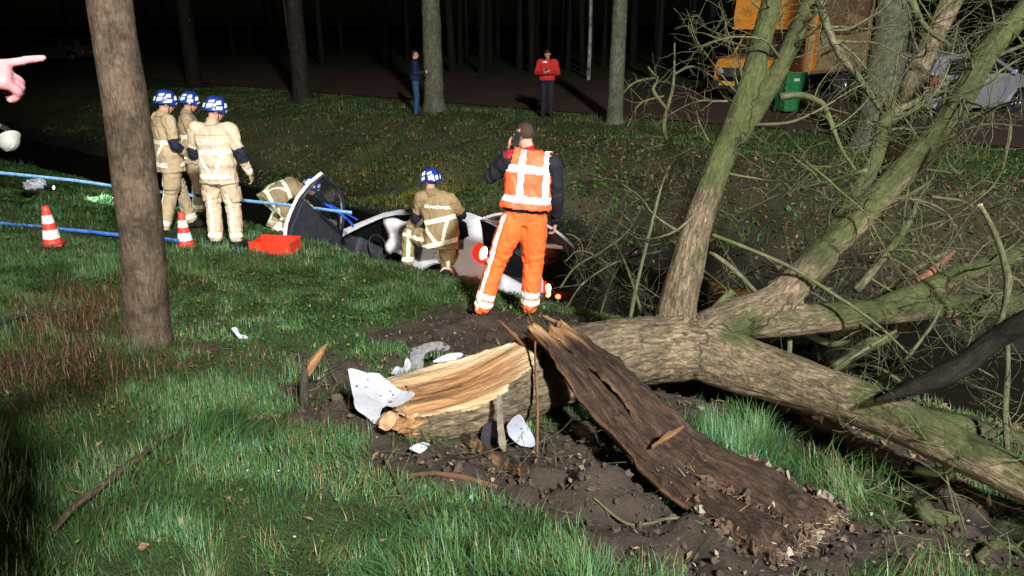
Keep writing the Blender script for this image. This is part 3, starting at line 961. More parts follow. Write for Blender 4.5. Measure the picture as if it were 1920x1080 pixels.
for k in range(8):
    z = 4 + k * .6; a = k * 2.4
    V, q, tr, Gn, _ = limb_np([(0, 0, z, .02), (math.cos(a) * .6, math.sin(a) * .6, z + .5, .012), (math.cos(a) * 1.1, math.sin(a) * 1.1, z + .6, .004)], 8, 5, 0, 1)
    mb.add(V, q, tr)
mb.build('crown', M_birch, bt)

# ------------------------------------------------------------------ the fallen tree
FT = thing('fallen_tree', 'large uprooted tree lying broken across the ditch edge with mossy limbs', 'tree', G(1000, 760))
FT0 = np.array(FT.location)
def P4(rows): return np.array([(*at(px, py, d), r) for px, py, d, r in rows])
TRUNK = P4([(748, 770, 3.72, .225), (900, 738, 3.95, .24), (1040, 690, 4.30, .238), (1160, 662, 4.55, .225), (1290, 652, 4.75, .225)])
LIMB_D = P4([(1210, 655, 4.65, .17), (1320, 660, 4.72, .2), (1410, 690, 4.60, .185), (1530, 728, 4.3, .155), (1660, 775, 3.95, .132), (1790, 838, 3.6, .115), (1950, 915, 3.25, .105), (2150, 1000, 2.9, .09)])
LIMB_A = P4([(1285, 660, 4.75, .16), (1268, 600, 4.8, .14), (1285, 510, 4.87, .118), (1310, 420, 4.95, .098), (1345, 315, 5.05, .088), (1378, 235, 5.15, .082), (1405, 160, 5.25, .075), (1432, 60, 5.4, .07), (1458, -50, 5.55, .066), (1480, -200, 5.7, .06)])
LIMB_A2 = P4([(1350, 310, 5.06, .07), (1385, 255, 5.12, .066), (1428, 190, 5.2, .064), (1478, 95, 5.32, .06), (1525, -20, 5.45, .055), (1560, -150, 5.6, .05)])
LIMB_B = P4([(1300, 640, 4.75, .16), (1380, 598, 4.88, .145), (1450, 570, 5.0, .13), (1500, 522, 5.1, .118), (1548, 472, 5.2, .11)])
LIMB_B1 = P4([(1535, 485, 5.18, .075), (1585, 400, 5.3, .066), (1635, 310, 5.4, .058), (1662, 220, 5.5, .052), (1668, 190, 5.55, .045)])
LIMB_B2 = P4([(1535, 485, 5.18, .09), (1600, 420, 5.2, .095), (1670, 345, 5.25, .092), (1740, 270, 5.3, .088), (1800, 190, 5.3, .082), (1850, 100, 5.3, .078), (1930, 10, 5.35, .07), (2000, -100, 5.4, .06)])
LIMB_B3 = P4([(1610, 420, 5.6, .085), (1680, 270, 6.0, .085), (1718, 140, 6.1, .082), (1755, 60, 6.2, .08), (1810, -50, 6.3, .075), (1850, -150, 6.4, .07)])
LIMB_C = P4([(1400, 600, 4.9, .13), (1510, 598, 5.0, .115), (1620, 588, 5.1, .098), (1740, 578, 5.2, .09), (1870, 570, 5.3, .085), (2000, 565, 5.4, .08)])
LIMB_C2 = P4([(1620, 588, 5.1, .075), (1720, 550, 5.25, .078), (1800, 515, 5.35, .075), (1880, 485, 5.5, .07), (2000, 440, 5.7, .06)])

def local(c):
    c = np.array(c, float); c[:, :3] -= FT0; return c

def organic(parts, voxel, name, rough=0.02):
    """several limbs grown into one surface, with grain running along each limb"""
    VV, QQ, TT, o = [], [], [], 0
    axes = []
    for c in parts:
        P = catmull(c, max(10, len(c) * 7))
        V, q, t, Gn = tube(P[:, :3], P[:, 3], 16)
        VV.append(V); QQ.append(q + o); TT.append(t + o); o += len(V)
        axes.append(P)
    me = remesh(np.concatenate(VV), np.concatenate(QQ), np.concatenate(TT), voxel, 5)
    V = co_of(me); N = no_of(me)
    best = np.full(len(V), 1e9); Gn = np.zeros((len(V), 3)); rad = np.zeros(len(V)); up = np.zeros(len(V))
    for ai, P in enumerate(axes):
        T, Nn, B = frames(P[:, :3])
        u = np.concatenate([[0], np.cumsum(np.linalg.norm(np.diff(P[:, :3], axis=0), axis=1))])
        d2 = ((V[:, None, :] - P[None, :, :3]) ** 2).sum(2)
        k = d2.argmin(1)
        dd = np.sqrt(d2[np.arange(len(V)), k]) - P[k, 3] + 0.03 * fbm(V[:, 0] * 14, V[:, 1] * 14, V[:, 2] * 14, ai, 2)
        m = dd < best
        rel = V - P[k, :3]
        along = u[k] + (rel * T[k]).sum(1)
        g_ = np.stack([(rel * Nn[k]).sum(1), (rel * B[k]).sum(1), along + ai * 3.7], 1)
        Gn[m] = g_[m]; best[m] = dd[m]; rad[m] = P[k, 3][m]
    # deep bark ridges running with the grain
    a, b, c = Gn[:, 0], Gn[:, 1], Gn[:, 2]
    ridge = 1 - np.abs(fbm(a * 30, b * 30, c * 4.5, 5, 2)) * 1.6
    V = V + N * (rough * (ridge * 0.45 + 0.5 * fbm(a * 9, b * 9, c * 3, 8, 3)) * np.clip(rad / .2, .3, 1.2))[:, None]
    put_co(me, V)
    return me, V, N, Gn, rad

trunk_parts = [local(c) for c in (TRUNK, LIMB_D, LIMB_A, LIMB_A2, LIMB_B, LIMB_B1, LIMB_B2, LIMB_C, LIMB_C2)]
me, V, N, Gn, rad = organic(trunk_parts, 0.0145, 'trunk', 0.02)
# the split face: torn along the grain from the broken end, bright heartwood showing
T0, T1 = TRUNK[0, :3] - FT0, TRUNK[2, :3] - FT0
ax = (T1 - T0); LT = np.linalg.norm(ax); ax /= LT
tocam = (CAM - FT0) - (T0 + T1) / 2; tocam /= np.linalg.norm(tocam)
upv = np.array([0, 0, 1.0])
fn = upv * 0.86 + tocam * 0.33; fn -= ax * (fn @ ax); fn /= np.linalg.norm(fn)
sidev = np.cross(ax, fn)
rel = V - T0
al = rel @ ax; hgt = rel @ fn; lat = rel @ sidev
# height of the axis above the chord, so the cut follows the curve of the log
Pt = catmull(local(TRUNK), 60); ta = (Pt[:, :3] - T0) @ ax; th_ = (Pt[:, :3] - T0) @ fn
axis_h = np.interp(al, ta, th_)
cut = axis_h + 0.10 + 0.135 * smooth(0.25, 1.05, al) + 0.012 * fbm(lat * 26, al * 1.6, 0, 3, 3) + 0.02 * fbm(lat * 8, al * 1.0, 0, 4, 2)
sel = (al > -0.4) & (al < 0.98) & (np.abs(lat) < .34) & (hgt > cut) & (hgt < cut + .3)
V[sel] -= fn * (hgt - cut)[sel][:, None] 
wood = sel.astype(float)
sap = sel * np.exp(-np.clip(hgt - cut, 0, 1) / .022) + sel * smooth(.02, .14, lat * np.sign((np.array([0, 1.0, 0]) @ sidev))) * .45
# the broken end is torn into steps
endm = al < 0.06
V[endm] += ax * (0.07 * fbm(lat[endm] * 24, hgt[endm] * 24, 0, 17, 3))[:, None]
wood = np.maximum(wood, (al < -0.0).astype(float))
# red torn wood at the crack under the bark slab and along limb C2
moss = 0.1 + 0.55 * smooth(1.0, 2.6, (V + FT0)[:, 0]) * smooth(-.3, .6, N[:, 2]) + 0.5 * smooth(0.15, 0.07, rad) + 0.28 * smooth(-.2, -1, -((V + FT0)[:, 2]))
xw = V + FT0
for (px, py, d, rr, s) in [(1545, 0, 0, 0, 0), (1395, 628, 4.75, .13, 1.2), (1480, 650, 4.7, .2, .8), (1375, 330, 5.05, .12, .6), (1410, 180, 5.2, .15, .6), (1350, 430, 5, .07, .8), (1640, 740, 4.1, .16, .7), (1700, 790, 3.9, .16, .7)]:
    if not d: continue
    c = at(px, py, d)
    moss = moss + s * np.exp(-((xw - c) ** 2).sum(1) / rr ** 2)
put_co(me, V)
for k, a in (('grain', Gn), ('moss', moss), ('wood', wood), ('sap', sap)): set_attr(me, k, a)
link('trunk', me, FT, M_barkF)

def simple_limb(name, ctrl, m=M_barkT, moss=0.3, seg=12, rough=.07, seed=0, parent=FT, loc0=None, n=None):
    c = np.array(ctrl, float); c[:, :3] -= FT0 if loc0 is None else loc0
    V, q, t, Gn, P = limb_np(c, n, seg, rough, seed)
    me = mesh_np(name, V, q, t, {'grain': Gn, 'moss': moss + 0.25 * fbm(V[:, 0] * 3, V[:, 1] * 3, V[:, 2] * 3, seed, 2), 'wood': np.zeros(len(V))})
    return link(name, me, parent, m)
simple_limb('limb', LIMB_B3, M_barkF, .5, 16, .08, 3)
simple_limb('limb', P4([(1600, 735, 4.8, .07), (1700, 775, 4.7, .08), (1800, 800, 4.55, .075), (1880, 820, 4.5, .06), (1990, 830, 4.4, .05)]), M_barkF, .75, 12, .1, 5)
simple_limb('limb', P4([(1560, 690, 5.3, .05), (1640, 640, 5.5, .06), (1720, 600, 5.8, .06), (1830, 560, 6.2, .05)]), M_barkF, .7, 12, .1, 6)
o = simple_limb('limb', P4([(1640, 752, 3.8, .012), (1690, 735, 3.75, .035), (1750, 712, 3.7, .055), (1810, 680, 3.65, .058), (1860, 640, 3.6, .055), (1940, 595, 3.5, .055), (2050, 550, 3.4, .05)]), M_barkW, .0, 14, .08, 7)  # this limb's shade comes from its near-black bark colour
tag(o, 'limb coloured near-black as if shaded, without moss, crossing over the lower branches')
simple_limb('limb', P4([(1690, 556, 5.35, .03), (1725, 525, 5.4, .035), (1760, 498, 5.45, .03), (1790, 470, 5.5, .012)]), noise_mat('torn_wood', (0.07, 0.03, 0.018), (0.26, 0.11, 0.05), 8, .8, .6, 30, stretch=(1, 1, 1)), 0, 10, .2, 8)

# named branches, from the photograph
BR = [
 [(1462, 182, 5.24, .024), (1500, 178, 5.25, .022), (1530, 188, 5.28, .02), (1545, 200, 5.3, .02), (1560, 235, 5.3, .017), (1578, 280, 5.3, .014), (1605, 320, 5.3, .009)],
 [(1668, 212, 5.52, .03), (1720, 190, 5.5, .028), (1775, 165, 5.5, .022), (1850, 115, 5.5, .016), (1930, 80, 5.5, .012)],
 [(1838, 385, 4.6, .015), (1862, 430, 4.6, .018), (1880, 480, 4.6, .022), (1890, 530, 4.6, .022), (1880, 590, 4.6, .02), (1868, 620, 4.6, .018)],
 [(1335, 440, 5.0, .013), (1400, 465, 5.0, .014), (1480, 500, 4.95, .014), (1545, 540, 4.9, .013), (1640, 605, 4.7, .01), (1720, 680, 4.5, .007)],
 [(1330, 470, 5.2, .02), (1375, 505, 5.2, .02), (1425, 555, 5.1, .017)],
 [(1178, 615, 4.9, .014), (1195, 530, 4.9, .013), (1222, 420, 5.0, .011), (1240, 350, 5.1, .009), (1255, 310, 5.1, .006)],
 [(1290, 335, 6.6, .022), (1270, 290, 6.6, .022), (1245, 240, 6.6, .02), (1262, 160, 6.6, .013), (1265, 80, 6.6, .007)],
 [(1250, 205, 6.6, .016), (1225, 170, 6.6, .015), (1232, 150, 6.6, .012), (1215, 125, 6.6, .007)],
 [(1262, 140, 6.6, .012), (1300, 125, 6.6, .011), (1345, 150, 6.6, .008), (1370, 170, 6.5, .005)],
 [(1235, 145, 6.6, .01), (1190, 155, 6.6, .009), (1160, 185, 6.6, .005)],
 [(1245, 180, 6.6, .009), (1200, 195, 6.6, .008), (1175, 240, 6.6, .005)],
 [(1535, 0, 5.3, .03), (1555, 60, 5.3, .028), (1580, 110, 5.3, .026), (1610, 145, 5.35, .022), (1650, 205, 5.4, .018)],
 [(1705, -10, 5.7, .03), (1722, 30, 5.7, .026), (1745, 60, 5.7, .018), (1790, 90, 5.7, .01)],
 [(1605, 545, 5.4, .03), (1660, 480, 5.6, .034), (1705, 415, 5.8, .03), (1718, 370, 5.9, .022)],
 [(1480, 610, 5.3, .028), (1580, 640, 5.5, .034), (1680, 530, 6.0, .03), (1780, 470, 6.2, .02)],
 [(1885, 600, 4.4, .016), (1890, 680, 4.35, .018), (1885, 760, 4.3, .02), (1888, 850, 4.2, .018)],
 [(1680, 620, 4.9, .012), (1560, 700, 4.7, .01), (1660, 705, 4.6, .012), (1740, 620, 4.6, .012), (1765, 570, 4.6, .008)],
 [(1715, 880, 3.8, .024), (1760, 885, 3.75, .03), (1800, 870, 3.7, .02)],
 [(1050, 540, 6.3, .010), (1080, 500, 6.3, .011), (1130, 470, 6.3, .010), (1180, 430, 6.3, .008), (1215, 360, 6.4, .005)],
 [(1060, 580, 6.2, .008), (1095, 530, 6.2, .009), (1160, 490, 6.2, .008), (1240, 470, 6.2, .005)],
 [(1125, 590, 6.1, .008), (1150, 520, 6.2, .009), (1190, 470, 6.2, .007), (1280, 450, 6.2, .004)],
 [(1060, 490, 6.6, .007), (1090, 470, 6.6, .007), (1150, 500, 6.5, .006), (1240, 560, 6.4, .004)],
 [(1210, 610, 5.1, .011), (1195, 560, 5.2, .010), (1175, 500, 5.4, .008), (1150, 450, 5.6, .005)],
 [(1330, 590, 5.2, .03), (1360, 560, 5.3, .034), (1375, 545, 5.3, .03)],
]
BRW = [P4(b) for b in BR]
for i, b in enumerate(BRW):
    simple_limb('branch', b, M_barkT, .45, 8, .14, 30 + i)
pale = noise_mat('cut_wood', (0.25, 0.17, 0.09), (0.46, 0.36, 0.23), 60, .8)
def disc(c, d, r, name='cut_end', parent=FT, o0=None):
    c = np.array(c) - (FT0 if o0 is None else o0); d = np.array(d, float); d /= np.linalg.norm(d)
    V, q, t, _ = tube(np.array([c, c + d * .006]), [r, r * .96], 12)
    link(name, mesh_np(name, V, q, t, None, False), parent, pale)
disc(BRW[2][0, :3], BRW[2][0, :3] - BRW[2][1, :3], .0155)
disc(at(1319, 412, 4.87), -raydir(1319, 412), .02)
disc(at(1888, 852, 4.2), BRW[15][-1, :3] - BRW[15][-2, :3], .018)

# random side branches and twigs off the limbs
def grow(rng, p, d, L, r, curl, step=7, drop=0.0):
    pts = [(*p, r)]
    d = d / np.linalg.norm(d)
    bend = rng.normal(0, 1, 3)
    for s in range(1, step):
        d = d + curl * (0.55 * bend + rng.normal(0, .55, 3)) + np.array([0, 0, -drop])
        d /= np.linalg.norm(d)
        p = p + d * L / (step - 1)
        pts.append((*p, max(.0013, r * (1 - 0.82 * s / (step - 1)))))
    return np.array(pts)

rng = np.random.default_rng(99)
sources = [(LIMB_A, .3, 14), (LIMB_A2, .2, 12), (LIMB_B1, .1, 13), (LIMB_B2, .1, 30), (LIMB_B3, .2, 20), (LIMB_C, .3, 18), (LIMB_C2, .1, 16), (LIMB_D, .45, 10), (BRW[11], .2, 6), (BRW[13], .1, 8), (BRW[14], .1, 10), (BRW[6], .2, 5), (BRW[15], .1, 6), (BRW[0], .2, 4)]
mids = []
for src, t0, cnt in sources:
    cnt = int(cnt * 1.25)
    P = catmull(src, 60)
    for k in range(cnt):
        i = int(rng.uniform(t0, .98) * 59)
        T = P[min(i + 1, 59), :3] - P[max(i - 1, 0), :3]; T /= np.linalg.norm(T)
        d = rng.normal(0, 1, 3); d -= T * (d @ T) * .6; d += T * rng.uniform(0, .8); d[1] += .15
        L = rng.uniform(.25, .95); r = min(P[i, 3] * .35, rng.uniform(.005, .014))
        mids.append(grow(rng, P[i, :3], d, L, r, .32))
# tangle at the right: loose crossing boughs through the heap
for k in range(50):
    px, py = rng.uniform(1420, 1990), rng.uniform(150, 720)
    p = at(px, py, rng.uniform(5.0, 8.5))
    p[2] = max(p[2], gz(p[0], p[1]) + .05)
    mids.append(grow(rng, p, rng.normal(0, 1, 3) * np.array([1, .6, .8]), rng.uniform(.5, 1.5), rng.uniform(.006, .02), .22, 9))
for k in range(26):
    px, py = rng.uniform(1040, 1320), rng.uniform(430, 640)
    p = at(px, py, rng.uniform(5.6, 7.2)); p[2] = max(p[2], gz(p[0], p[1]) + .02)
    mids.append(grow(rng, p, np.array([rng.normal(0, .8), .1, rng.uniform(.1, 1)]), rng.uniform(.3, .8), rng.uniform(.004, .008), .42, 9, .03))
for b in mids[:276]:
    simple_limb('branch', b, M_barkT, rng.uniform(.1, .6), 6, 0, int(rng.integers(1000)), n=14)
tw = MB()
for b in mids + [x for x in BRW]:
    P = catmull(b, 30)
    for k in range(int(rng.integers(6, 13))):
        i = int(rng.uniform(.25, 1) * 29)
        T = P[min(i + 1, 29), :3] - P[max(i - 1, 0), :3]; T /= np.linalg.norm(T) + 1e-9
        d = rng.normal(0, 1, 3) + T * .7
        g_ = grow(rng, P[i, :3], d, rng.uniform(.08, .45), min(.0040, max(.0014, P[i, 3] * .45)), .42, 6)
        V, q, t, Gn, _ = limb_np(g_, 9, 4, 0, 0)
        tw.add(V - FT0, q, t, grain=Gn, moss=np.full(len(V), rng.uniform(0, .6)))
        if rng.random() < .6:
            Pq = catmull(g_, 8)
            g2 = grow(rng, Pq[4, :3], rng.normal(0, 1, 3) + T * .4, rng.uniform(.06, .2), .0018, .4, 5)
            V, q, t, Gn, _ = limb_np(g2, 6, 3, 0, 0)
            tw.add(V - FT0, q, t, grain=Gn, moss=np.full(len(V), rng.uniform(0, .6)))
tag(tw.build('twigs', M_barkT, FT), kind='stuff')

# short stubs and twigs under and beside the log
def sticks(name, label, pts, n, Lr, rr, seed, parent=None):
    rng = np.random.default_rng(seed); mb = MB()
    for k in range(n):
        px, py, sp = pts[rng.integers(len(pts))]
        p = G(px, py) + rng.normal(0, sp, 3) * np.array([1, 1, 0])
        p[2] = gz(p[0], p[1]) + .015
        g_ = grow(rng, p, np.array([rng.normal(), rng.normal(), rng.uniform(-.05, .35)]), rng.uniform(*Lr), rng.uniform(*rr), .2, 6)
        g_[:, 2] = np.maximum(g_[:, 2], height(g_[:, 0], g_[:, 1]) + .004)
        V, q, t, Gn, _ = limb_np(g_, 9, 5, 0, 0)
        mb.add(V, q, t, grain=Gn, moss=np.full(len(V), rng.uniform(-.2, .5)))
    o = mb.build(name, M_barkT, None)
    return tag(o, label, 'twigs', kind='stuff')
sticks('broken_twigs', 'broken twigs strewn on the ground around the log and bark slab', [(1000, 900, .25), (1120, 850, .3), (800, 900, .25), (1300, 820, .4), (1500, 900, .4), (1650, 960, .35), (1450, 760, .3), (1750, 1000, .3), (600, 720, .3)], 130, (.08, .4), (.0016, .005), 301)
sticks('broken_twigs', 'mossy twigs lying in a tangle at the lower right', [(1800, 930, .35), (1850, 760, .4), (1700, 700, .4), (1600, 660, .4), (1900, 880, .3), (1500, 560, .6), (1750, 500, .8)], 160, (.15, .6), (.003, .009), 302)
# ------------------------------------------------------------------ the torn slab of trunk leaning over the log
def bark_slab():
    A = at(1012, 612, 4.12); Bp = at(1130, 730, 3.72); Cp = at(1250, 860, 3.33); Dp = at(1400, 985, 2.95); Ep = at(1500, 1075, 2.72)
    t = thing('broken_trunk_slab', 'wide dark brown slab of torn bark leaning diagonally across the log', 'broken trunk', G(1400, 1010))
    o = np.array(t.location)
    for p_, lift in ((Dp, .10), (Ep, .03)):
        p_[2] = gz(p_[0], p_[1]) + lift
    axis_ = catmull(np.array([A, Bp, Cp, Dp, Ep]), 90) - o
    T, _, _ = frames(axis_)
    u = np.linspace(0, 1, 90)
    rgt = np.cross(T, np.array([0, 0, 1.0])); rgt /= np.linalg.norm(rgt, axis=1)[:, None]
    rgt = -rgt if rgt[40, 0] < 0 else rgt
    up = np.cross(rgt, T); up *= np.sign(up[:, 2:3])
    def strip_(name, w0, w1, nv, seed, top_tear, low_tear, hump):
        """a curved plank from across-coordinate w0(u) to w1(u), with torn ends"""
        v = np.linspace(0, 1, nv)
        rng = np.random.default_rng(seed)
        top = top_tear * np.clip(fbm(v * 7, 0 * v + seed, 0, seed, 3) * 0.5 + 0.5, 0, 1) ** 1.5
        low = 1 - low_tear * (fbm(v * 9, 0 * v + seed + 3, 0, seed + 2, 3) * .5 + .5)
        V, Gn, Wd, Mo = [], [], [], []
        for layer in (1, -1):
            for i in range(90):
                uu = top + (low - top) * u[i]
                cx = np.stack([np.interp(uu, u, axis_[:, k]) for k in range(3)], 1)
                rr = np.stack([np.interp(uu, u, rgt[:, k]) for k in range(3)], 1)
                uq = np.stack([np.interp(uu, u, up[:, k]) for k in range(3)], 1)
                jag = 0.018 * fbm(uu * 30, v * 0 + seed, 0, seed + 9, 3)
                ww = w0(uu) + (w1(uu) - w0(uu)) * v + jag * (np.abs(v - .5) * 2) ** 4
                h = hump * np.cos((v - .5) * 2.4) * (0.6 + .5 * uu) - .02 * (v - .5)
                rough = 0.020 * fbm(ww * 36, uu * 12, 0, seed + 4, 4) + 0.035 * fbm(ww * 8, uu * 4.5, 0, seed + 5, 3) - .03 * np.exp(-(fbm(ww * 10, uu * 2.2, 0, seed + 8, 2) / .05) ** 2) + .02 * smooth(.72, .95, uu) * fbm(ww * 30, uu * 34, 0, seed + 6, 4)
                th_ = 0.034 + .04 * uu
                edge = 1 - (np.abs(v - .5) * 2) ** 6
                z = h + rough + layer * th_ * edge
                V.append(cx + rr * ww[:, None] + uq * z[:, None])
                Gn.append(np.stack([ww, z, uu * 2.1], 1))
                wd = np.maximum(smooth(.10, .0, uu - top) * .9, smooth(.9, 1.0, np.abs(v - .5) * 2) * .22)
                Wd.append(wd); Mo.append(0 * v)
        V = np.concatenate(V); n = 90
        i = np.arange(n - 1)[:, None] * nv; j = np.arange(nv - 1)[None]
        q = np.stack([i + j, i + j + 1, i + nv + j + 1, i + nv + j], 2).reshape(-1, 4)
        off = n * nv
        q2 = q[:, ::-1] + off
        rim = []
        for a in range(n - 1):
            rim += [(a * nv, (a + 1) * nv, off + (a + 1) * nv, off + a * nv), (a * nv + nv - 1, off + a * nv + nv - 1, off + (a + 1) * nv + nv - 1, (a + 1) * nv + nv - 1)]
        for a in range(nv - 1):
            rim += [(a, off + a, off + a + 1, a + 1), ((n - 1) * nv + a, (n - 1) * nv + a + 1, off + (n - 1) * nv + a + 1, off + (n - 1) * nv + a)]
        me = mesh_np(name, V, np.concatenate([q, q2, np.array(rim)]), None, {'grain': np.concatenate(Gn), 'wood': np.concatenate(Wd), 'moss': np.concatenate(Mo)})
        bm = bmesh.new(); bm.from_mesh(me); bmesh.ops.recalc_face_normals(bm, faces=bm.faces); bm.to_mesh(me); bm.free()
        return link(name, me, t, M_slab)
    strip_('bark_strip', lambda u_: -.125 - .13 * u_, lambda u_: .015 - .05 * u_, 26, 3, .05, .08, .03)
    strip_('bark_strip', lambda u_: .034 - .050 * u_, lambda u_: .20 + .15 * u_, 34, 4, .10, .12, .045)
    # splinters standing out of the torn top
    rng = np.random.default_rng(5)
    for k in range(9):
        b = axis_[int(rng.integers(2, 9))] + rgt[4] * rng.uniform(-.12, .10)
        d = -T[3] + rng.normal(0, .22, 3)
        L = rng.uniform(.06, .2)
        V, q, tr, Gn = tube(np.array([b, b + d * L * .5, b + d * L]), [.013, .009, .002], 5, flat=.4)
        link('splinter', mesh_np('splinter', V, q, tr, {'grain': Gn, 'wood': np.full(len(V), .8), 'moss': np.zeros(len(V))}, False), t, M_slab)
    # shredded fibres at the rotten foot
    fb = MB()
    for k in range(700):
        i = int(89 - 40 * rng.random() ** 2); b = axis_[i] + rgt[i] * rng.uniform(-.2, .3) + up[i] * rng.uniform(.01, .085)
        d = T[i] * rng.normal(.2, .7) + rgt[i] * rng.normal(0, .7) + up[i] * abs(rng.normal(0, .5))
        L = rng.uniform(.012, .05)
        V, q, tr, Gn = tube(np.array([b, b + d * L]), [.0028, .0008], 4, flat=.5)
        c = [(0.17, .115, .07), (0.12, .075, .045), (.28, .22, .16)][int(rng.integers(3))]
        fb.add(V, q, tr, tint=np.tile([*c, 1], (len(V), 1)))
    tag(fb.build('fibres', M_leaf, t, False), kind='stuff')
    # rotten lumps and soil stuck to the foot of the slab
    cr = MB()
    for k in range(240):
        i = int(89 - 34 * rng.random() ** 1.6); b = axis_[i] + rgt[i] * rng.uniform(-.24, .36) + up[i] * rng.uniform(.02, .07)
        V, q, tr = ball_np((0, 0, 0), 1, 7, 5)
        V = V * rng.uniform(.008, .034, 3) * (1 + .35 * rng.normal(0, 1, (len(V), 1))) + b
        c = np.array([(0.055, .038, .027), (0.09, .058, .038), (.20, .17, .14)][int(rng.choice(3, p=[.55, .33, .12]))]) * rng.uniform(.7, 1.2)
        cr.add(V, q, tr, tint=np.tile([*c, 1], (len(V), 1)))
    tag(cr.build('crumbs', MATS['clod'], t, False), kind='stuff')
    return t, axis_ + o, rgt, up

M_slab = bark_mat('slab_bark', (0.019, 0.012, 0.008), (0.072, 0.044, 0.030), (0.1, 0.11, 0.05), (38, 7), 1.0, 0.0)
slab, SA, SR, SU = bark_slab()

def wood_piece(name, label, cat, ctrl, m, flat=.5, seg=7, wood=None, rough=.15, seed=0, base=None, group=None):
    c = np.array(ctrl, float)
    base = c[-1, :3].copy() if base is None else base
    t = thing(name, label, cat, base, 0, group)
    P = catmull(c, max(10, len(c) * 5))
    V, q, tr, Gn = tube(P[:, :3] - base, P[:, 3], seg, flat=flat)
    cen = np.vstack([np.repeat(P[:, :3] - base, seg, 0), P[0, :3] - base, P[-1, :3] - base])
    V = cen + (V - cen) * (1 + rough * fbm(V[:, 0] * 20, V[:, 1] * 20, V[:, 2] * 20, seed, 3))[:, None]
    wd = np.zeros(len(V)) if wood is None else wood(V + base)
    return t, V, q, tr, Gn, wd

def wood_thing(*a, part='bark', **k):
    m = a[4]
    t, V, q, tr, Gn, wd = wood_piece(*a, **k)
    return link(part, mesh_np(part, V, q, tr, {'grain': Gn, 'wood': wd, 'moss': np.full(len(V), .1)}, False), t, m), t

gp = G(1008, 890)
o, t = wood_thing('hanging_splinter', 'long thin strip of torn wood hanging upright from the top of the bark slab', 'splinter',
    [(*at(1003, 625, 4.02), .012), (*at(1004, 690, 3.9), .016), (*at(1008, 770, 3.72), .017), (*at(1007, 850, 3.52), .013), (*gp, .006)], M_slab, flat=.45, wood=lambda V: np.full(len(V), .55), rough=.3)
o, t = wood_thing('torn_splinter', 'pointed splinter jutting up left from the torn top of the bark slab', 'splinter',
    [(*at(935, 600, 4.15), .002), (*at(965, 628, 4.15), .011), (*at(1005, 668, 4.12), .02), (*at(1050, 720, 4.1), .02)], M_slab, flat=.5, wood=lambda V: np.full(len(V), .5), rough=.3)
o, t = wood_thing('torn_splinter', 'thick reddish splinter standing at the very top of the bark slab by the boots', 'splinter',
    [(*at(986, 575, 4.25), .002), (*at(997, 600, 4.2), .016), (*at(1015, 630, 4.15), .028), (*at(1045, 680, 4.1), .025)], M_slab, flat=.5, wood=lambda V: np.full(len(V), .4), rough=.4)
o, t = wood_thing('torn_splinter', 'pale broken splinter lying at the top right of the bark slab', 'splinter',
    [(*at(1018, 592, 4.35), .004), (*at(1038, 602, 4.35), .012), (*at(1062, 612, 4.33), .012), (*at(1066, 640, 4.3), .012)], M_slab, flat=.6, wood=lambda V: np.full(len(V), 1.), rough=.3)
o, t = wood_thing('wood_chunk', 'short splinter of wood lying across the middle of the bark slab', 'splinter',
    [(*at(1222, 838, 3.22), .008), (*at(1250, 820, 3.25), .02), (*at(1282, 800, 3.3), .012)], M_slab, flat=.5, wood=lambda V: np.full(len(V), .45), rough=.4)
def lying(px0, py0, px1, py1, r, n=5, lift=.6, wob=.012, taper=(1, 1)):
    a, b = G(px0, py0), G(px1, py1)
    rows = []
    for i in range(n):
        t = i / (n - 1)
        p = a * (1 - t) + b * t + np.array([wob * math.sin(i * 2.3), wob * math.cos(i * 1.7), 0])
        p[2] = gz(p[0], p[1]) + r * lift
        rows.append((*p, r * (taper[0] * (1 - t) + taper[1] * t)))
    return rows
o, t = wood_thing('split_plank', 'weathered split length of wood lying below the log with pale torn top', 'wood',
    lying(845, 812, 985, 905, .05, taper=(.6, 1)), M_slab, flat=.55, wood=lambda V: smooth(-.1, .3, fbm(V[:, 0] * 30, V[:, 1] * 30, 0, 6, 2)) * .8, rough=.25)
o, t = wood_thing('split_plank', 'flat brown slip of bark lying at the foot of the mud left of the slab', 'wood',
    lying(760, 905, 930, 915, .018, taper=(.6, 1)), M_slab, flat=.5, wood=lambda V: np.full(len(V), .35), rough=.3)
o, t = wood_thing('split_plank', 'small orange slab of torn wood beside the right edge of the bark slab', 'wood',
    lying(1295, 805, 1345, 815, .03), M_slab, flat=.5, wood=lambda V: np.full(len(V), .8), rough=.3)
# snapped stake
sb = G(568, 772)
st = thing('broken_stake', 'dark snapped stake standing in the grass with a pale splintered top', 'stake', sb)
V, q, tr, Gn, _ = limb_np([(*(sb - [0, 0, .1] - sb), .028), (*(at(572, 700, sb[1]) - sb), .026), (*(at(577, 690, sb[1]) - sb), .024)], 8, 8, .12, 2)
link('post', mesh_np('post', V, q, tr, {'grain': Gn, 'wood': np.zeros(len(V)), 'moss': np.zeros(len(V))}), st, M_barkB)
V, q, tr, Gn = tube(np.array([at(575, 702, sb[1]), at(588, 680, sb[1]), at(602, 660, sb[1]), at(613, 645, sb[1])]) - sb, [.022, .026, .02, .004], 7, flat=.6)
V = V * (1 + .04 * fbm(V[:, 0] * 60, V[:, 1] * 60, V[:, 2] * 20, 3, 2))[:, None]
link('splintered_top', mesh_np('splintered_top', V, q, tr, {'grain': Gn, 'wood': np.full(len(V), .85), 'moss': np.zeros(len(V))}, False), st, M_slab)
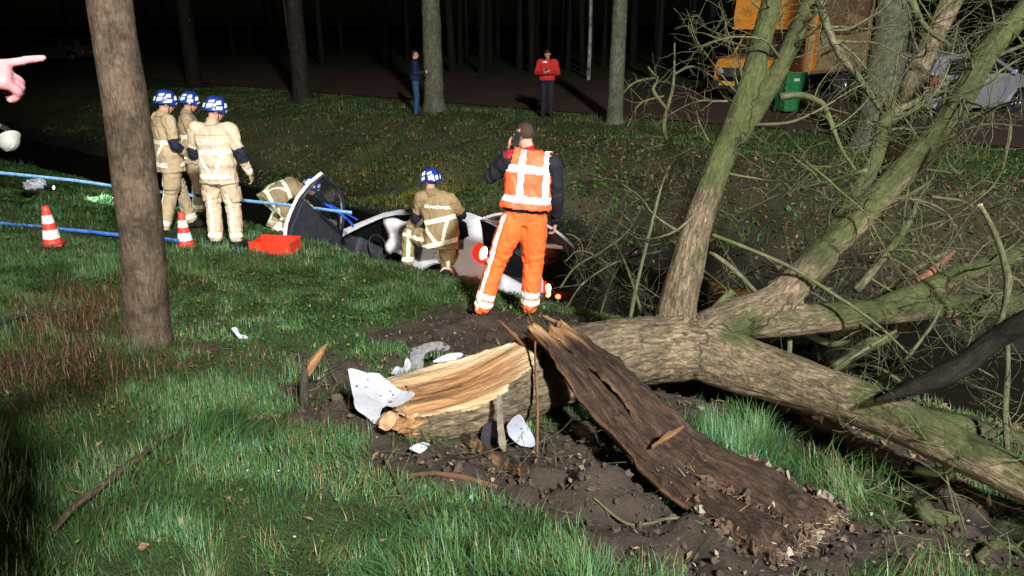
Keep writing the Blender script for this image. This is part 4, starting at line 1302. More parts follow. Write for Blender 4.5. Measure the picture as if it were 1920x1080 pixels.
# dead branches in the grass
def lying_branch(name, label, pts, m, moss, seed, r):
    rows = []
    for i, (px, py, rr) in enumerate(pts):
        p = G(px, py); p[2] += rr * r
        rows.append((*p, rr))
    c = np.array(rows); base = c[0, :3].copy()
    t = thing(name, label, 'branch', base)
    c[:, :3] -= base
    V, q, tr, Gn, P = limb_np(c, len(c) * 8, 9, .18, seed)
    link('bark', mesh_np('bark', V, q, tr, {'grain': Gn, 'wood': np.zeros(len(V)), 'moss': np.full(len(V), moss)}), t, m)
    for k in range(3):
        i = int(len(P) * (.25 + .22 * k)); p0 = P[i, :3]
        d = np.array([random.uniform(-1, 1), random.uniform(-1, 1), .35])
        g_ = [(*p0, P[i, 3] * .5), (*(p0 + d * .05), P[i, 3] * .35), (*(p0 + d * .11 + np.array([.02, 0, 0])), .0015)]
        V, q, tr, Gn, _ = limb_np(g_, 7, 5, 0, seed)
        link('twig', mesh_np('twig', V, q, tr, {'grain': Gn, 'wood': np.zeros(len(V)), 'moss': np.full(len(V), moss)}), t, m)
    return t
M_stick = bark_mat('stick_bark', (0.05, 0.035, 0.025), (0.22, 0.165, 0.115), (0.1, 0.11, 0.05), (60, 9), .7, 0.3)
lying_branch('dead_branch', 'long bare brown branch lying in the long grass at lower left', [(112, 1035, .010), (150, 995, .016), (205, 945, .016), (255, 885, .016), (300, 840, .014), (335, 812, .010), (356, 785, .004)], M_stick, .0, 71, 3.5)
lying_branch('mossy_branch', 'thin yellow-green mossy branch bending from the log end into the grass', [(790, 1010, .004), (768, 970, .009), (745, 920, .010), (725, 880, .010), (735, 850, .008), (742, 800, .008), (752, 770, .008)], M_barkT, .7, 72, 3)
lying_branch('dead_branch', 'dark curved stick arching over the grass left of the leaning tree', [(-10, 622, .012), (40, 608, .013), (85, 605, .012), (118, 620, .010), (132, 640, .006)], M_barkB, 0, 73, 5)
lying_branch('mossy_branch', 'thick pale green mossy root lying at the lower right corner', [(1690, 925, .03), (1720, 965, .045), (1745, 985, .04), (1800, 988, .02)], M_barkF, 1.0, 74, .9)
lying_branch('mossy_branch', 'long bent mossy twig running along the mud in front of the slab', [(1110, 965, .005), (1180, 995, .007), (1260, 1000, .007), (1320, 1020, .006), (1360, 1045, .003)], M_barkT, .4, 75, 2)
lying_branch('mossy_branch', 'short stubby green root in the mud at the bottom right edge', [(1830, 1060, .02), (1860, 1040, .025), (1900, 1030, .02), (1925, 1045, .012)], M_barkF, 1.0, 76, 1)

# ------------------------------------------------------------------ pieces of the wreck in the mud
M_white = noise_mat('white_car_paint', (0.66, 0.67, 0.72), (0.74, 0.75, 0.80), 3, 0.3, 0, coat=.5, dirt=(0.10, 0.075, 0.055), dirt_scale=9, dirt_lo=.60, dirt_hi=.68)
M_frag = noise_mat('scratched_white_plastic', (0.34, 0.365, 0.43), (0.44, 0.46, 0.52), 4, 0.42, .25, dirt=(0.08, 0.06, 0.045), dirt_scale=26, dirt_lo=.59, dirt_hi=.63)
M_greyfrag = noise_mat('torn_grey_plastic', (0.12, 0.12, 0.13), (0.34, 0.34, 0.36), 14, .5, .2, dirt=(0.05, 0.04, 0.03), dirt_scale=14, dirt_lo=.5, dirt_hi=.6)
def fragment(name, label, pts, d_of, m, bulge=.05, thick=.004, seed=0, step=.03, cat='debris', holes=()):
    """curved shard whose outline is laid out from the photograph at its own distance; local axes are metres"""
    pl = np.array(pts, float)
    ext = np.vstack([pl[-2:], pl, pl[:3]])
    cl = catmull(ext, (len(ext) - 1) * 4 + 1)[8:-12] if len(pl) > 3 else pl
    rr_ = np.random.default_rng(seed)
    pts = [(float(a), float(b)) for a, b in cl + rr_.normal(0, .35, cl.shape)]
    pc = np.mean([(a, b) for a, b in pts], 0)
    c0 = at(pc[0], pc[1], d_of(*pc))
    t = thing(name, label, cat, c0)
    def fm(u, v):
        p = at(u * 1000, v * 1000, d_of(u * 1000, v * 1000)) - c0
        k = 0.5 + .5 * float(n3(u * 15, v * 15, seed, seed)) + .9 * abs(math.sin((u * 23 + v * 17) + seed)) * .5
        return p + np.array([.15 * bulge * k, -bulge * 1.3 * k, bulge * .8 * k])
    o = panel('shell', [(a / 1000, b / 1000) for a, b in pts], m, t, [[(a / 1000, b / 1000) for a, b in h] for h in holes], fm, step, thick)
    return t
ring = lambda x, y, r: [(x + r * math.cos(a), y + r * math.sin(a)) for a in np.linspace(0, 6.28, 9)[:-1]]
fragment('bumper_fragment', 'big white torn bumper shard stuck at the broken end of the log',
    [(654, 695), (690, 700), (712, 703), (735, 722), (755, 734), (778, 738), (766, 752), (742, 764), (726, 762), (716, 772), (713, 792), (706, 796), (690, 782), (668, 765), (663, 740)],
    lambda x, y: 3.58 + .0016 * max(0, y - 738) + .0024 * max(0, x - 722) + .001 * max(0, 715 - y), M_frag, .06, .008, 3, .018, holes=[ring(670, 725, 2.6), ring(733, 757, 2.2)])
tB = fragment('bumper_fragment', 'crumpled grey and white car part lying behind the log',
    [(770, 700), (772, 660), (782, 655), (800, 645), (825, 643), (842, 655), (835, 662), (806, 660), (795, 668), (792, 697)], lambda x, y: 4.75, M_greyfrag, .10, .006, 5, .012)
fragment('bumper_fragment', 'smooth white curved shard lying on the mud behind the log',
    [(812, 680), (830, 668), (862, 662), (866, 670), (838, 680)], lambda x, y: 4.7 + .004 * (680 - y), M_frag, .03, .005, 6, .012)
fragment('bumper_fragment', 'small jagged silvery scraps heaped behind the log beside the grey part',
    [(735, 703), (744, 690), (757, 692), (762, 675), (770, 680), (768, 700), (752, 706)], lambda x, y: 4.55, M_frag, .05, .004, 7, .008)
fragment('bumper_fragment', 'small flat white chip lying on the ground under the log end',
    [(768, 842), (788, 830), (806, 834), (786, 850)], lambda x, y: 3.42 - .0045 * (y - 840), M_frag, .012, .004, 8, .01)
fragment('bumper_fragment', 'white plastic shard with twigs over it beneath the log beside the hanging splinter',
    [(950, 800), (960, 785), (972, 778), (985, 800), (1000, 830), (990, 838), (968, 832), (952, 815)], lambda x, y: 3.66, M_frag, .05, .005, 9, .012)
fragment('black_plastic_part', 'crushed black plastic car part under the log left of the white shard',
    [(905, 800), (925, 790), (938, 805), (935, 838), (912, 840), (900, 822)], lambda x, y: 3.68, M_dark, .05, .01, 10, .012)
fragment('bumper_fragment', 'small torn white strip lying in the grass right of the leaning tree',
    [(436, 618), (446, 616), (452, 628), (466, 632), (466, 637), (450, 636)], lambda x, y: G(450, 632)[1] + .0 + .004 * (632 - y), M_frag, .02, .004, 11, .008)
fragment('bumper_fragment', 'shiny scrap of chrome lying at the foot of the leaning tree',
    [(325, 660), (335, 656), (344, 664), (336, 671), (327, 668)], lambda x, y: 4.85 + .01 * (664 - y), M_metal, .015, .004, 12, .008)
fragment('bark_fragment', 'upright slip of grey bark leaning on the log beside the hanging splinter',
    [(930, 745), (940, 748), (944, 800), (948, 838), (936, 838), (932, 790)], lambda x, y: 3.55 + .0015 * (800 - y), noise_mat('grey_slip', (0.09, .075, .05), (0.2, .17, .12), 20, .9, .5), .02, .012, 13, .012)
fragment('bark_fragment', 'torn root end jutting from under the white bumper shard',
    [(712, 800), (718, 780), (735, 772), (748, 784), (740, 800), (726, 806)], lambda x, y: 3.52, noise_mat('torn_root', (0.22, .13, .07), (0.42, .27, .15), 20, .9, .5), .05, .03, 14, .012)
fragment('bark_fragment', 'reddish brown bark scrap lying in the grass left of the broken stake',
    [(470, 785), (490, 778), (520, 776), (530, 785), (505, 796), (480, 797)], lambda x, y: G(500, 790)[1] + .004 * (790 - y), noise_mat('red_scrap', (0.16, .085, .05), (0.3, .17, .1), 20, .9, .5), .03, .01, 15, .012)
for k, (px, py, lab) in enumerate([(468, 916, 'tiny white chip in the grass left of the mossy branch'), (526, 913, 'white chip of plastic in the foreground grass, further right'), (555, 1032, 'white chip near the bottom edge of the grass'), (1390, 772, 'round pale wood chip on the ground right of the slab')]):
    p_ = G(px, py); p_[2] += .03
    V, q, tr = ball_np((0, 0, 0), (.007, .006, .003), 7, 4)
    tag(link('plastic_chip', mesh_np('plastic_chip', V, q, tr, None, False), None, M_frag), lab, 'debris').location = p_

# ------------------------------------------------------------------ barrier tape, cones, tool box, lit bundle
def tape(name, label, ctrl, m, half=.021, sag=.05):
    """flat plastic tape through x,y,z points, standing on edge with slight twist"""
    P = catmull(np.array(ctrl, float), 80)
    tt = np.linspace(0, 1, 80)
    P[:, 2] += .002 * np.sin(tt * 40)
    T, _, _ = frames(P)
    tw = .12 * np.sin(tt * 9 + .5)
    side = np.cross(T, [0, 0, 1]); side /= np.linalg.norm(side, axis=1)[:, None]
    e = np.array([0, 0, 1.0])[None] * np.cos(tw)[:, None] + side * np.sin(tw)[:, None]
    V = np.stack([P - e * half, P + e * half], 1).reshape(-1, 3)
    q = np.array([(2 * i, 2 * i + 1, 2 * i + 3, 2 * i + 2) for i in range(79)])
    o = link(name, mesh_np(name, V - P[0], q, None, {'lane': np.stack([tt * 30, np.zeros(80), np.zeros(80)], 1).repeat(2, 0)}), None, m)
    o.location = P[0]
    md = o.modifiers.new('t', 'SOLIDIFY'); md.thickness = .001
    return tag(o, label, 'barrier tape')
M_tapeL = noise_mat('light_blue_tape', (0.13, 0.36, 0.70), (0.27, 0.54, 0.84), 22, .6, spec=.5)
M_tapeD = noise_mat('deep_blue_tape', (0.02, 0.10, 0.42), (0.06, 0.2, 0.62), 22, .6, spec=.5)
tape('barrier_tape', 'upper light blue barrier tape stretched behind the leaning tree to the wrecked car door',
     [at(-60, 319, 9.3), at(110, 335, 9.6), at(250, 354, 10.0), at(330, 363, 10.25), at(470, 377, 10.3), at(560, 387, 10.05), at(610, 393, 9.75), at(660, 399, 9.6)], M_tapeL)
tape('barrier_tape', 'lower deep blue barrier tape hanging behind the traffic cone towards the second cone',
     [at(px, py, G(px, py)[1] - .3) for px, py in ((-60, 413), (110, 429), (230, 441), (300, 447), (337, 452))], M_tapeD, .022)
M_coneR = noise_mat('cone_red', (0.62, 0.05, 0.03), (0.75, 0.075, 0.045), 6, .45, .03)
M_coneW = noise_mat('cone_white', (0.72, 0.72, 0.72), (0.85, 0.85, 0.85), 10, .5, .03)
M_coneB = noise_mat('cone_dark', (0.30, 0.03, 0.03), (0.4, 0.05, 0.04), 10, .6, .05)
def cone(label, base, h=.5):
    t = thing('traffic_cone', label, 'traffic cone', base, .3, 'traffic cones at the barrier tape')
    bevel_box('base', (.225, .225, .03), M_coneB, t, (0, 0, .018), .008)
    R0, R1 = .098, .033
    rad = lambda z: R0 + (R1 - R0) * z
    bands = [(0.06, .20, M_coneR, 'body'), (.20, .42, M_coneW, 'reflective_band'), (.42, .58, M_coneR, 'body'), (.58, .78, M_coneW, 'reflective_band'), (.78, 1.0, M_coneR, 'tip')]
    for a, b, m, nm in bands:
        e = .002 if m is M_coneW else 0
        prof = [(rad(a) + e, a * h), (rad((a + b) / 2) + e, (a + b) / 2 * h), (rad(b) + e, b * h)]
        if nm == 'tip': prof += [(R1 * .7, h * 1.005), (R1 * .45, h * .99)]
        V, q = lathe(prof, 24)
        link(nm, mesh_np(nm, V, q), t, m)
    return t
cb = G(100, 461); cone('red and white traffic cone standing alone left of the leaning tree', cb, .44)
cb2 = G(348, 457); cone('red and white traffic cone at the feet of the left firefighter', cb2, .43)

def toolbox():
    b = G(515, 469); b[1] += .05
    t = thing('tool_box', 'open red plastic tool tray in the grass beside the crouching firefighter', 'tool box', b, R(-8))
    m = noise_mat('red_plastic', (0.62, 0.035, 0.015), (0.72, 0.05, 0.02), 5, .4, .02)
    w_, d_, h_ = .52, .34, .15
    th = .012
    bevel_box('side_panel', (w_, th, h_), m, t, (0, -d_ / 2, h_ / 2 + .01), .004)
    bevel_box('side_panel', (w_, th, h_), m, t, (0, d_ / 2, h_ / 2 + .01), .004)
    bevel_box('end_panel', (th, d_ - th - .004, h_), m, t, (-w_ / 2 + th / 2, 0, h_ / 2 + .01), .004)
    bevel_box('end_panel', (th, d_ - th - .004, h_), m, t, (w_ / 2 - th / 2, 0, h_ / 2 + .01), .004)
    bevel_box('bottom', (w_ - .03, d_ - .02, .01), m, t, (0, 0, .012), .002)
    for s in (-1, 1):
        bevel_box('rim', (w_ + .02, .02, .018), m, t, (0, s * (d_ / 2 + .002), h_ + .016), .005)
    for k in range(5):
        bevel_box('rib', (.012, .008, h_ * .8), m, t, (-.2 + .1 * k, -d_ / 2 - .009, h_ / 2 + .01), .003)
toolbox()

def torch_bundle():
    b = G(70, 362)
    t = thing('torch_bundle', 'crumpled silver bundle with a lit torch lying on the grass at the left', 'torch', b)
    V, q, tr = ball_np((0, 0, .09), (.17, .13, .10), 22, 14)
    V = V + .05 * np.stack([fbm(V[:, 0] * 14, V[:, 1] * 14, V[:, 2] * 14, s, 3) for s in (1, 2, 3)], 1)
    link('bag', mesh_np('bag', V, q, tr, None, False), t, noise_mat('silver_foil', (0.35, .38, .48), (0.7, .73, .85), 16, .35, .5, metal=.1))
    V, q = lathe([(0.0, 0), (.03, 0), (.03, .1), (.042, .12), (.042, .15), (.03, .152)], 14)
    tb = link('torch', mesh_np('torch', V, q), t, M_dark)
    tb.location = (.17, -.05, .07); tb.rotation_euler = (0, R(93), R(-4))
    V, q = lathe([(0.0, .151), (.02, .151), (.036, .150)], 14)
    ln = link('lens', mesh_np('lens', V, q), tb, emit_mat('torch_lens', (.75, 1, .9), 6, (.5, .5, .5)))
    L = bpy.data.lights.new('torch_light', 'SPOT'); L.energy = 700; L.color = (.62, 1.0, .78); L.spot_size = R(50); L.spot_blend = .6; L.shadow_soft_size = .03
    lo = bpy.data.objects.new('torch_light', L); COL.objects.link(lo)
    lo.location = (b[0] + .42, b[1] - .05, b[2] + .2)
    aim(lo, (b[0] + 1.7, b[1] - .12, b[2] - .08))
torch_bundle()
# ------------------------------------------------------------------ people
# Each body is one continuous surface: rounded sections along the spine and limbs, grown together, then coloured by garment.
def nrm(v):
    v = np.asarray(v, float); return v / (np.linalg.norm(v) + 1e-12)

class Body:
    def __init__(s):
        s.V, s.q, s.t, s.n, s.seg = [], [], [], 0, []
    def add(s, V, q, t):
        s.V.append(V); s.q.append(np.asarray(q).reshape(-1, 4) + s.n); s.t.append(np.asarray(t).reshape(-1, 3) + s.n); s.n += len(V)
    def chain(s, pts, rad, label, n=None, seg=14):
        c = np.column_stack([np.asarray(pts, float), rad])
        P = catmull(c, n or 6 * len(c))
        P[:, 3] = np.maximum(P[:, 3], min(rad) * .8)
        V, q, t, _ = tube(P[:, :3], P[:, 3], seg)
        s.add(V, q, t); s.seg.append((label, P))
        # round ends
        for e in (0, -1):
            V, q, t = ball_np(P[e, :3], P[e, 3] * .98, 12, 8); s.add(V, q, t)
    def sections(s, C, A, Bv, wa, wb, label, seg=26, n=40, power=2.4):
        """elliptical sections: centres C, lateral axes A, depth axes Bv, half widths wa, wb"""
        M = np.column_stack([np.asarray(C, float), np.asarray(A, float), np.asarray(Bv, float), wa, wb])
        P = catmull(M, n)
        th = np.linspace(0, 2 * math.pi, seg, endpoint=False)
        c = np.sign(np.cos(th)) * np.abs(np.cos(th)) ** (2 / power); d = np.sign(np.sin(th)) * np.abs(np.sin(th)) ** (2 / power)
        A_ = P[:, 3:6] / np.linalg.norm(P[:, 3:6], axis=1)[:, None]; B_ = P[:, 6:9] / np.linalg.norm(P[:, 6:9], axis=1)[:, None]
        V = P[:, None, :3] + (P[:, 9][:, None] * c[None])[..., None] * A_[:, None] + (P[:, 10][:, None] * d[None])[..., None] * B_[:, None]
        V = np.vstack([V.reshape(-1, 3), P[0, :3], P[-1, :3]])
        i = np.arange(n - 1)[:, None] * seg; j = np.arange(seg)[None]; k = (j + 1) % seg
        q = np.stack([i + j, i + k, i + seg + k, i + seg + j], 2).reshape(-1, 4)
        a, b = n * seg, n * seg + 1; o = (n - 1) * seg
        t = [(a, (x + 1) % seg, x) for x in range(seg)] + [(b, o + x, o + (x + 1) % seg) for x in range(seg)]
        s.add(V, q, np.array(t))
        s.seg.append((label, np.column_stack([P[:, :3], (P[:, 9] + P[:, 10]) / 2])))
        s.torso = (P, A_, B_)

def make_hand(b, wrist, d, palm, side, curl=.55, size=1.0, r=.0095, point=False, label='hand', thumb_out=1.0):
    """palm, four bent fingers of different length and a thumb from the side of the palm; side=+1 thumb towards lat"""
    d, palm = nrm(d), nrm(np.asarray(palm, float) - nrm(d) * (nrm(d) @ palm))
    lat = nrm(np.cross(d, palm)) * side
    s = size
    w = np.asarray(wrist, float)
    # palm as flat sections
    k = w + d * .095 * s
    for f in np.linspace(-1, 1, 5):
        o = lat * f * .030 * s
        b.chain([w + o * .55 + d * .005, w + o * .85 + d * .05 * s, k + o], [.0165 * s, .0165 * s, .0135 * s], label, 8, 10)
    Ls = [.072, .080, .075, .058]
    for i, f in enumerate((1, .34, -.34, -1)):
        L = Ls[i] * s
        base = k + lat * f * .033 * s
        cu = curl * (1 + .12 * i)
        if point: cu = 0.03 if i == 0 else 1.28 - .06 * i
        dd = nrm(d + lat * f * .10)
        pts = [base - d * .01]; p = base; ang = cu * .9
        for seg_, fr in ((0, .45), (1, .32), (2, .23)):
            dirv = dd * math.cos(ang) + palm * math.sin(ang)
            p = p + dirv * L * fr; pts.append(p); ang += cu * (1.0 if seg_ == 0 else .7)
        b.chain(pts, [r * s * 1.05, r * s, r * s * .93, r * s * .78], label, 12, 8)
    tb = w + lat * .026 * s + d * .022 * s + palm * .006
    t1 = tb + nrm(lat * .75 * thumb_out + d * .75 + palm * .35) * .042 * s
    t2 = t1 + nrm(lat * .25 * thumb_out + d * .95 + palm * (.35 + .3 * curl)) * .032 * s
    t3 = t2 + nrm(d * .9 + palm * (.4 + .5 * curl) - lat * .1) * .024 * s
    b.chain([tb, t1, t2, t3], [.0135 * s, .0115 * s, .0105 * s, .0085 * s], label, 12, 8)

def make_head(b, c, face, up, s=1.0):
    """skull, jaw, nose, brow, lips, ears"""
    f = nrm(face); u = nrm(np.asarray(up, float) - f * (f @ np.asarray(up, float))); r = np.cross(f, u)
    Rm = np.column_stack([r, f, u])
    def put(off, rad, lab='head'):
        V, q, t = ball_np((0, 0, 0), np.array(rad) * s, 16, 12)
        b.add(V @ Rm.T + c + Rm @ (np.array(off) * s), q, t)
        b.seg.append((lab, np.array([[*(c + Rm @ (np.array(off) * s)), min(rad) * s]] * 2)))
    put((0, -.012, .025), (.077, .093, .092)); put((0, .025, -.045), (.060, .066, .072)); put((0, .058, -.088), (.030, .028, .024))
    put((0, .088, .018), (.05, .012, .010)); put((0, .103, -.022), (.014, .020, .016)); put((0, .094, .0), (.010, .013, .024))
    put((0, .090, -.058), (.026, .012, .008)); put((0, .088, -.069), (.023, .011, .006))
    for e in (-1, 1): put((e * .077, -.005, -.008), (.010, .020, .032), 'ear')
    return Rm

def person(name, label, loc, rotz, J, tint, voxel=.0115, folds=.006, group=None, build=1.0, seed=0, cat='person', scale=1.0, hands=True, hand_kw=None, coat=0.0, boots=True, hand_r=.0095, skirt=0.0, leg=1.0):
    """J: joints in the person's own axes (x to its right, y ahead, z up)"""
    root = thing(name, label, cat, loc, rotz, group)
    root.scale = (scale,) * 3
    J = {k: np.asarray(v, float) for k, v in J.items()}
    b = Body()
    pel, wai, che, nek = J['pelvis'], J['waist'], J['chest'], J['neck']
    hipx = nrm(J['hip_r'] - J['hip_l']); shx = nrm(J['sh_r'] - J['sh_l'])
    mid = (J['sh_l'] + J['sh_r']) / 2
    spine = [pel + nrm(pel - wai) * (.085 + skirt), pel, pel * .5 + wai * .5, wai, wai * .45 + che * .55, che, mid * .75 + che * .25 + (nek - che) * .12, nek * .62 + mid * .38 + (nek - che) * .05, nek]
    T, _, _ = frames(np.array(spine))
    A, Bd = [], []
    for i, tt in enumerate(T):
        k = i / (len(T) - 1)
        a = hipx * (1 - k) + shx * k; a = nrm(a - tt * (a @ tt)); A.append(a); Bd.append(np.cross(tt, a) * -1)
    B_ = build
    wa = np.array([.135 if not skirt else .178 + coat * 1.5, .172 + coat, .182 + coat * 1.2, .176 + coat * .6, .188 + coat * .3, .205, .195, .095, .062]) * B_
    wb = np.array([.10 if not skirt else .135 + coat, .122 + coat * .8, .132 + coat, .120 + coat * .6, .130, .138, .112, .075, .062]) * B_
    b.sections(spine, A, Bd, wa, wb, 'torso')
    for s_ in ('l', 'r'):
        sh, el, wr = J['sh_' + s_], J['el_' + s_], J['wr_' + s_]
        b.chain([mid * .35 + sh * .65, sh, sh * .5 + el * .5, el], [.085 * B_, .082 * B_, .068 * B_, .058 * B_], 'arm_' + s_, 22)
        b.chain([el, el * .55 + wr * .45, wr], [.059 * B_, .056 * B_, .044 * B_], 'fore_' + s_, 18)
        hp, kn, an, to = J['hip_' + s_], J['kn_' + s_], J['an_' + s_], J['to_' + s_]
        b.chain([hp, hp * .6 + kn * .4, kn], [.102 * B_ * leg, .098 * B_ * leg, .079 * B_ * leg], 'thigh_' + s_, 22)
        b.chain([kn, kn * .62 + an * .38, an * .8 + kn * .2, an], [.079 * B_ * leg, .076 * B_ * leg, .071 * B_ * leg, .066 * B_ * leg], 'shin_' + s_, 22)
        dn = nrm(to - an) ; ft = to
        dwn = np.array([0, 0, -1.0])
        b.chain([an + dwn * .02, an * .5 + ft * .5 + dwn * .02, ft], [.052, .048, .036], 'foot_' + s_, 14)
        heel = an - nrm((ft - an) * [1, 1, 0]) * .035 + dwn * .045
        b.chain([heel, an + dwn * .05], [.036, .04], 'foot_' + s_, 8)
        if hands:
            kw = dict(d=wr - el, palm=-shx if s_ == 'r' else shx, side=1 if s_ == 'l' else -1, curl=.5)
            # thumb points ahead when the arm hangs
            d_ = nrm(kw['d']); lat_try = np.cross(d_, nrm(kw['palm']))
            fwd = np.cross(np.array([0, 0, 1.0]), shx)
            kw['side'] = 1 if lat_try @ fwd > 0 else -1
            kw.update((hand_kw or {}).get(s_, {}))
            make_hand(b, wr + nrm(kw['d']) * .012, kw.pop('d'), kw.pop('palm'), kw.pop('side'), label='hand_' + s_, r=hand_r, **kw)
    b.chain([nek - (nek - che) * .12, nek, J['head'] - (J['head'] - nek) * .35], [.066 * B_, .06, .056], 'neck', 12)
    Rm = make_head(b, J['head'], J['face'], J.get('up', J['head'] - nek))
    me = remesh(np.concatenate(b.V), np.concatenate(b.q), np.concatenate(b.t), voxel, 2)
    V = co_of(me); N = no_of(me)
    labs = sorted({l for l, _ in b.seg}); lid = {l: i for i, l in enumerate(labs)}
    best = np.full(len(V), 1e9); lab = np.zeros(len(V), int); par = np.zeros(len(V)); L_ = np.zeros(len(V))
    for l, P in b.seg:
        d2 = ((V[:, None] - P[None, :, :3]) ** 2).sum(2); k = d2.argmin(1)
        dd = np.sqrt(d2[np.arange(len(V)), k]) - P[k, 3]
        if l == 'torso': dd = dd * .7
        m = dd < best
        u = np.concatenate([[0], np.cumsum(np.linalg.norm(np.diff(P[:, :3], axis=0), axis=1))])
        Tt = np.gradient(P[:, :3], axis=0); Tt /= np.linalg.norm(Tt, axis=1)[:, None] + 1e-9
        best[m] = dd[m]; lab[m] = lid[l]; par[m] = (u[k] + ((V - P[k, :3]) * Tt[k]).sum(1))[m] / (u[-1] + 1e-9); L_[m] = u[-1]
    P, A_, Bq = b.torso
    d2 = ((V[:, None] - P[None, :, :3]) ** 2).sum(2); k = d2.argmin(1)
    lat = ((V - P[k, :3]) * A_[k]).sum(1); dep = ((V - P[k, :3]) * Bq[k]).sum(1)
    us = np.concatenate([[0], np.cumsum(np.linalg.norm(np.diff(P[:, :3], axis=0), axis=1))])
    Tt = np.gradient(P[:, :3], axis=0); Tt /= np.linalg.norm(Tt, axis=1)[:, None] + 1e-9
    axis_t = nrm(nek - pel); tz = (V - pel) @ axis_t + .08     # metres up the trunk from the crotch
    lat = (V - pel - np.outer((V - pel) @ axis_t, axis_t)) @ shx - np.interp(tz, [.08, .5], [0, (che - pel) @ shx - ((che - pel) @ axis_t) * (axis_t @ shx)]) * 0
    hl = ((V - J['head']) @ Rm)
    region = np.array(labs)[lab]
    cloth = ~np.isin(region, ['head', 'ear', 'neck', 'hand_l', 'hand_r'])
    fo = .6 * fbm(V[:, 0] * 9, V[:, 1] * 9, V[:, 2] * 5 , seed, 3) - 1.1 * np.abs(fbm((V[:, 0] + V[:, 2] * .5) * 13, V[:, 1] * 13, (V[:, 2] - V[:, 0] * .6) * 8, seed + 5, 2)) + .35
    limb = np.isin(region, ['arm_l', 'arm_r', 'fore_l', 'fore_r', 'thigh_l', 'thigh_r', 'shin_l', 'shin_r'])
    rings = np.sin(par * L_ * 75 + 5 * fbm(V[:, 0] * 7, V[:, 1] * 7, V[:, 2] * 7, seed + 9, 2)) * limb * .5 * np.exp(-((par - .92) / .3) ** 2)
    V = V + N * (folds * (fo + rings) * cloth)[:, None]
    C = np.zeros((len(V), 4)); C[:, 3] = 1
    ctx = dict(region=region, t=par, L=L_, lat=lat, dep=dep, tz=tz, V=V, N=N, head=hl, labs=labs, J=J)
    C[:, :3] = tint(ctx)
    put_co(me, V); set_attr(me, 'tint', C)
    body = link('body', me, root, M_cloth)
    return root, body, ctx, Rm, J

def base_pose(stance=.13, **kw):
    J = dict(pelvis=(0, 0, .98), waist=(0, 0, 1.13), chest=(0, 0, 1.33), neck=(0, .0, 1.52), head=(0, .025, 1.665), face=(0, 1, 0), up=(0, 0, 1),
             sh_l=(-.205, 0, 1.45), sh_r=(.205, 0, 1.45), el_l=(-.275, -.03, 1.16), el_r=(.275, -.03, 1.16), wr_l=(-.27, .09, .93), wr_r=(.27, .09, .93),
             hip_l=(-.095, 0, .93), hip_r=(.095, 0, .93), kn_l=(-stance, .025, .51), kn_r=(stance, .025, .51), an_l=(-stance - .01, -.02, .09), an_r=(stance + .01, -.02, .09),
             to_l=(-stance - .04, .15, .036), to_r=(stance + .04, .15, .036))
    J.update(kw)
    return J

SKIN = np.array([.50, .27, .19])
def band(x, c, w): return np.abs(x - c) < w
def paint_head(c, C, hair=(.05, .035, .025), hair_z=.045, skin=SKIN, bald=False, back=True):
    h = c['head']; reg = c['region']
    hd = np.isin(reg, ['head', 'ear', 'neck', 'hand_l', 'hand_r'])
    C[hd] = skin
    isd = np.isin(reg, ['head', 'ear'])
    lips = isd & (h[:, 1] > .075) & (np.abs(h[:, 0]) < .026) & (np.abs(h[:, 2] + .063) < .009); C[lips] = np.array(skin) * [.8, .5, .5]
    eye = isd & (h[:, 1] > .06) & (np.abs(np.abs(h[:, 0]) - .032) < .014) & (np.abs(h[:, 2] - .002) < .007); C[eye] = (.03, .02, .02)
    brow = isd & (h[:, 1] > .06) & (np.abs(np.abs(h[:, 0]) - .034) < .02) & (np.abs(h[:, 2] - .024) < .006); C[brow] = np.array(hair) * 1.2
    hz = hair_z + .02 * fbm(h[:, 0] * 60, h[:, 1] * 60, h[:, 2] * 20, 3, 2)
    hr = (reg == 'head') & ((h[:, 2] > hz + .02 * smooth(.0, .08, h[:, 1])) | ((h[:, 1] < -.015) & (h[:, 2] > -.065 + .012 * fbm(h[:, 0] * 50, h[:, 2] * 50, 0, 4, 2)) & (np.abs(h[:, 0]) < .082)))
    C[hr] = np.array(hair)
    return C

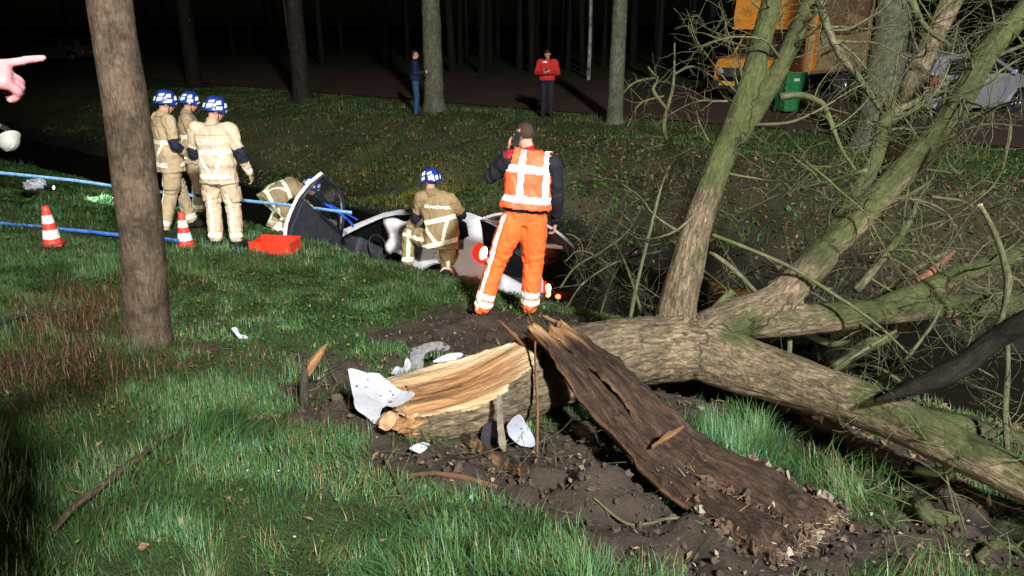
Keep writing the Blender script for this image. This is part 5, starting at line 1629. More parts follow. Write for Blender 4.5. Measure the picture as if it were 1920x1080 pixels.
TAN = np.array([.40, .31, .19]); RETRO = np.array([.86, .84, .66]); NAVY = np.array([.012, .016, .035]); BLACK = np.array([.012, .012, .013])
def ff_tint(tan=TAN, back_bands=True, gloves=(.35, .27, .17), text_band=False):
    def f(c):
        reg, t, lat, dep, tz, V = c['region'], c['t'], c['lat'], c['dep'], c['tz'], c['V']
        C = np.tile(tan, (len(V), 1)) * (1 + .07 * fbm(V[:, 0] * 6, V[:, 1] * 6, V[:, 2] * 6, 2, 3))[:, None]
        tor = reg == 'torso'
        paint_head(c, C)
        # bands on the back and chest of the coat
        s = np.zeros(len(V), bool)
        s |= tor & band(tz, .305, .028)
        if text_band: s |= tor & band(tz, .425, .03) & (np.abs(lat) < .155)
        s |= tor & band(tz, .02, .027)
        s |= tor & (tz < .3) & (tz > .02) & band(np.abs(lat) - .03 - .45 * (tz - .02), .0, .019)
        for a in 'lr':
            s |= (reg == 'fore_' + a) & band(t, .80, .085)
            s |= (reg == 'shin_' + a) & band(t, .80, .065)
            s |= (reg == 'shin_' + a) & (t < .8) & c['vstripe_' + a]
            s |= (reg == 'thigh_' + a) & (t > .15) & c['vstripe_' + a]
        C[s] = RETRO
        for a in 'lr':
            C[((reg == 'arm_' + a) & (t > .80)) | ((reg == 'fore_' + a) & (t < .34))] = NAVY
            C[(reg == 'foot_' + a) | ((reg == 'shin_' + a) & (t > .98))] = BLACK
            C[reg == 'hand_' + a] = gloves
            C[(reg == 'fore_' + a) & (t > .93)] = tan * .8
        seam = tor & (band(tz, -.02, .004) | band(tz, .50, .003)); C[seam] *= .55
        C[(reg == 'neck')] = tan * .9
        nk = (reg == 'neck') & (c['t'] > .62); C[nk] = SKIN
        return C
    def g(c):
        # a stripe down each leg, at the back and at the front
        V, J = c['V'], c['J']
        for a in 'lr':
            m = np.zeros(len(V), bool)
            for p0, p1 in ((J['hip_' + a], J['kn_' + a]), (J['kn_' + a], J['an_' + a])):
                d = nrm(p1 - p0); x = nrm(np.cross(d, [0, 1, 0])) if abs(d[1]) < .8 else np.array([1., 0, 0])
                rel = V - p0; al = rel @ d
                m |= (np.abs(rel @ x) < .021) & (al > -.05) & (al < np.linalg.norm(p1 - p0) + .05)
            c['vstripe_' + a] = m
        return f(c)
    return g

def helmet(root, J, Rm, col=(.012, .04, .26), col2=(.78, .8, .86), white=False, strap=True):
    """domed fire helmet with brim, reflective patches, visor edge, ear bows and chin strap"""
    c = J['head']
    th = np.linspace(0, 2 * math.pi, 36, endpoint=False)
    rows = []
    for k, (r, z) in enumerate([(.128, -.012), (.130, -.006), (.122, .0), (.121, .03), (.117, .062), (.106, .094), (.086, .122), (.058, .141), (.028, .150), (.0005, .152)]):
        lip = 1 + (.10 if k < 2 else 0) * np.clip(np.sin(th), 0, 1) + (.05 if k < 2 else 0) * np.clip(-np.sin(th), 0, 1)
        dz = -.030 * np.clip(-np.sin(th), 0, 1) * (1 if k < 4 else .3) if k < 6 else 0 * th
        comb = .010 * np.exp(-(np.cos(th) / .16) ** 2) * (1 if 3 < k < 9 else 0)
        rows.append(np.stack([r * .93 * np.cos(th), (r * 1.10 * np.sin(th)) * lip, z + dz + comb], 1))
    V = np.concatenate(rows); n = len(rows); sg = 36
    i = np.arange(n - 1)[:, None] * sg; j = np.arange(sg)[None]; k = (j + 1) % sg
    q = np.stack([i + j, i + k, i + sg + k, i + sg + j], 2).reshape(-1, 4)
    ang = np.arctan2(V[:, 1], V[:, 0])
    W = V @ Rm.T + c + Rm @ np.array([0, -.008, .012])
    me = mesh_np('helmet', W, q)
    o = link('helmet', me, root, M_helm_w if white else M_helm_b)
    md = o.modifiers.new('t', 'SOLIDIFY'); md.thickness = .006
    ss = o.modifiers.new('s', 'SUBSURF'); ss.levels = 1; ss.render_levels = 1
    def patch(a0, a1, z0, z1, m, nm):
        """strip of reflective tape lying on the dome"""
        aa = np.linspace(a0, a1, 8); zz = np.linspace(z0, z1, 5)
        zr = np.array([(.0, .1235), (.03, .1228), (.062, .119), (.094, .108), (.122, .088), (.141, .06), (.15, .03)])
        P = []
        for z in zz:
            r = np.interp(z, zr[:, 0], zr[:, 1]) + .005
            for a in aa:
                z_ = z; z = min(.148, max(.002, z + .035 * (a - (a0 + a1) / 2))); r = np.interp(z, zr[:, 0], zr[:, 1]) + .005
                dz = -.030 * max(0, -math.sin(a)) * (1 if z < .03 else .3)
                P.append((r * .93 * math.cos(a), r * 1.10 * math.sin(a), z + dz + (.010 * math.exp(-(math.cos(a) / .16) ** 2) if z > .03 else 0))); z = z_
        P = np.array(P) @ Rm.T + c + Rm @ np.array([0, -.008, .012])
        qq = [(y * 8 + x, y * 8 + x + 1, (y + 1) * 8 + x + 1, (y + 1) * 8 + x) for y in range(4) for x in range(7)]
        link(nm, mesh_np(nm, P, np.array(qq)), root, m)
    if not white:
        for s_ in (-1, 1):
            x0 = math.pi / 2 - s_ * .35
            for (a0, a1, z0, z1) in ((.5, .95, .055, .105), (1.15, 1.65, .012, .05), (1.3, 1.75, .07, .112), (2.0, 2.5, .025, .06), (1.95, 2.45, .075, .105), (2.7, 3.0, .02, .05), (.15, .7, .012, .035)):
                patch(math.pi / 2 + s_ * a0, math.pi / 2 + s_ * a1, z0, z1, M_retro, 'reflective_patch')
    if strap:
        pts = []
        for a in np.linspace(-1.1, 1.1, 15):
            pts.append(c + Rm @ np.array([.082 * math.sin(a) / math.sin(1.1), .03 + .05 * math.cos(a) - .03, -.118 * math.cos(a * 1.3) - .0 + (.0 if abs(a) < .8 else .05)]))
        V, q, t, _ = tube(np.array(pts), .006, 6, flat=.5)
        link('chin_strap', mesh_np('chin_strap', V, q, t), root, M_dark)
    return o
M_helm_b = noise_mat('helmet_blue', (0.010, 0.035, 0.23), (0.014, 0.05, 0.30), 5, .28, 0, coat=.6)
M_helm_w = noise_mat('helmet_white', (0.62, 0.64, 0.60), (0.72, 0.74, 0.70), 5, .32, 0, coat=.5)
M_retro = noise_mat('reflective_tape', (0.74, 0.76, 0.82), (0.84, 0.86, 0.9), 30, .35, 0)

def lettering(root, body, text, centre, xdir, zdir, size, m, name='lettering', out=.004, dirout=None):
    """letters laid on the cloth of the coat"""
    cu = bpy.data.curves.new('letters', 'FONT'); cu.body = text; cu.size = size; cu.align_x = 'CENTER'; cu.align_y = 'CENTER'; cu.extrude = 0; cu.offset = size * .018
    to = bpy.data.objects.new('letters', cu); COL.objects.link(to)
    me = evald(to); bpy.data.objects.remove(to)
    bm = bmesh.new(); bm.from_mesh(me); bmesh.ops.triangulate(bm, faces=bm.faces); bmesh.ops.subdivide_edges(bm, edges=[e for e in bm.edges if e.calc_length() > size * .3], cuts=2); bm.to_mesh(me); bm.free()
    V = co_of(me)
    bvh = BVHTree.FromPolygons([v.co.copy() for v in body.data.vertices], [list(p.vertices) for p in body.data.polygons])
    xd, zd = nrm(xdir), nrm(zdir); nd_ = nrm(np.cross(xd, zd)) if dirout is None else nrm(dirout)
    W = []
    for v in V:
        p = np.asarray(centre, float) + xd * v[0] + zd * v[1] + nd_ * .3
        h = bvh.ray_cast(Vector(p), Vector(-nd_))
        W.append(np.array(h[0]) + nd_ * out if h[0] is not None else p - nd_ * .17)
    put_co(me, np.array(W))
    return link(name, me, root, m)

def shell(root, body, ctx, mask, push, name, m, tint_fn=None, thick=.006, flare=None):
    """a garment worn over the body: the covered part of the surface, lifted off and given thickness"""
    me0 = body.data
    V, N = co_of(me0), no_of(me0)
    idx = -np.ones(len(V), int)
    q, t = [], []
    for p in me0.polygons:
        vs = list(p.vertices)
        if all(mask[v] for v in vs): (q if len(vs) == 4 else t).append(vs)
    used = sorted({v for f in q + t for v in f})
    idx[used] = np.arange(len(used))
    W = V[used] + N[used] * push
    if flare is not None: W = W + flare(np.array(used))
    me = mesh_np(name, W, idx[np.array(q)] if q else None, idx[np.array(t)] if t else None)
    C = np.ones((len(used), 4)); C[:, :3] = tint_fn({k: (v[used] if isinstance(v, np.ndarray) and len(v) == len(V) else v) for k, v in ctx.items()})
    set_attr(me, 'tint', C)
    o = link(name, me, root, m)
    md = o.modifiers.new('t', 'SOLIDIFY'); md.thickness = thick; md.offset = 1
    sm = o.modifiers.new('s', 'SMOOTH'); sm.factor = .5; sm.iterations = 2
    return o

# --- the man in the orange vest, on the telephone
fp = G(948, 597)
Jo = base_pose(
    pelvis=(.165, 0, .985), waist=(.195, .0, 1.13), chest=(.225, .03, 1.33), neck=(.215, .06, 1.53), head=(.175, .115, 1.675), face=(-.75, .62, -.18), up=(-.05, .12, 1),
    sh_l=(.035, .05, 1.475), sh_r=(.425, -.02, 1.435), el_l=(-.125, .16, 1.29), wr_l=(.045, .21, 1.535), el_r=(.475, .0, 1.13), wr_r=(.47, .10, .90),
    hip_l=(.075, 0, .93), hip_r=(.255, 0, .93), kn_l=(-.085, .03, .51), kn_r=(.262, .05, .51), an_l=(-.215, -.01, .095), an_r=(.235, .02, .09), to_l=(-.31, .12, .04), to_r=(.27, .19, .036))
ORANGE = np.array([.80, .135, .028]); VEST = np.array([.85, .125, .045])
def orange_tint(c):
    reg, t, V, tz, lat = c['region'], c['t'], c['V'], c['tz'], c['lat']
    C = np.tile(ORANGE, (len(V), 1))
    up_ = np.isin(reg, ['arm_l', 'arm_r', 'fore_l', 'fore_r']) | ((reg == 'torso') & (tz > .10))
    C[up_] = (.010, .011, .018)
    C[(reg == 'neck')] = (.28, .012, .02)
    paint_neck = (reg == 'neck') & (t > .55)
    paint_head(c, C, hair=(.042, .022, .016), hair_z=.05); C[(reg == 'neck') & (t < .55)] = (.30, .012, .02)
    C[(reg == 'torso') & (tz > .615)] = (.30, .012, .02)
    for a in 'lr':
        C[(reg == 'shin_' + a) & (band(t, .73, .062) | band(t, .90, .062))] = (.86, .86, .82)
        C[(reg == 'foot_' + a)] = BLACK
        C[(reg == 'arm_l') & (t < .20) & (V[:, 2] > 1.50)] = (.26, .012, .02)
    J = c['J']
    # stripe down the outer seam of the left leg
    for p0, p1, rg in ((J['hip_l'] + [-.02, 0, .06], J['kn_l'], ('thigh_l', 'torso')), (J['kn_l'], J['an_l'], ('shin_l',))):
        d = nrm(p1 - p0); rel = V - p0; al = rel @ d; x = nrm(np.cross([0, 1.0, 0], d)); y = np.cross(d, x)
        rad = rel - al[:, None] * d
        an = np.arctan2(rad @ y, rad @ np.array([-1.0, 0, 0]))
        m = np.isin(reg, rg) & (np.abs(an - (-.75 if (y @ np.array([0, 1.0, 0])) > 0 else .75)) < .28) & (al > 0) & (al < np.linalg.norm(p1 - p0) + .03)
        C[m & (tz < .14)] = (.84, .84, .80)
    c['pocket'] = 0
    return C
om, obody, octx, oR, oJ = person('person', 'man in orange high-visibility vest and trousers telephoning with his back turned', fp, R(3), Jo, orange_tint, voxel=.0092, folds=.011, seed=3, build=1.06, coat=.0, leg=1.16,
    hand_kw={'l': dict(d=(.16, -.12, .95), palm=(.8, -.2, .05), curl=.75, side=-1), 'r': dict(curl=.45)}, hand_r=.0098)
def vest_tint(c):
    tz, lat, dep, V = c['tz'], c['lat'], c['dep'], c['V']
    C = np.tile(VEST, (len(V), 1)) * (1 + .05 * fbm(V[:, 0] * 8, V[:, 1] * 8, V[:, 2] * 8, 4, 2))[:, None]
    w_ = band(tz, .225, .029) | band(tz, .49, .027) | (band(lat, -.035, .027) & (tz > .22)) | (band(lat, .175, .024) & (tz > .22))
    C[w_] = (.86, .86, .84)
    e = (np.abs(np.abs(tz - .225) - .033) < .004) | (np.abs(np.abs(tz - .49) - .031) < .004); C[e] = (.25, .2, .2)
    return C
vm = np.isin(octx['region'], ['torso']) & (octx['tz'] > .135) & (octx['tz'] < .645) 
vm |= np.isin(octx['region'], ['arm_l', 'arm_r']) & (octx['t'] < .13) & (octx['tz'] > .4)
shell(om, obody, octx, vm, .017, 'safety_vest', attr_mat('vest_cloth', 'tint', .55, .06, 30, .25, 60), vest_tint, .006, flare=lambda u: np.zeros((len(u), 3)) + (octx['N'][u] * (.018 * smooth(.32, .14, octx['tz'][u]) + .007 * fbm(octx['V'][u, 0] * 9, octx['V'][u, 1] * 9, octx['V'][u, 2] * 6, 8, 3))[:, None]))
# glasses bow
V, q, t, _ = tube(np.array([oJ['head'] + oR @ np.array([-.082, y, .012]) for y in (-.01, .04, .088)]), .003, 6)
link('glasses', mesh_np('glasses', V, q, t), om, M_dark)
# the telephone, held at his ear
ph = thing('mobile_phone', 'black mobile phone held at the ear of the man in orange', 'phone', fp, R(3))
pc = oJ['head'] + oR @ np.array([-.098, .012, -.03])
dirp = nrm(oR @ np.array([.05, .45, -.9])); nx = nrm(oR @ np.array([-1, 0, 0])); ny = np.cross(dirp, nx)
Rp = Matrix(np.column_stack([ny, nx, dirp]).tolist())
o = bevel_box('body', (.072, .010, .148), M_dark, ph, (0, 0, 0), .006, 3, Rp.to_3x3()); o.location = Vector(pc)
o = bevel_box('screen', (.066, .0015, .138), noise_mat('phone_screen', (.004, .004, .006), (.008, .008, .01), 3, .08), ph, (0, -.0058, 0), .0, 1); o.matrix_local = Matrix.Translation(Vector(pc)) @ Rp.to_4x4()

# --- fire crew
def crew_kit(root, body, ctx):
    """stand-up collar and bellows pockets on the thighs"""
    C0 = np.zeros(len(body.data.vertices) * 4, np.float32); body.data.attributes['tint'].data.foreach_get('color', C0); C0 = C0.reshape(-1, 4)[:, :3].astype(float)
    ctx['tint0'] = C0
    J = ctx['J']; hx = nrm(J['hip_r'] - J['hip_l'])
    m = ((ctx['region'] == 'neck') & (ctx['t'] < .62)) | ((ctx['region'] == 'torso') & (ctx['tz'] > .60) & (np.abs(ctx['lat']) < .10))
    if m.sum() > 20: shell(root, body, ctx, m, .010, 'collar', M_cloth, lambda c: c['tint0'] * .82, .006)
    for a, sg in (('l', -1), ('r', 1)):
        d = nrm(J['kn_' + a] - J['hip_' + a]); rel = ctx['V'] - J['hip_' + a]
        off = (rel - np.outer(rel @ d, d)) @ hx * sg
        mk = (ctx['region'] == 'thigh_' + a) & (ctx['t'] > .42) & (ctx['t'] < .82) & (off > .035)
        if mk.sum() > 20: shell(root, body, ctx, mk, .012, 'thigh_pocket', M_cloth, lambda c: c['tint0'] * .92, .008)

def ff(label, loc, rot, J, seed, text=None, **k):
    root, body, ctx, Rm, JJ = person('person', label, loc, rot, J, k.pop('tint', ff_tint()), voxel=.0105, folds=.013, seed=seed, build=1.05, coat=.03, group='firefighters at the wreck', hand_r=.0115, skirt=k.pop('skirt', .07), leg=1.08, **k)
    helmet(root, JJ, Rm)
    crew_kit(root, body, ctx)
    return root, body, ctx, Rm, JJ

p3 = G(427, 461)
J3 = base_pose(.125, face=(.75, .6, -.35), sh_l=(-.215, 0, 1.45), sh_r=(.215, 0, 1.45), el_l=(-.31, .03, 1.17), wr_l=(-.285, .17, .97), el_r=(.33, -.02, 1.16), wr_r=(.345, .10, .92), head=(.035, .05, 1.665))
r3, b3, c3, R3, J3 = ff('tan-suited firefighter standing with full back to the camera left of the red tray', p3, R(-6), J3, 11, tint=ff_tint(np.array([.56, .45, .32]), text_band=True))
M_letter = noise_mat('white_letters', (.75, .75, .72), (.85, .85, .82), 20, .5)
M_letterD = noise_mat('grey_letters', (.30, .29, .25), (.4, .38, .33), 20, .5)
lettering(r3, b3, 'BRANDWEER', (0, 0, 1.325), (1, 0, 0), (0, 0, 1), .052, M_letterD, 'back_lettering', dirout=(0, -1, 0))

p4 = G(338, 436)
J4 = base_pose(.10, face=(.15, .95, -.3), el_l=(-.30, -.04, 1.17), wr_l=(-.25, .12, .98), el_r=(.30, .0, 1.17), wr_r=(.22, .20, 1.02),
               kn_l=(-.11, .12, .52), an_l=(-.12, .20, .09), to_l=(-.13, .37, .04), kn_r=(.10, -.08, .52), an_r=(.11, -.24, .10), to_r=(.13, -.07, .04), head=(0, .06, 1.66))
r4, b4, c4, R4, J4 = ff('firefighter in a tan suit standing leftmost behind the second traffic cone', p4, R(-48), J4, 12)

p5 = at(382, 440, 11.0); p5[2] = gz(p5[0], p5[1])
J5 = base_pose(.11, face=(.1, .95, -.3), head=(0, .06, 1.66), el_r=(.28, .05, 1.17), wr_r=(.2, .25, 1.0))
r5, b5, c5, R5, J5 = ff('firefighter half hidden between the two others, face turned in profile', p5, R(-68), J5, 13, tint=ff_tint(np.array([.33, .25, .16])))

# kneeling at the car, seen from behind, one knee up
p6 = at(808, 498, 9.05); p6[2] = gz(p6[0], p6[1]) - .02
J6 = dict(pelvis=(.14, -.03, .50), waist=(.15, .0, .66), chest=(.10, .05, .87), neck=(.02, .09, 1.05), head=(.03, .13, 1.19), face=(-.75, .6, -.25), up=(-.1, .12, 1),
          sh_l=(-.10, .10, .985), sh_r=(.28, .03, .965), el_l=(-.17, .18, .72), wr_l=(-.28, .33, .57), el_r=(.41, .16, .74), wr_r=(.24, .36, .62),
          hip_l=(.06, .0, .46), hip_r=(.22, -.02, .46), kn_l=(-.27, .22, .50), an_l=(-.30, .14, .10), to_l=(-.38, .28, .05), kn_r=(.22, .12, .05), an_r=(.20, -.30, .09), to_r=(.19, -.42, .05))
r6, b6, c6, R6, J6 = ff('firefighter kneeling on one knee beside the white car, back to the camera', p6, R(4), J6, 14, skirt=.04, tint=ff_tint(np.array([.27, .195, .10]), gloves=(.02, .025, .06)))
xd6 = nrm(J6['sh_r'] - J6['sh_l'])
lettering(r6, b6, 'BRANDWEER', (.10, 0, .90), xd6, (-.12, .15, 1), .056, M_letter, 'back_lettering', dirout=(.15, -1, .05))

# bent over into the ditch by the open door
p7 = at(526, 478, 11.1); p7[2] = gz(p7[0], p7[1])
J7 = dict(pelvis=(.02, -.05, .60), waist=(.06, .08, .69), chest=(.13, .24, .74), neck=(.22, .38, .72), head=(.30, .47, .72), face=(.6, .5, -.55), up=(.3, .35, .85),
          sh_l=(.02, .36, .74), sh_r=(.27, .22, .68), el_l=(.0, .50, .50), wr_l=(.12, .60, .33), el_r=(.32, .30, .42), wr_r=(.36, .45, .25),
          hip_l=(-.06, -.03, .56), hip_r=(.10, -.07, .56), kn_l=(-.18, .25, .42), an_l=(-.16, -.02, .10), to_l=(-.2, .15, .04), kn_r=(.17, .12, .33), an_r=(.14, -.2, .10), to_r=(.17, -.02, .04))
r7, b7, c7, R7, J7 = ff('firefighter bent double behind the blue tape beside the open car door', p7, R(-35), J7, 15, skirt=.03, tint=ff_tint(np.array([.34, .25, .14])))

# --- onlookers beyond the ditch
def plain_tint(top, legs, hair, shoes=BLACK, hem=.1, extra=None, skin=SKIN):
    def f(c):
        reg, tz = c['region'], c['tz']
        C = np.tile(np.array(legs, float), (len(tz), 1))
        C[np.isin(reg, ['arm_l', 'arm_r', 'fore_l', 'fore_r']) | ((reg == 'torso') & (tz > hem))] = top
        paint_head(c, C, hair=hair, skin=np.array(skin))
        C[(reg == 'neck') & (c['t'] < .5)] = top
        C[np.isin(reg, ['foot_l', 'foot_r'])] = shoes
        if extra: extra(c, C)
        return C
    return f
pr = at(1025, 224, 20.6); pr[2] = gz(pr[0], pr[1])
def red_extra(c, C):
    C[(c['region'] == 'torso') & band(c['tz'], .56, .018) & (c['lat'] > .0) & (c['dep'] != 0)] = (.75, .75, .75)
Jr = base_pose(.10, face=(-.15, .85, -.5), up=(0, .5, .85), head=(0, .07, 1.65), el_l=(-.29, .02, 1.17), wr_l=(-.05, .28, 1.20), el_r=(.29, .02, 1.17), wr_r=(.05, .27, 1.18))
rr, rb, rc, rR, rJ = person('person', 'man in a red jacket and dark trousers looking down at his hands beyond the ditch', pr, R(172), Jr,
    plain_tint((.42, .02, .016), (.012, .013, .02), (.02, .015, .012), extra=red_extra), voxel=.014, folds=.008, seed=21, build=1.02, coat=.03,
    hand_kw={'l': dict(d=(.7, .3, .3), palm=(.1, -.5, .8), curl=.6), 'r': dict(d=(-.7, .3, .3), palm=(-.1, -.5, .8), curl=.6)})
hp = thing('mobile_phone', 'small dark phone in the hands of the man in red', 'phone', pr, R(172))
o = bevel_box('body', (.07, .14, .01), M_dark, hp, (0, 0, 0), .003); o.location = (0, .34, 1.25); o.rotation_euler = (R(35), 0, 0)
pb = at(781, 214, 21.8); pb[2] = gz(pb[0], pb[1])
Jb = base_pose(.07, face=(.2, .95, -.15), el_l=(-.25, -.02, 1.17), wr_l=(-.15, .22, 1.18), el_r=(.25, -.02, 1.17), wr_r=(.14, .24, 1.2))
person('person', 'man in a long dark blue coat and jeans half hidden by the thick tree trunk', pb, R(-80), Jb,
    plain_tint((.010, .016, .05), (.03, .06, .16), (.02, .014, .01), hem=-.12), voxel=.014, folds=.008, seed=22, build=1.0, coat=.035)

# --- the man at the left edge, only his pointing hand is in the picture
pp = np.array([-1.0, .85, 0.0]); pp[2] = gz(pp[0], pp[1])
tip = at(87, 126, 1.66) - pp; knuck = at(6, 138, 1.63) - pp
dirh = nrm(tip - knuck)
wrist = at(6, 138, 1.63) - pp - dirh * .105
Jp = base_pose(.12)
for k_ in list(Jp):
    x_, y_, z_ = Jp[k_]; Jp[k_] = (y_, -x_, z_)          # he faces to the right of the picture
Jp.update(face=(.9, .35, -.15), up=(0, 0, 1), sh_l=(-.02, .20, 1.44), wr_l=wrist)
Jp['el_l'] = np.array([wrist[0] - .24, wrist[1] - .20, wrist[2] - .12])
person('person', 'man at the left edge of whom only the pointing bare hand shows', pp, 0, Jp,
    plain_tint((.012, .012, .014), (.015, .015, .02), (.05, .03, .02), skin=(.47, .22, .235)), voxel=.0058, folds=.006, seed=31,
    hand_kw={'l': dict(d=dirh, palm=(-.05, .55, -.85), curl=.9, point=True, side=1, size=1.02)}, hand_r=.0098)

# --- a firefighter at the left edge holding a white helmet
ps = at(-58, 404, 9.4); ps[2] = gz(ps[0], ps[1])
hc = at(16, 259, 9.3) - ps
hz_ = hc + np.array([-.06, 0, .10])
Js = base_pose(.12, face=(-.6, .7, -.1), wr_r=hz_ + np.array([-.04, 0, .06]), sh_r=(.215, 0, 1.45))
Js['el_r'] = (np.array(Js['sh_r']) + Js['wr_r']) / 2 + np.array([.0, -.10, -.03])
rs, bs, cs, Rs, Js_ = person('person', 'firefighter in a tan coat cut off by the left picture edge', ps, 0, Js, ff_tint(gloves=(.03, .03, .03)), voxel=.0115, folds=.008, seed=33, build=1.08, coat=.03, group='firefighters at the wreck', hand_r=.0115, skirt=.07, leg=1.08)
helmet(rs, Js_, Rs)
hel = thing('fire_helmet', 'white fire helmet hanging from the hand at the left edge', 'helmet', ps)
hu = nrm([.25, -.55, -.8]); hf = nrm(np.cross([.2, 1, .1], hu)); hr_ = np.cross(hf, hu)
helmet(hel, {'head': hc}, np.column_stack([hr_, hf, hu]), white=True, strap=False)
# ------------------------------------------------------------------ vehicles (own axes: x to the right, y ahead, z up, origin on the ground below the middle)
M_silver = noise_mat('silver_paint', (0.40, 0.42, 0.50), (0.48, 0.50, 0.58), 3, .28, 0, metal=.35, coat=.6)
M_darkcar = noise_mat('dark_paint', (0.10, 0.095, 0.07), (0.13, 0.12, 0.09), 3, .3, 0, metal=.4, coat=.6)
M_lining = noise_mat('car_lining', (0.020, 0.022, 0.032), (0.042, 0.045, 0.06), 14, .7, .2)
M_taillit = emit_mat('lit_tail_lamp', (1.0, .04, .015), .7, (.5, .01, .01))
M_bulb = emit_mat('lit_bulb', (1.0, .55, .2), 16, (.6, .3, .1))
M_tailred = noise_mat('tail_lens_red', (0.32, 0.012, 0.012), (0.42, 0.02, 0.02), 8, .12, 0, coat=.5)
M_plate = noise_mat('yellow_plate', (0.62, 0.42, 0.03), (0.7, 0.48, 0.05), 5, .5)
M_airbag = noise_mat('airbag_cloth', (0.72, 0.74, 0.76), (0.82, 0.83, 0.85), 9, .8, .3)

WZ, RW = .29, .29
def arch(cy, r, n=12):
    return [(cy + r * math.cos(a), WZ + r * math.sin(a)) for a in np.linspace(0, math.pi, n)]
def side_outline():
    o = [(-1.72, .30), (-1.76, .45), (-1.755, .62), (-1.72, .80), (-1.66, .96), (-1.50, 1.22), (-1.38, 1.37), (-1.20, 1.425), (-.7, 1.455), (-.2, 1.465), (.1, 1.44), (.34, 1.37), (.72, 1.15), (1.02, .97), (1.30, .905), (1.55, .83), (1.70, .70), (1.76, .52), (1.75, .30), (1.66, .21)]
    o += [(1.15 + .36 + .02, .19)] + [(y, z) for y, z in arch(1.15, .35)] + [(1.15 - .37, .19), (0, .17), (-1.15 + .37, .19)] + arch(-1.15, .35) + [(-1.15 - .37, .21)]
    return o
DOOR = [(.90, .26), (.93, .55), (.90, .93), (.62, 1.14), (.36, 1.31), (.14, 1.385), (-.2, 1.405), (-.46, 1.395), (-.53, 1.2), (-.545, .95), (-.53, .6), (-.44, .34), (-.36, .26)]
QWIN = [(-.64, .97), (-.625, 1.2), (-.585, 1.365), (-1.05, 1.345), (-1.27, 1.25), (-1.42, 1.06), (-1.37, .99)]
def side_x(y, z):
    x = np.interp(z, [0, .2, .35, .55, .75, .9, 1.0, 1.2, 1.36, 1.47], [.74, .765, .79, .805, .80, .785, .765, .69, .62, .55])
    e = max(0, abs(y) - 1.05) / .7
    crease = .008 * math.exp(-((z - .68) / .05) ** 2)
    flare = 0.018 * (math.exp(-((math.hypot(y - 1.15, z - WZ) - .37) / .05) ** 2) + math.exp(-((math.hypot(y + 1.15, z - WZ) - .37) / .05) ** 2))
    return x * (1 - .17 * e ** 2.2) + crease + flare

def wheel(root, x, y, s, turn=0):
    w = bpy.data.objects.new('wheel', None); COL.objects.link(w); w.parent = root; w.location = (x, y, WZ); w.rotation_euler = (0, 0, turn)
    V, q = lathe([(.19, -.085), (.27, -.088), (RW, -.06), (RW, .06), (.27, .088), (.19, .085), (.17, .05)], 28)
    V = V[:, [2, 0, 1]]
    link('tyre', mesh_np('tyre', V, q), w, M_rubber)
    mb = MB()
    V, q = lathe([(.195, .06), (.185, .072), (.17, .06), (.165, .02)], 28); V = V[:, [2, 0, 1]] * [s, 1, 1]; mb.add(V, q)
    for k in range(5):
        a = k * 2 * math.pi / 5
        c, h = np.array([s * .055, .09 * math.cos(a), .09 * math.sin(a)]), (.008, .022, .085)
        Rm = np.array([[1, 0, 0], [0, math.sin(a), math.cos(a)], [0, -math.cos(a), math.sin(a)]])
        V, q = box_np(c, h, Rm); mb.add(V, q)
    V, q, t = ball_np((s * .055, 0, 0), (.015, .04, .04), 10, 6); mb.add(V, q, t)
    mb.build('rim', M_metal, w)
    return w

def grid_sheet(f, us, vs):
    V = np.array([f(u, v) for v in vs for u in us]); n = len(us)
    q = [(b * n + a, b * n + a + 1, (b + 1) * n + a + 1, (b + 1) * n + a) for b in range(len(vs) - 1) for a in range(n - 1)]
    return V, np.array(q)

def solid(o, th, off=-1):
    md = o.modifiers.new('t', 'SOLIDIFY'); md.thickness = th; md.offset = off
    return o

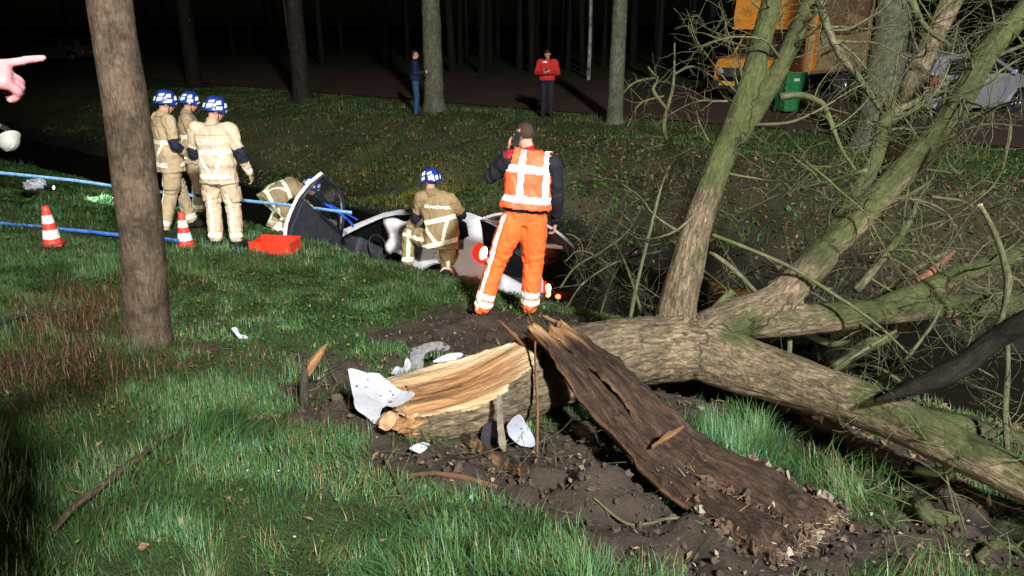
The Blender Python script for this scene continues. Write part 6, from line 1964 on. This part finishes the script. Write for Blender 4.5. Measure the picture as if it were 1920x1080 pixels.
def car(name, label, paint, wreck=False, group=None):
    root = thing(name, label, 'car', (0, 0, 0), 0, group)
    out = side_outline()
    for s in (-1, 1):
        door_hole = DOOR
        fm = lambda u, v, s=s: (s * side_x(u, v), u, v)
        holes = [door_hole, QWIN]
        panel('side_panel', out, [paint, M_lining], root, holes, fm, .13, .045, -1, mats2=1, outward=(s, 0, 0))
        # rear quarter glass
        panel('quarter_window', [(y, z) for y, z in QWIN], M_glass, root, (), lambda u, v, s=s: (s * (side_x(u, v) - .012), u, v), .2, .004)
        lo = [(y * .99 + .0018, z * .985 + .01) for y, z in DOOR]
        win = [(.80, .985), (.58, 1.145), (.34, 1.28), (.10, 1.345), (-.2, 1.362), (-.42, 1.352), (-.465, 1.2), (-.475, .985)]
        dr = bpy.data.objects.new('door', None); COL.objects.link(dr); dr.parent = root
        hinge = Vector((s * side_x(.9, .6), .90, .0))
        dr.location = hinge
        fd = lambda u, v, s=s: (s * side_x(u, v) - hinge[0], u - hinge[1], v)
        panel('door_skin', lo, [paint, M_lining], dr, [win], fd, .12, .05, -1, mats2=1, outward=(s, 0, 0))
        panel('door_glass', win, M_glass, dr, (), lambda u, v, s=s: (s * (side_x(u, v) - .02) - hinge[0], u - hinge[1], v), .2, .004)
        trim_ = [(.80, .30), (.82, .60), (.80, .95), (-.46, .95), (-.46, .6), (-.38, .36), (-.32, .31)]
        panel('door_trim', trim_, M_lining, dr, (), lambda u, v, s=s: (s * (side_x(u, v) - .075 - .02 * math.exp(-((v - .72) / .08) ** 2)) - hinge[0], u - hinge[1], v), .1, .02)
        fr = catmull(np.array([fd(a_, b_) for a_, b_ in [(.80, .97)] + win[1:-1] + [(-.47, .97)]]), 40) - np.array([s * .05, 0, 0])
        Vf, qf, tf, _ = tube(fr, .022, 8); link('window_seal', mesh_np('window_seal', Vf, qf, tf), dr, M_lining)
        hd = bevel_box('handle', (.03, .17, .035), M_dark, dr, (0, 0, 0), .01); hd.location = (s * (side_x(-.35, .86) + .012) - hinge[0], -.35 - hinge[1], .86)
        mi = bevel_box('mirror', (.14, .10, .12), paint, dr, (0, 0, 0), .035, 3); mi.location = (s * (side_x(.75, 1.0) + .10) - hinge[0], .72 - hinge[1], 1.03)
        # mouldings seen in the opened door: latch edge
        if wreck and s < 0:
            dr.rotation_euler = (0, 0, R(-66)); dr.name = 'open_door'
            dr['label'] = 'front left door standing wide open with dark inner trim'
        # tail lamp
        tl = [(-1.735, .74), (-1.715, .85), (-1.67, .94), (-1.60, .97), (-1.555, .93), (-1.555, .82), (-1.60, .75), (-1.67, .72)]
        lamp = panel('tail_light', tl, M_taillit if wreck else M_tailred, root, (), lambda u, v, s=s: (s * (side_x(u, v) + .016 - .05 * max(0, -u - 1.6)), u - .03, v), .06, .05, 0)
        if wreck:
            V, q, t = ball_np((s * .725, -1.735, .845), (.05, .04, .085), 16, 12)
            link('bulb', mesh_np('bulb', V, q, t), root, M_bulb)
    edge = side_x
    # roof, bonnet, windscreen, tail
    prof_roof = [(-1.38, 1.37), (-1.20, 1.425), (-.7, 1.455), (-.2, 1.465), (.1, 1.44), (.34, 1.37)]
    V, q = grid_sheet(lambda u, v: (u * edge(v, np.interp(v, *zip(*prof_roof))), v, np.interp(v, *zip(*prof_roof)) + .045 * (1 - u * u)), np.linspace(-1, 1, 15), np.linspace(-1.38, .34, 24))
    solid(link('roof', mesh_np('roof', V, q), root, [paint, M_lining]), .03).modifiers[0].material_offset = 1
    prof_h = [(1.02, .97), (1.30, .905), (1.55, .83), (1.70, .70)]
    V, q = grid_sheet(lambda u, v: (u * edge(v, np.interp(v, *zip(*prof_h))), v, np.interp(v, *zip(*prof_h)) + .04 * (1 - u * u)), np.linspace(-1, 1, 13), np.linspace(1.02, 1.70, 10))
    solid(link('bonnet', mesh_np('bonnet', V, q), root, paint), .02)
    prof_w = [(.34, 1.37), (.72, 1.15), (1.02, .97)]
    V, q = grid_sheet(lambda u, v: (u * (edge(v, np.interp(v, *zip(*prof_w))) - .03), v + .07 * (1 - u * u), np.interp(v, *zip(*prof_w)) + .03 * (1 - u * u)), np.linspace(-1, 1, 11), np.linspace(.345, 1.015, 8))
    solid(link('windscreen', mesh_np('windscreen', V, q), root, M_glass), .005)
    V, q = grid_sheet(lambda u, v: (u * edge(1.72, v), np.interp(v, [.21, .3, .52, .70], [1.66, 1.75, 1.76, 1.70]) + .09 * (1 - u * u), v), np.linspace(-1, 1, 13), np.linspace(.21, .70, 9))
    solid(link('front_bumper', mesh_np('front_bumper', V, q), root, paint), .02)
    V, q = grid_sheet(lambda u, v: (u * edge(-1.74, v), np.interp(v, [.30, .45, .62, .72], [-1.72, -1.76, -1.755, -1.735]) - .07 * (1 - u ** 4), v), np.linspace(-1, 1, 17), np.linspace(.24, .72, 9))
    solid(link('rear_bumper', mesh_np('rear_bumper', V, q), root, paint), .02)
    # tailgate: lower pressed panel + glass, hinged at the roof
    tg = bpy.data.objects.new('tailgate', None); COL.objects.link(tg); tg.parent = root; tg.location = (0, -1.38, 1.39)
    pr_ = [(.72, -1.735), (.80, -1.72), (.96, -1.66), (1.22, -1.50), (1.37, -1.38)]
    zz, yy = zip(*pr_)
    def tgf(u, v): return (u * (edge(np.interp(v, zz, yy), v) - .04), np.interp(v, zz, yy) + 1.38 - .06 * (1 - u * u), v - 1.39 + .02 * (1 - u * u))
    V, q = grid_sheet(tgf, np.linspace(-.82, .82, 13), np.linspace(.73, .99, 6))
    solid(link('tailgate_panel', mesh_np('tailgate_panel', V, q), tg, [paint, M_lining]), .035).modifiers[0].material_offset = 1
    V, q = grid_sheet(tgf, np.linspace(-.86, .86, 11), np.linspace(.985, 1.36, 8))
    solid(link('rear_window', mesh_np('rear_window', V, q), tg, M_glass), .006)
    for a, b in ((-.98, -.85), (.85, .98)):
        V, q = grid_sheet(tgf, np.linspace(a, b, 4), np.linspace(.97, 1.37, 8))
        solid(link('tailgate_post', mesh_np('tailgate_post', V, q), tg, paint), .03)
    V, q = grid_sheet(tgf, np.linspace(-.98, .98, 12), np.linspace(1.345, 1.375, 3))
    solid(link('tailgate_post', mesh_np('tailgate_post', V, q), tg, paint), .03)
    if wreck: tg.rotation_euler = (R(-62), 0, 0)
    # underbody and cabin
    bevel_box('floor', (1.42, 3.2, .06), M_lining, root, (0, 0, .24), .01)
    bevel_box('dashboard', (1.3, .38, .26), M_lining, root, (0, .80, .86), .06, 3)
    for s in (-1, 1):
        st = bpy.data.objects.new('seat', None); COL.objects.link(st); st.parent = root; st.location = (s * .36, -.02, .30)
        bevel_box('cushion', (.48, .50, .16), M_lining, st, (0, 0, .12), .05, 3)
        bevel_box('backrest', (.46, .14, .60), M_lining, st, (0, -.30, .46), .05, 3, Matrix.Rotation(R(14), 3, 'X'))
        bevel_box('headrest', (.26, .10, .18), M_lining, st, (0, -.41, .85), .04, 3)
    bevel_box('rear_bench', (1.2, .42, .5), M_lining, root, (0, -.95, .52), .06, 3)
    th = np.linspace(0, 2 * math.pi, 33)
    V, q, t, _ = tube(np.stack([.185 * np.cos(th) - .36, .52 + .06 * np.sin(th), .93 + .175 * np.sin(th)], 1), .014, 8, caps=False)
    link('steering_wheel', mesh_np('steering_wheel', V, q), root, M_dark)
    for x, y, s, tn in ((-.70, 1.15, -1, .25 if wreck else 0), (.70, 1.15, 1, .25 if wreck else 0), (-.70, -1.15, -1, 0), (.70, -1.15, 1, 0)): wheel(root, x, y, s, tn)
    if wreck:
        # deployed airbags: curtain along the roof edge, cushion on the steering wheel
        V, q = grid_sheet(lambda u, v: (-.58 + .25 * v - .05 * math.sin(v * 9 + u * 7), -.5 + 1.0 * u, 1.35 - .46 * v + .02 * math.sin(u * 17)), np.linspace(0, 1, 16), np.linspace(0, 1, 9))
        solid(link('curtain_airbag', mesh_np('curtain_airbag', V + np.array([.08, -.1, -.02]), q), root, M_airbag), .05)
    else:
        bevel_box('number_plate', (.52, .012, .11), M_plate, root, (0, -1.845, .55), .004)
    return root

wk = car('crashed_car', 'white hatchback lying rolled into the ditch with door and tailgate open', M_white, True)
f_ = nrm([-.76, .63, -.13]); r_ = np.array([.50, .655, -.555]); r_ = nrm(r_ - f_ * (r_ @ f_)); u_ = np.cross(r_, f_)
Rw = np.column_stack([r_, f_, u_])
tail_left = np.array([-.78, -1.64, .85])
Pc = at(890, 470, 9.0)
ori = Pc - Rw @ tail_left
tail_left = tail_left * [1, 1.1, 1]; Rs_ = Rw * np.array([1, 1.1, 1.03])
ori = Pc - Rs_ @ (tail_left / [1, 1.1, 1])
M4 = Matrix(Rs_.tolist()).to_4x4(); M4.translation = Vector(ori)
wk.matrix_world = M4
# glow of its lamps
for xx in (-.70, .70):
    L = bpy.data.lights.new('tail_lamp_light', 'POINT'); L.energy = 1.6 if xx < 0 else 3; L.color = (1, .09, .03); L.shadow_soft_size = .04
    lo = bpy.data.objects.new('tail_lamp_light', L); COL.objects.link(lo); lo.parent = wk; lo.location = (xx * 1.05, -1.90, .84)
# blue tube of the rescue lamp inside the door window
bl = thing('blue_hose', 'bright blue hose lying over the sill behind the open car door', 'hose', at(620, 395, 10.0))
bp = np.array(bl.location)
V, q, t, _ = tube(catmull(np.array([at(606, 380, 10.2), at(630, 395, 10.1), at(655, 415, 9.95), at(662, 425, 9.9)]) - bp, 20), .018, 8)
link('pipe', mesh_np('pipe', V, q, t), bl, noise_mat('blue_hose', (.02, .07, .55), (.03, .11, .7), 6, .3))
V, q, t, _ = tube(catmull(np.array([at(618, 383, 10.25), at(645, 398, 10.1), at(670, 412, 9.95)]) - bp, 20), .012, 8)
link('pipe', mesh_np('pipe', V, q, t), bl, MATS['blue_hose'])

sv = car('parked_car', 'silver hatchback with red rear lamp parked behind the fallen branches at the right', M_silver)
ps_ = at(1782, 214, 20.3); ps_[2] = gz(ps_[0], ps_[1]) + .04
sv.location = Vector(ps_); sv.rotation_euler = (0, 0, R(-66)); sv.scale = (1.1, 1.12, 1.02)
dc = car('parked_car', 'dim parked car far away in the darkness at the upper left', M_darkcar)
pd = at(120, 112, 52); pd[2] = gz(pd[0], pd[1]) + .04
dc.location = Vector(pd); dc.rotation_euler = (0, 0, R(80)); dc.scale = (1.2, 1.22, 1.0)

# ------------------------------------------------------------------ the orange lorry with its wooden-sided box
def lorry():
    M_or = noise_mat('lorry_orange', (0.66, 0.26, 0.03), (0.76, 0.31, 0.045), 3, .35, 0, coat=.3, dirt=(.16, .08, .03), dirt_scale=2.5, dirt_lo=.58, dirt_hi=.8)
    M_tan = noise_mat('tan_panel', (0.34, 0.23, 0.115), (0.42, 0.29, 0.15), 2, .7, .1, dirt=(.13, .07, .035), dirt_scale=2, dirt_lo=.52, dirt_hi=.7)
    M_tarp = noise_mat('brown_tarp', (0.17, 0.10, 0.055), (0.25, 0.15, 0.08), 2, .7, .5, 5)
    root = thing('lorry', 'old orange lorry with overhanging box body parked behind the green bin', 'lorry', (0, 0, 0))
    # cab: x right, y ahead
    prof = [(.0, .55), (.0, 1.95), (.18, 2.0), (.75, 1.35), (1.55, 1.22), (1.72, 1.05), (1.72, .50), (1.4, .42)]
    def cabside(s):
        out = prof + [(1.36, .42)] + [(1.0 + .4 * math.cos(a), .42 + .4 * math.sin(a)) for a in np.linspace(0, math.pi, 10)][1:-1] + [(.58, .42), (.3, .42)]
        win = [(.08, 1.36), (.08, 1.86), (.20, 1.90), (.62, 1.36)]
        panel('cab_side', out, M_or, root, [win], lambda u, v: (s * (1.0 - .06 * max(0, v - 1.3) - .04 * max(0, u - 1.2)), u, v), .25, .03)
        panel('side_window', win, M_glass, root, (), lambda u, v: (s * (.985 - .06 * max(0, v - 1.3)), u, v), .4, .005)
        dr = panel('door_seam', [(.02, .6), (.025, .6), (.025, 1.93), (.02, 1.93)], M_dark, root, (), lambda u, v: (s * 1.005, u + .0, v), .6, .01)
    for s in (-1, 1): cabside(s)
    def sheet(nm, pts, m, half=.96, th=.03):
        V = np.array([(sx * half, y, z) for y, z in pts for sx in (-1, -.33, .33, 1)]); n = 4
        q = [(b * n + a, b * n + a + 1, (b + 1) * n + a + 1, (b + 1) * n + a) for b in range(len(pts) - 1) for a in range(3)]
        return solid(link(nm, mesh_np(nm, V, np.array(q), None, None, False), root, m), th)
    sheet('bonnet', [(.78, 1.33), (1.1, 1.31), (1.55, 1.235), (1.70, 1.07)], M_or)
    sheet('windscreen', [(.2, 1.965), (.47, 1.66), (.75, 1.36)], M_glass, .93, .006)
    sheet('cab_roof', [(.0, 1.96), (.18, 2.0)], M_or)
    bevel_box('air_slots', (1.2, .10, .012), M_dark, root, (0, .92, 1.335), .0)
    bevel_box('grille', (1.5, .03, .28), M_dark, root, (0, 1.735, .86), .008)
    for k in range(4): bevel_box('grille_bar', (1.48, .015, .02), M_metal, root, (0, 1.757, .77 + .06 * k), .004)
    bevel_box('front_panel', (1.92, .03, .10), M_or, root, (0, 1.73, 1.045), .008)
    bevel_box('bumper', (2.0, .16, .24), M_dark, root, (0, 1.80, .50), .03)
    pl = bevel_box('number_plate', (.52, .012, .12), M_plate, root, (.45, 1.888, .56), .004)
    rngp = random.Random(3)
    for s in (-1, 1):
        V, q = lathe([(0, .03), (.09, .02), (.115, 0), (.115, -.03)], 20); V = V[:, [0, 2, 1]] * [1, 1, 1]
        hl = link('headlight', mesh_np('headlight', V + np.array([s * .80, 1.745, .88]), q), root, M_frag)
        bevel_box('indicator', (.10, .05, .07), noise_mat('amber_lens', (.6, .2, .02), (.7, .26, .03), 8, .2), root, (s * .93, 1.70, 1.06), .012)
        bevel_box('mirror', (.06, .10, .26), M_dark, root, (s * 1.2, .72, 1.62), .02)
        V, q, t, _ = tube(np.array([(s * .98, .70, 1.40), (s * 1.16, .72, 1.52), (s * 1.2, .72, 1.60)]), .012, 6)
        link('mirror_arm', mesh_np('mirror_arm', V, q, t), root, M_dark)
    for s in (-1, 1):
        V, q, t, _ = tube(np.array([(s * .97, .16, 1.99), (s * .95, .50, 1.66), (s * .965, .78, 1.34)]), .028, 6)
        link('windscreen_pillar', mesh_np('windscreen_pillar', V, q, t), root, M_or)
    # dark cab interior: seat, wheel
    bevel_box('seat', (1.6, .35, .6), M_lining, root, (0, .18, 1.05), .05)
    th = np.linspace(0, 2 * math.pi, 25)
    V, q, t, _ = tube(np.stack([.2 * np.cos(th) - .5, .52 + .14 * np.sin(th), 1.42 + .12 * np.sin(th)], 1), .013, 6, caps=False)
    link('steering_wheel', mesh_np('steering_wheel', V, q), root, M_dark)
    # box body with the part that overhangs the cab
    V, q = box_np((0, -2.1, 2.25), (1.12, 2.05, 1.45)); link('box_body', mesh_np('box_body', V, q, None, None, False), root, M_tan)
    bx = [(0.02, 2.08), (.62, 2.10), (.72, 2.35), (.58, 3.62), (0.02, 3.68)]
    Vn = np.array([(sx * 1.1, y, z) for sx in (-1, 1) for y, z in bx])
    qn = [(0, 1, 6, 5), (1, 2, 7, 6), (2, 3, 8, 7), (3, 4, 9, 8), (4, 0, 5, 9)]
    tn = [(0, 2, 1), (0, 3, 2), (0, 4, 3), (5, 6, 7), (5, 7, 8), (5, 8, 9)]
    link('box_overhang', mesh_np('box_overhang', Vn, np.array(qn), np.array(tn), None, False), root, M_or)
    bevel_box('overhang_lip', (2.26, .10, .07), M_or, root, (0, .68, 2.10), .015)
    for s in (-1, 1):
        bevel_box('corner_post', (.03, .28, 2.88), M_or, root, (s * 1.137, -.20, 2.25), .01)
        bevel_box('corner_post', (.03, .22, 2.88), M_tan, root, (s * 1.137, -4.0, 2.25), .01)
        bevel_box('bottom_rail', (.04, 4.1, .10), M_tarp, root, (s * 1.14, -2.1, .85), .01)
        V, q = grid_sheet(lambda u, v: (s * (1.15 + .025 * math.sin(u * 5 + v * 4) + .02 * math.sin(v * 13 + u * 2)), -.38 - 3.45 * u, 2.02 + 1.66 * v - .1 * math.sin(u * 3.1)), np.linspace(0, 1, 24), np.linspace(0, 1, 12))
        solid(link('tarpaulin', mesh_np('tarpaulin', V, q), root, M_tarp), .012)
    bevel_box('chassis', (.9, 5.4, .22), M_dark, root, (0, -1.4, .62), .02)
    for x, y in ((-.86, 1.0), (.86, 1.0), (-.86, -3.0), (.86, -3.0)):
        w_ = wheel(root, x, y, 1 if x > 0 else -1); w_.location = (x, y, .37); w_.scale = (1.5, 1.28, 1.28)
    return root
lo_ = lorry()
pl_ = at(1437, 185, 22.6); pl_[2] = gz(pl_[0], pl_[1]) + .04
lo_.location = Vector(pl_); lo_.rotation_euler = (0, 0, R(180 - 46))
lo_.location += Vector((0.55, 1.3, 0))

# ------------------------------------------------------------------ green wheeled bin
def bin_():
    m = noise_mat('bin_green', (0.012, 0.14, 0.045), (0.018, 0.18, 0.06), 5, .45, .02)
    b = at(1474, 208, 20.6); b[2] = gz(b[0], b[1]) + .03
    t = thing('wheeled_bin', 'green wheeled bin with grey lid label standing before the orange lorry', 'bin', b, R(12))
    w0, w1, d0, d1, h = .20, .285, .24, .33, .95
    V = np.array([(sx * (w0 if z == 0 else w1), sy * (d0 if z == 0 else d1), .05 + z * h) for z in (0, 1) for sy in (-1, 1) for sx in (-1, 1)])
    q = [(0, 1, 3, 2), (0, 4, 5, 1), (2, 3, 7, 6), (0, 2, 6, 4), (1, 5, 7, 3), (4, 6, 7, 5)]
    o = link('body', mesh_np('body', V, np.array(q), None, None, False), t, m); o.modifiers.new('b', 'BEVEL').width = .025
    bevel_box('lid', (.60, .72, .06), m, t, (0, 0, 1.04), .025, 3)
    bevel_box('rim', (.61, .70, .05), m, t, (0, .0, .985), .012)
    bevel_box('label', (.16, .004, .07), noise_mat('grey_label', (.4, .42, .42), (.5, .52, .5), 9, .5), t, (0, -.328, .88), 0, 1)
    for s in (-1, 1):
        V, q = lathe([(.0, .025), (.09, .025), (.1, .0), (.09, -.025), (0, -.025)], 18)
        link('wheel', mesh_np('wheel', V[:, [2, 0, 1]] + np.array([s * .23, .24, .10]), q), t, M_rubber)
    V, q, tr, _ = tube(np.array([(-.25, .36, 1.0), (-.25, .41, 1.02), (.25, .41, 1.02), (.25, .36, 1.0)]), .014, 8)
    link('handle', mesh_np('handle', V, q, tr), t, m)
bin_()

# ------------------------------------------------------------------ slatted fence, post and pole at the back
def fence():
    a = at(1660, 130, 24.5); b = at(1800, 140, 24.2)
    a[2] = gz(a[0], a[1]); b[2] = gz(b[0], b[1])
    t = thing('slat_fence', 'dark upright slat fence behind the silver car', 'fence', a)
    L = np.linalg.norm((b - a)[:2]); ang = math.atan2(b[1] - a[1], b[0] - a[0])
    m = noise_mat('dark_slat', (0.016, .015, .013), (0.04, .036, .03), 8, .8, .3, stretch=(6, 6, .6))
    t.rotation_euler = (0, 0, ang)
    me = None
    n = int(L / .125)
    for k in range(n):
        if me is None:
            o = bevel_box('slat', (.085, .02, 1.75), m, t, (0, 0, 0), .004, 1); me = o.data
        else:
            o = link('slat', me, t)
        o.location = (k * .125, random.uniform(-.006, .006), .93 + random.uniform(-.02, .02))
    for z in (.4, 1.5): bevel_box('rail', (L, .04, .07), m, t, (L / 2, .035, z), .004)
    for k in range(3): bevel_box('post', (.09, .09, 1.9), m, t, (k * L / 2, .105, .9), .006)
fence()
pw = at(354, 116, 33); pw[2] = gz(pw[0], pw[1])
t = thing('marker_post', 'thin white post far back at the left in the dark', 'post', pw)
V, q = lathe([(.05, 0), (.05, 1.0), (.045, 1.04), (0, 1.05)], 10)
link('shaft', mesh_np('shaft', V, q), t, noise_mat('post_white', (.5, .5, .5), (.6, .6, .6), 6, .6))
V, q = lathe([(.052, .78), (.052, .92)], 10); link('band', mesh_np('band', V, q), t, M_dark)
pw = at(551, 145, 30); pw[2] = gz(pw[0], pw[1])
t = thing('pole', 'thin pale pole leaning slightly beside the dim trunk', 'pole', pw)
V, q, tr, _ = tube(np.array([(0, 0, -.2), (-.1, 0, 3), (-.22, 0, 6.5)]), [.045, .04, .035], 10)
link('shaft', mesh_np('shaft', V, q, tr), t, noise_mat('pale_pole', (.2, .14, .11), (.28, .2, .16), 6, .6))
V, q, tr = ball_np((-.22, 0, 6.5), .06, 10, 6); link('cap', mesh_np('cap', V, q, tr), t, M_dark)
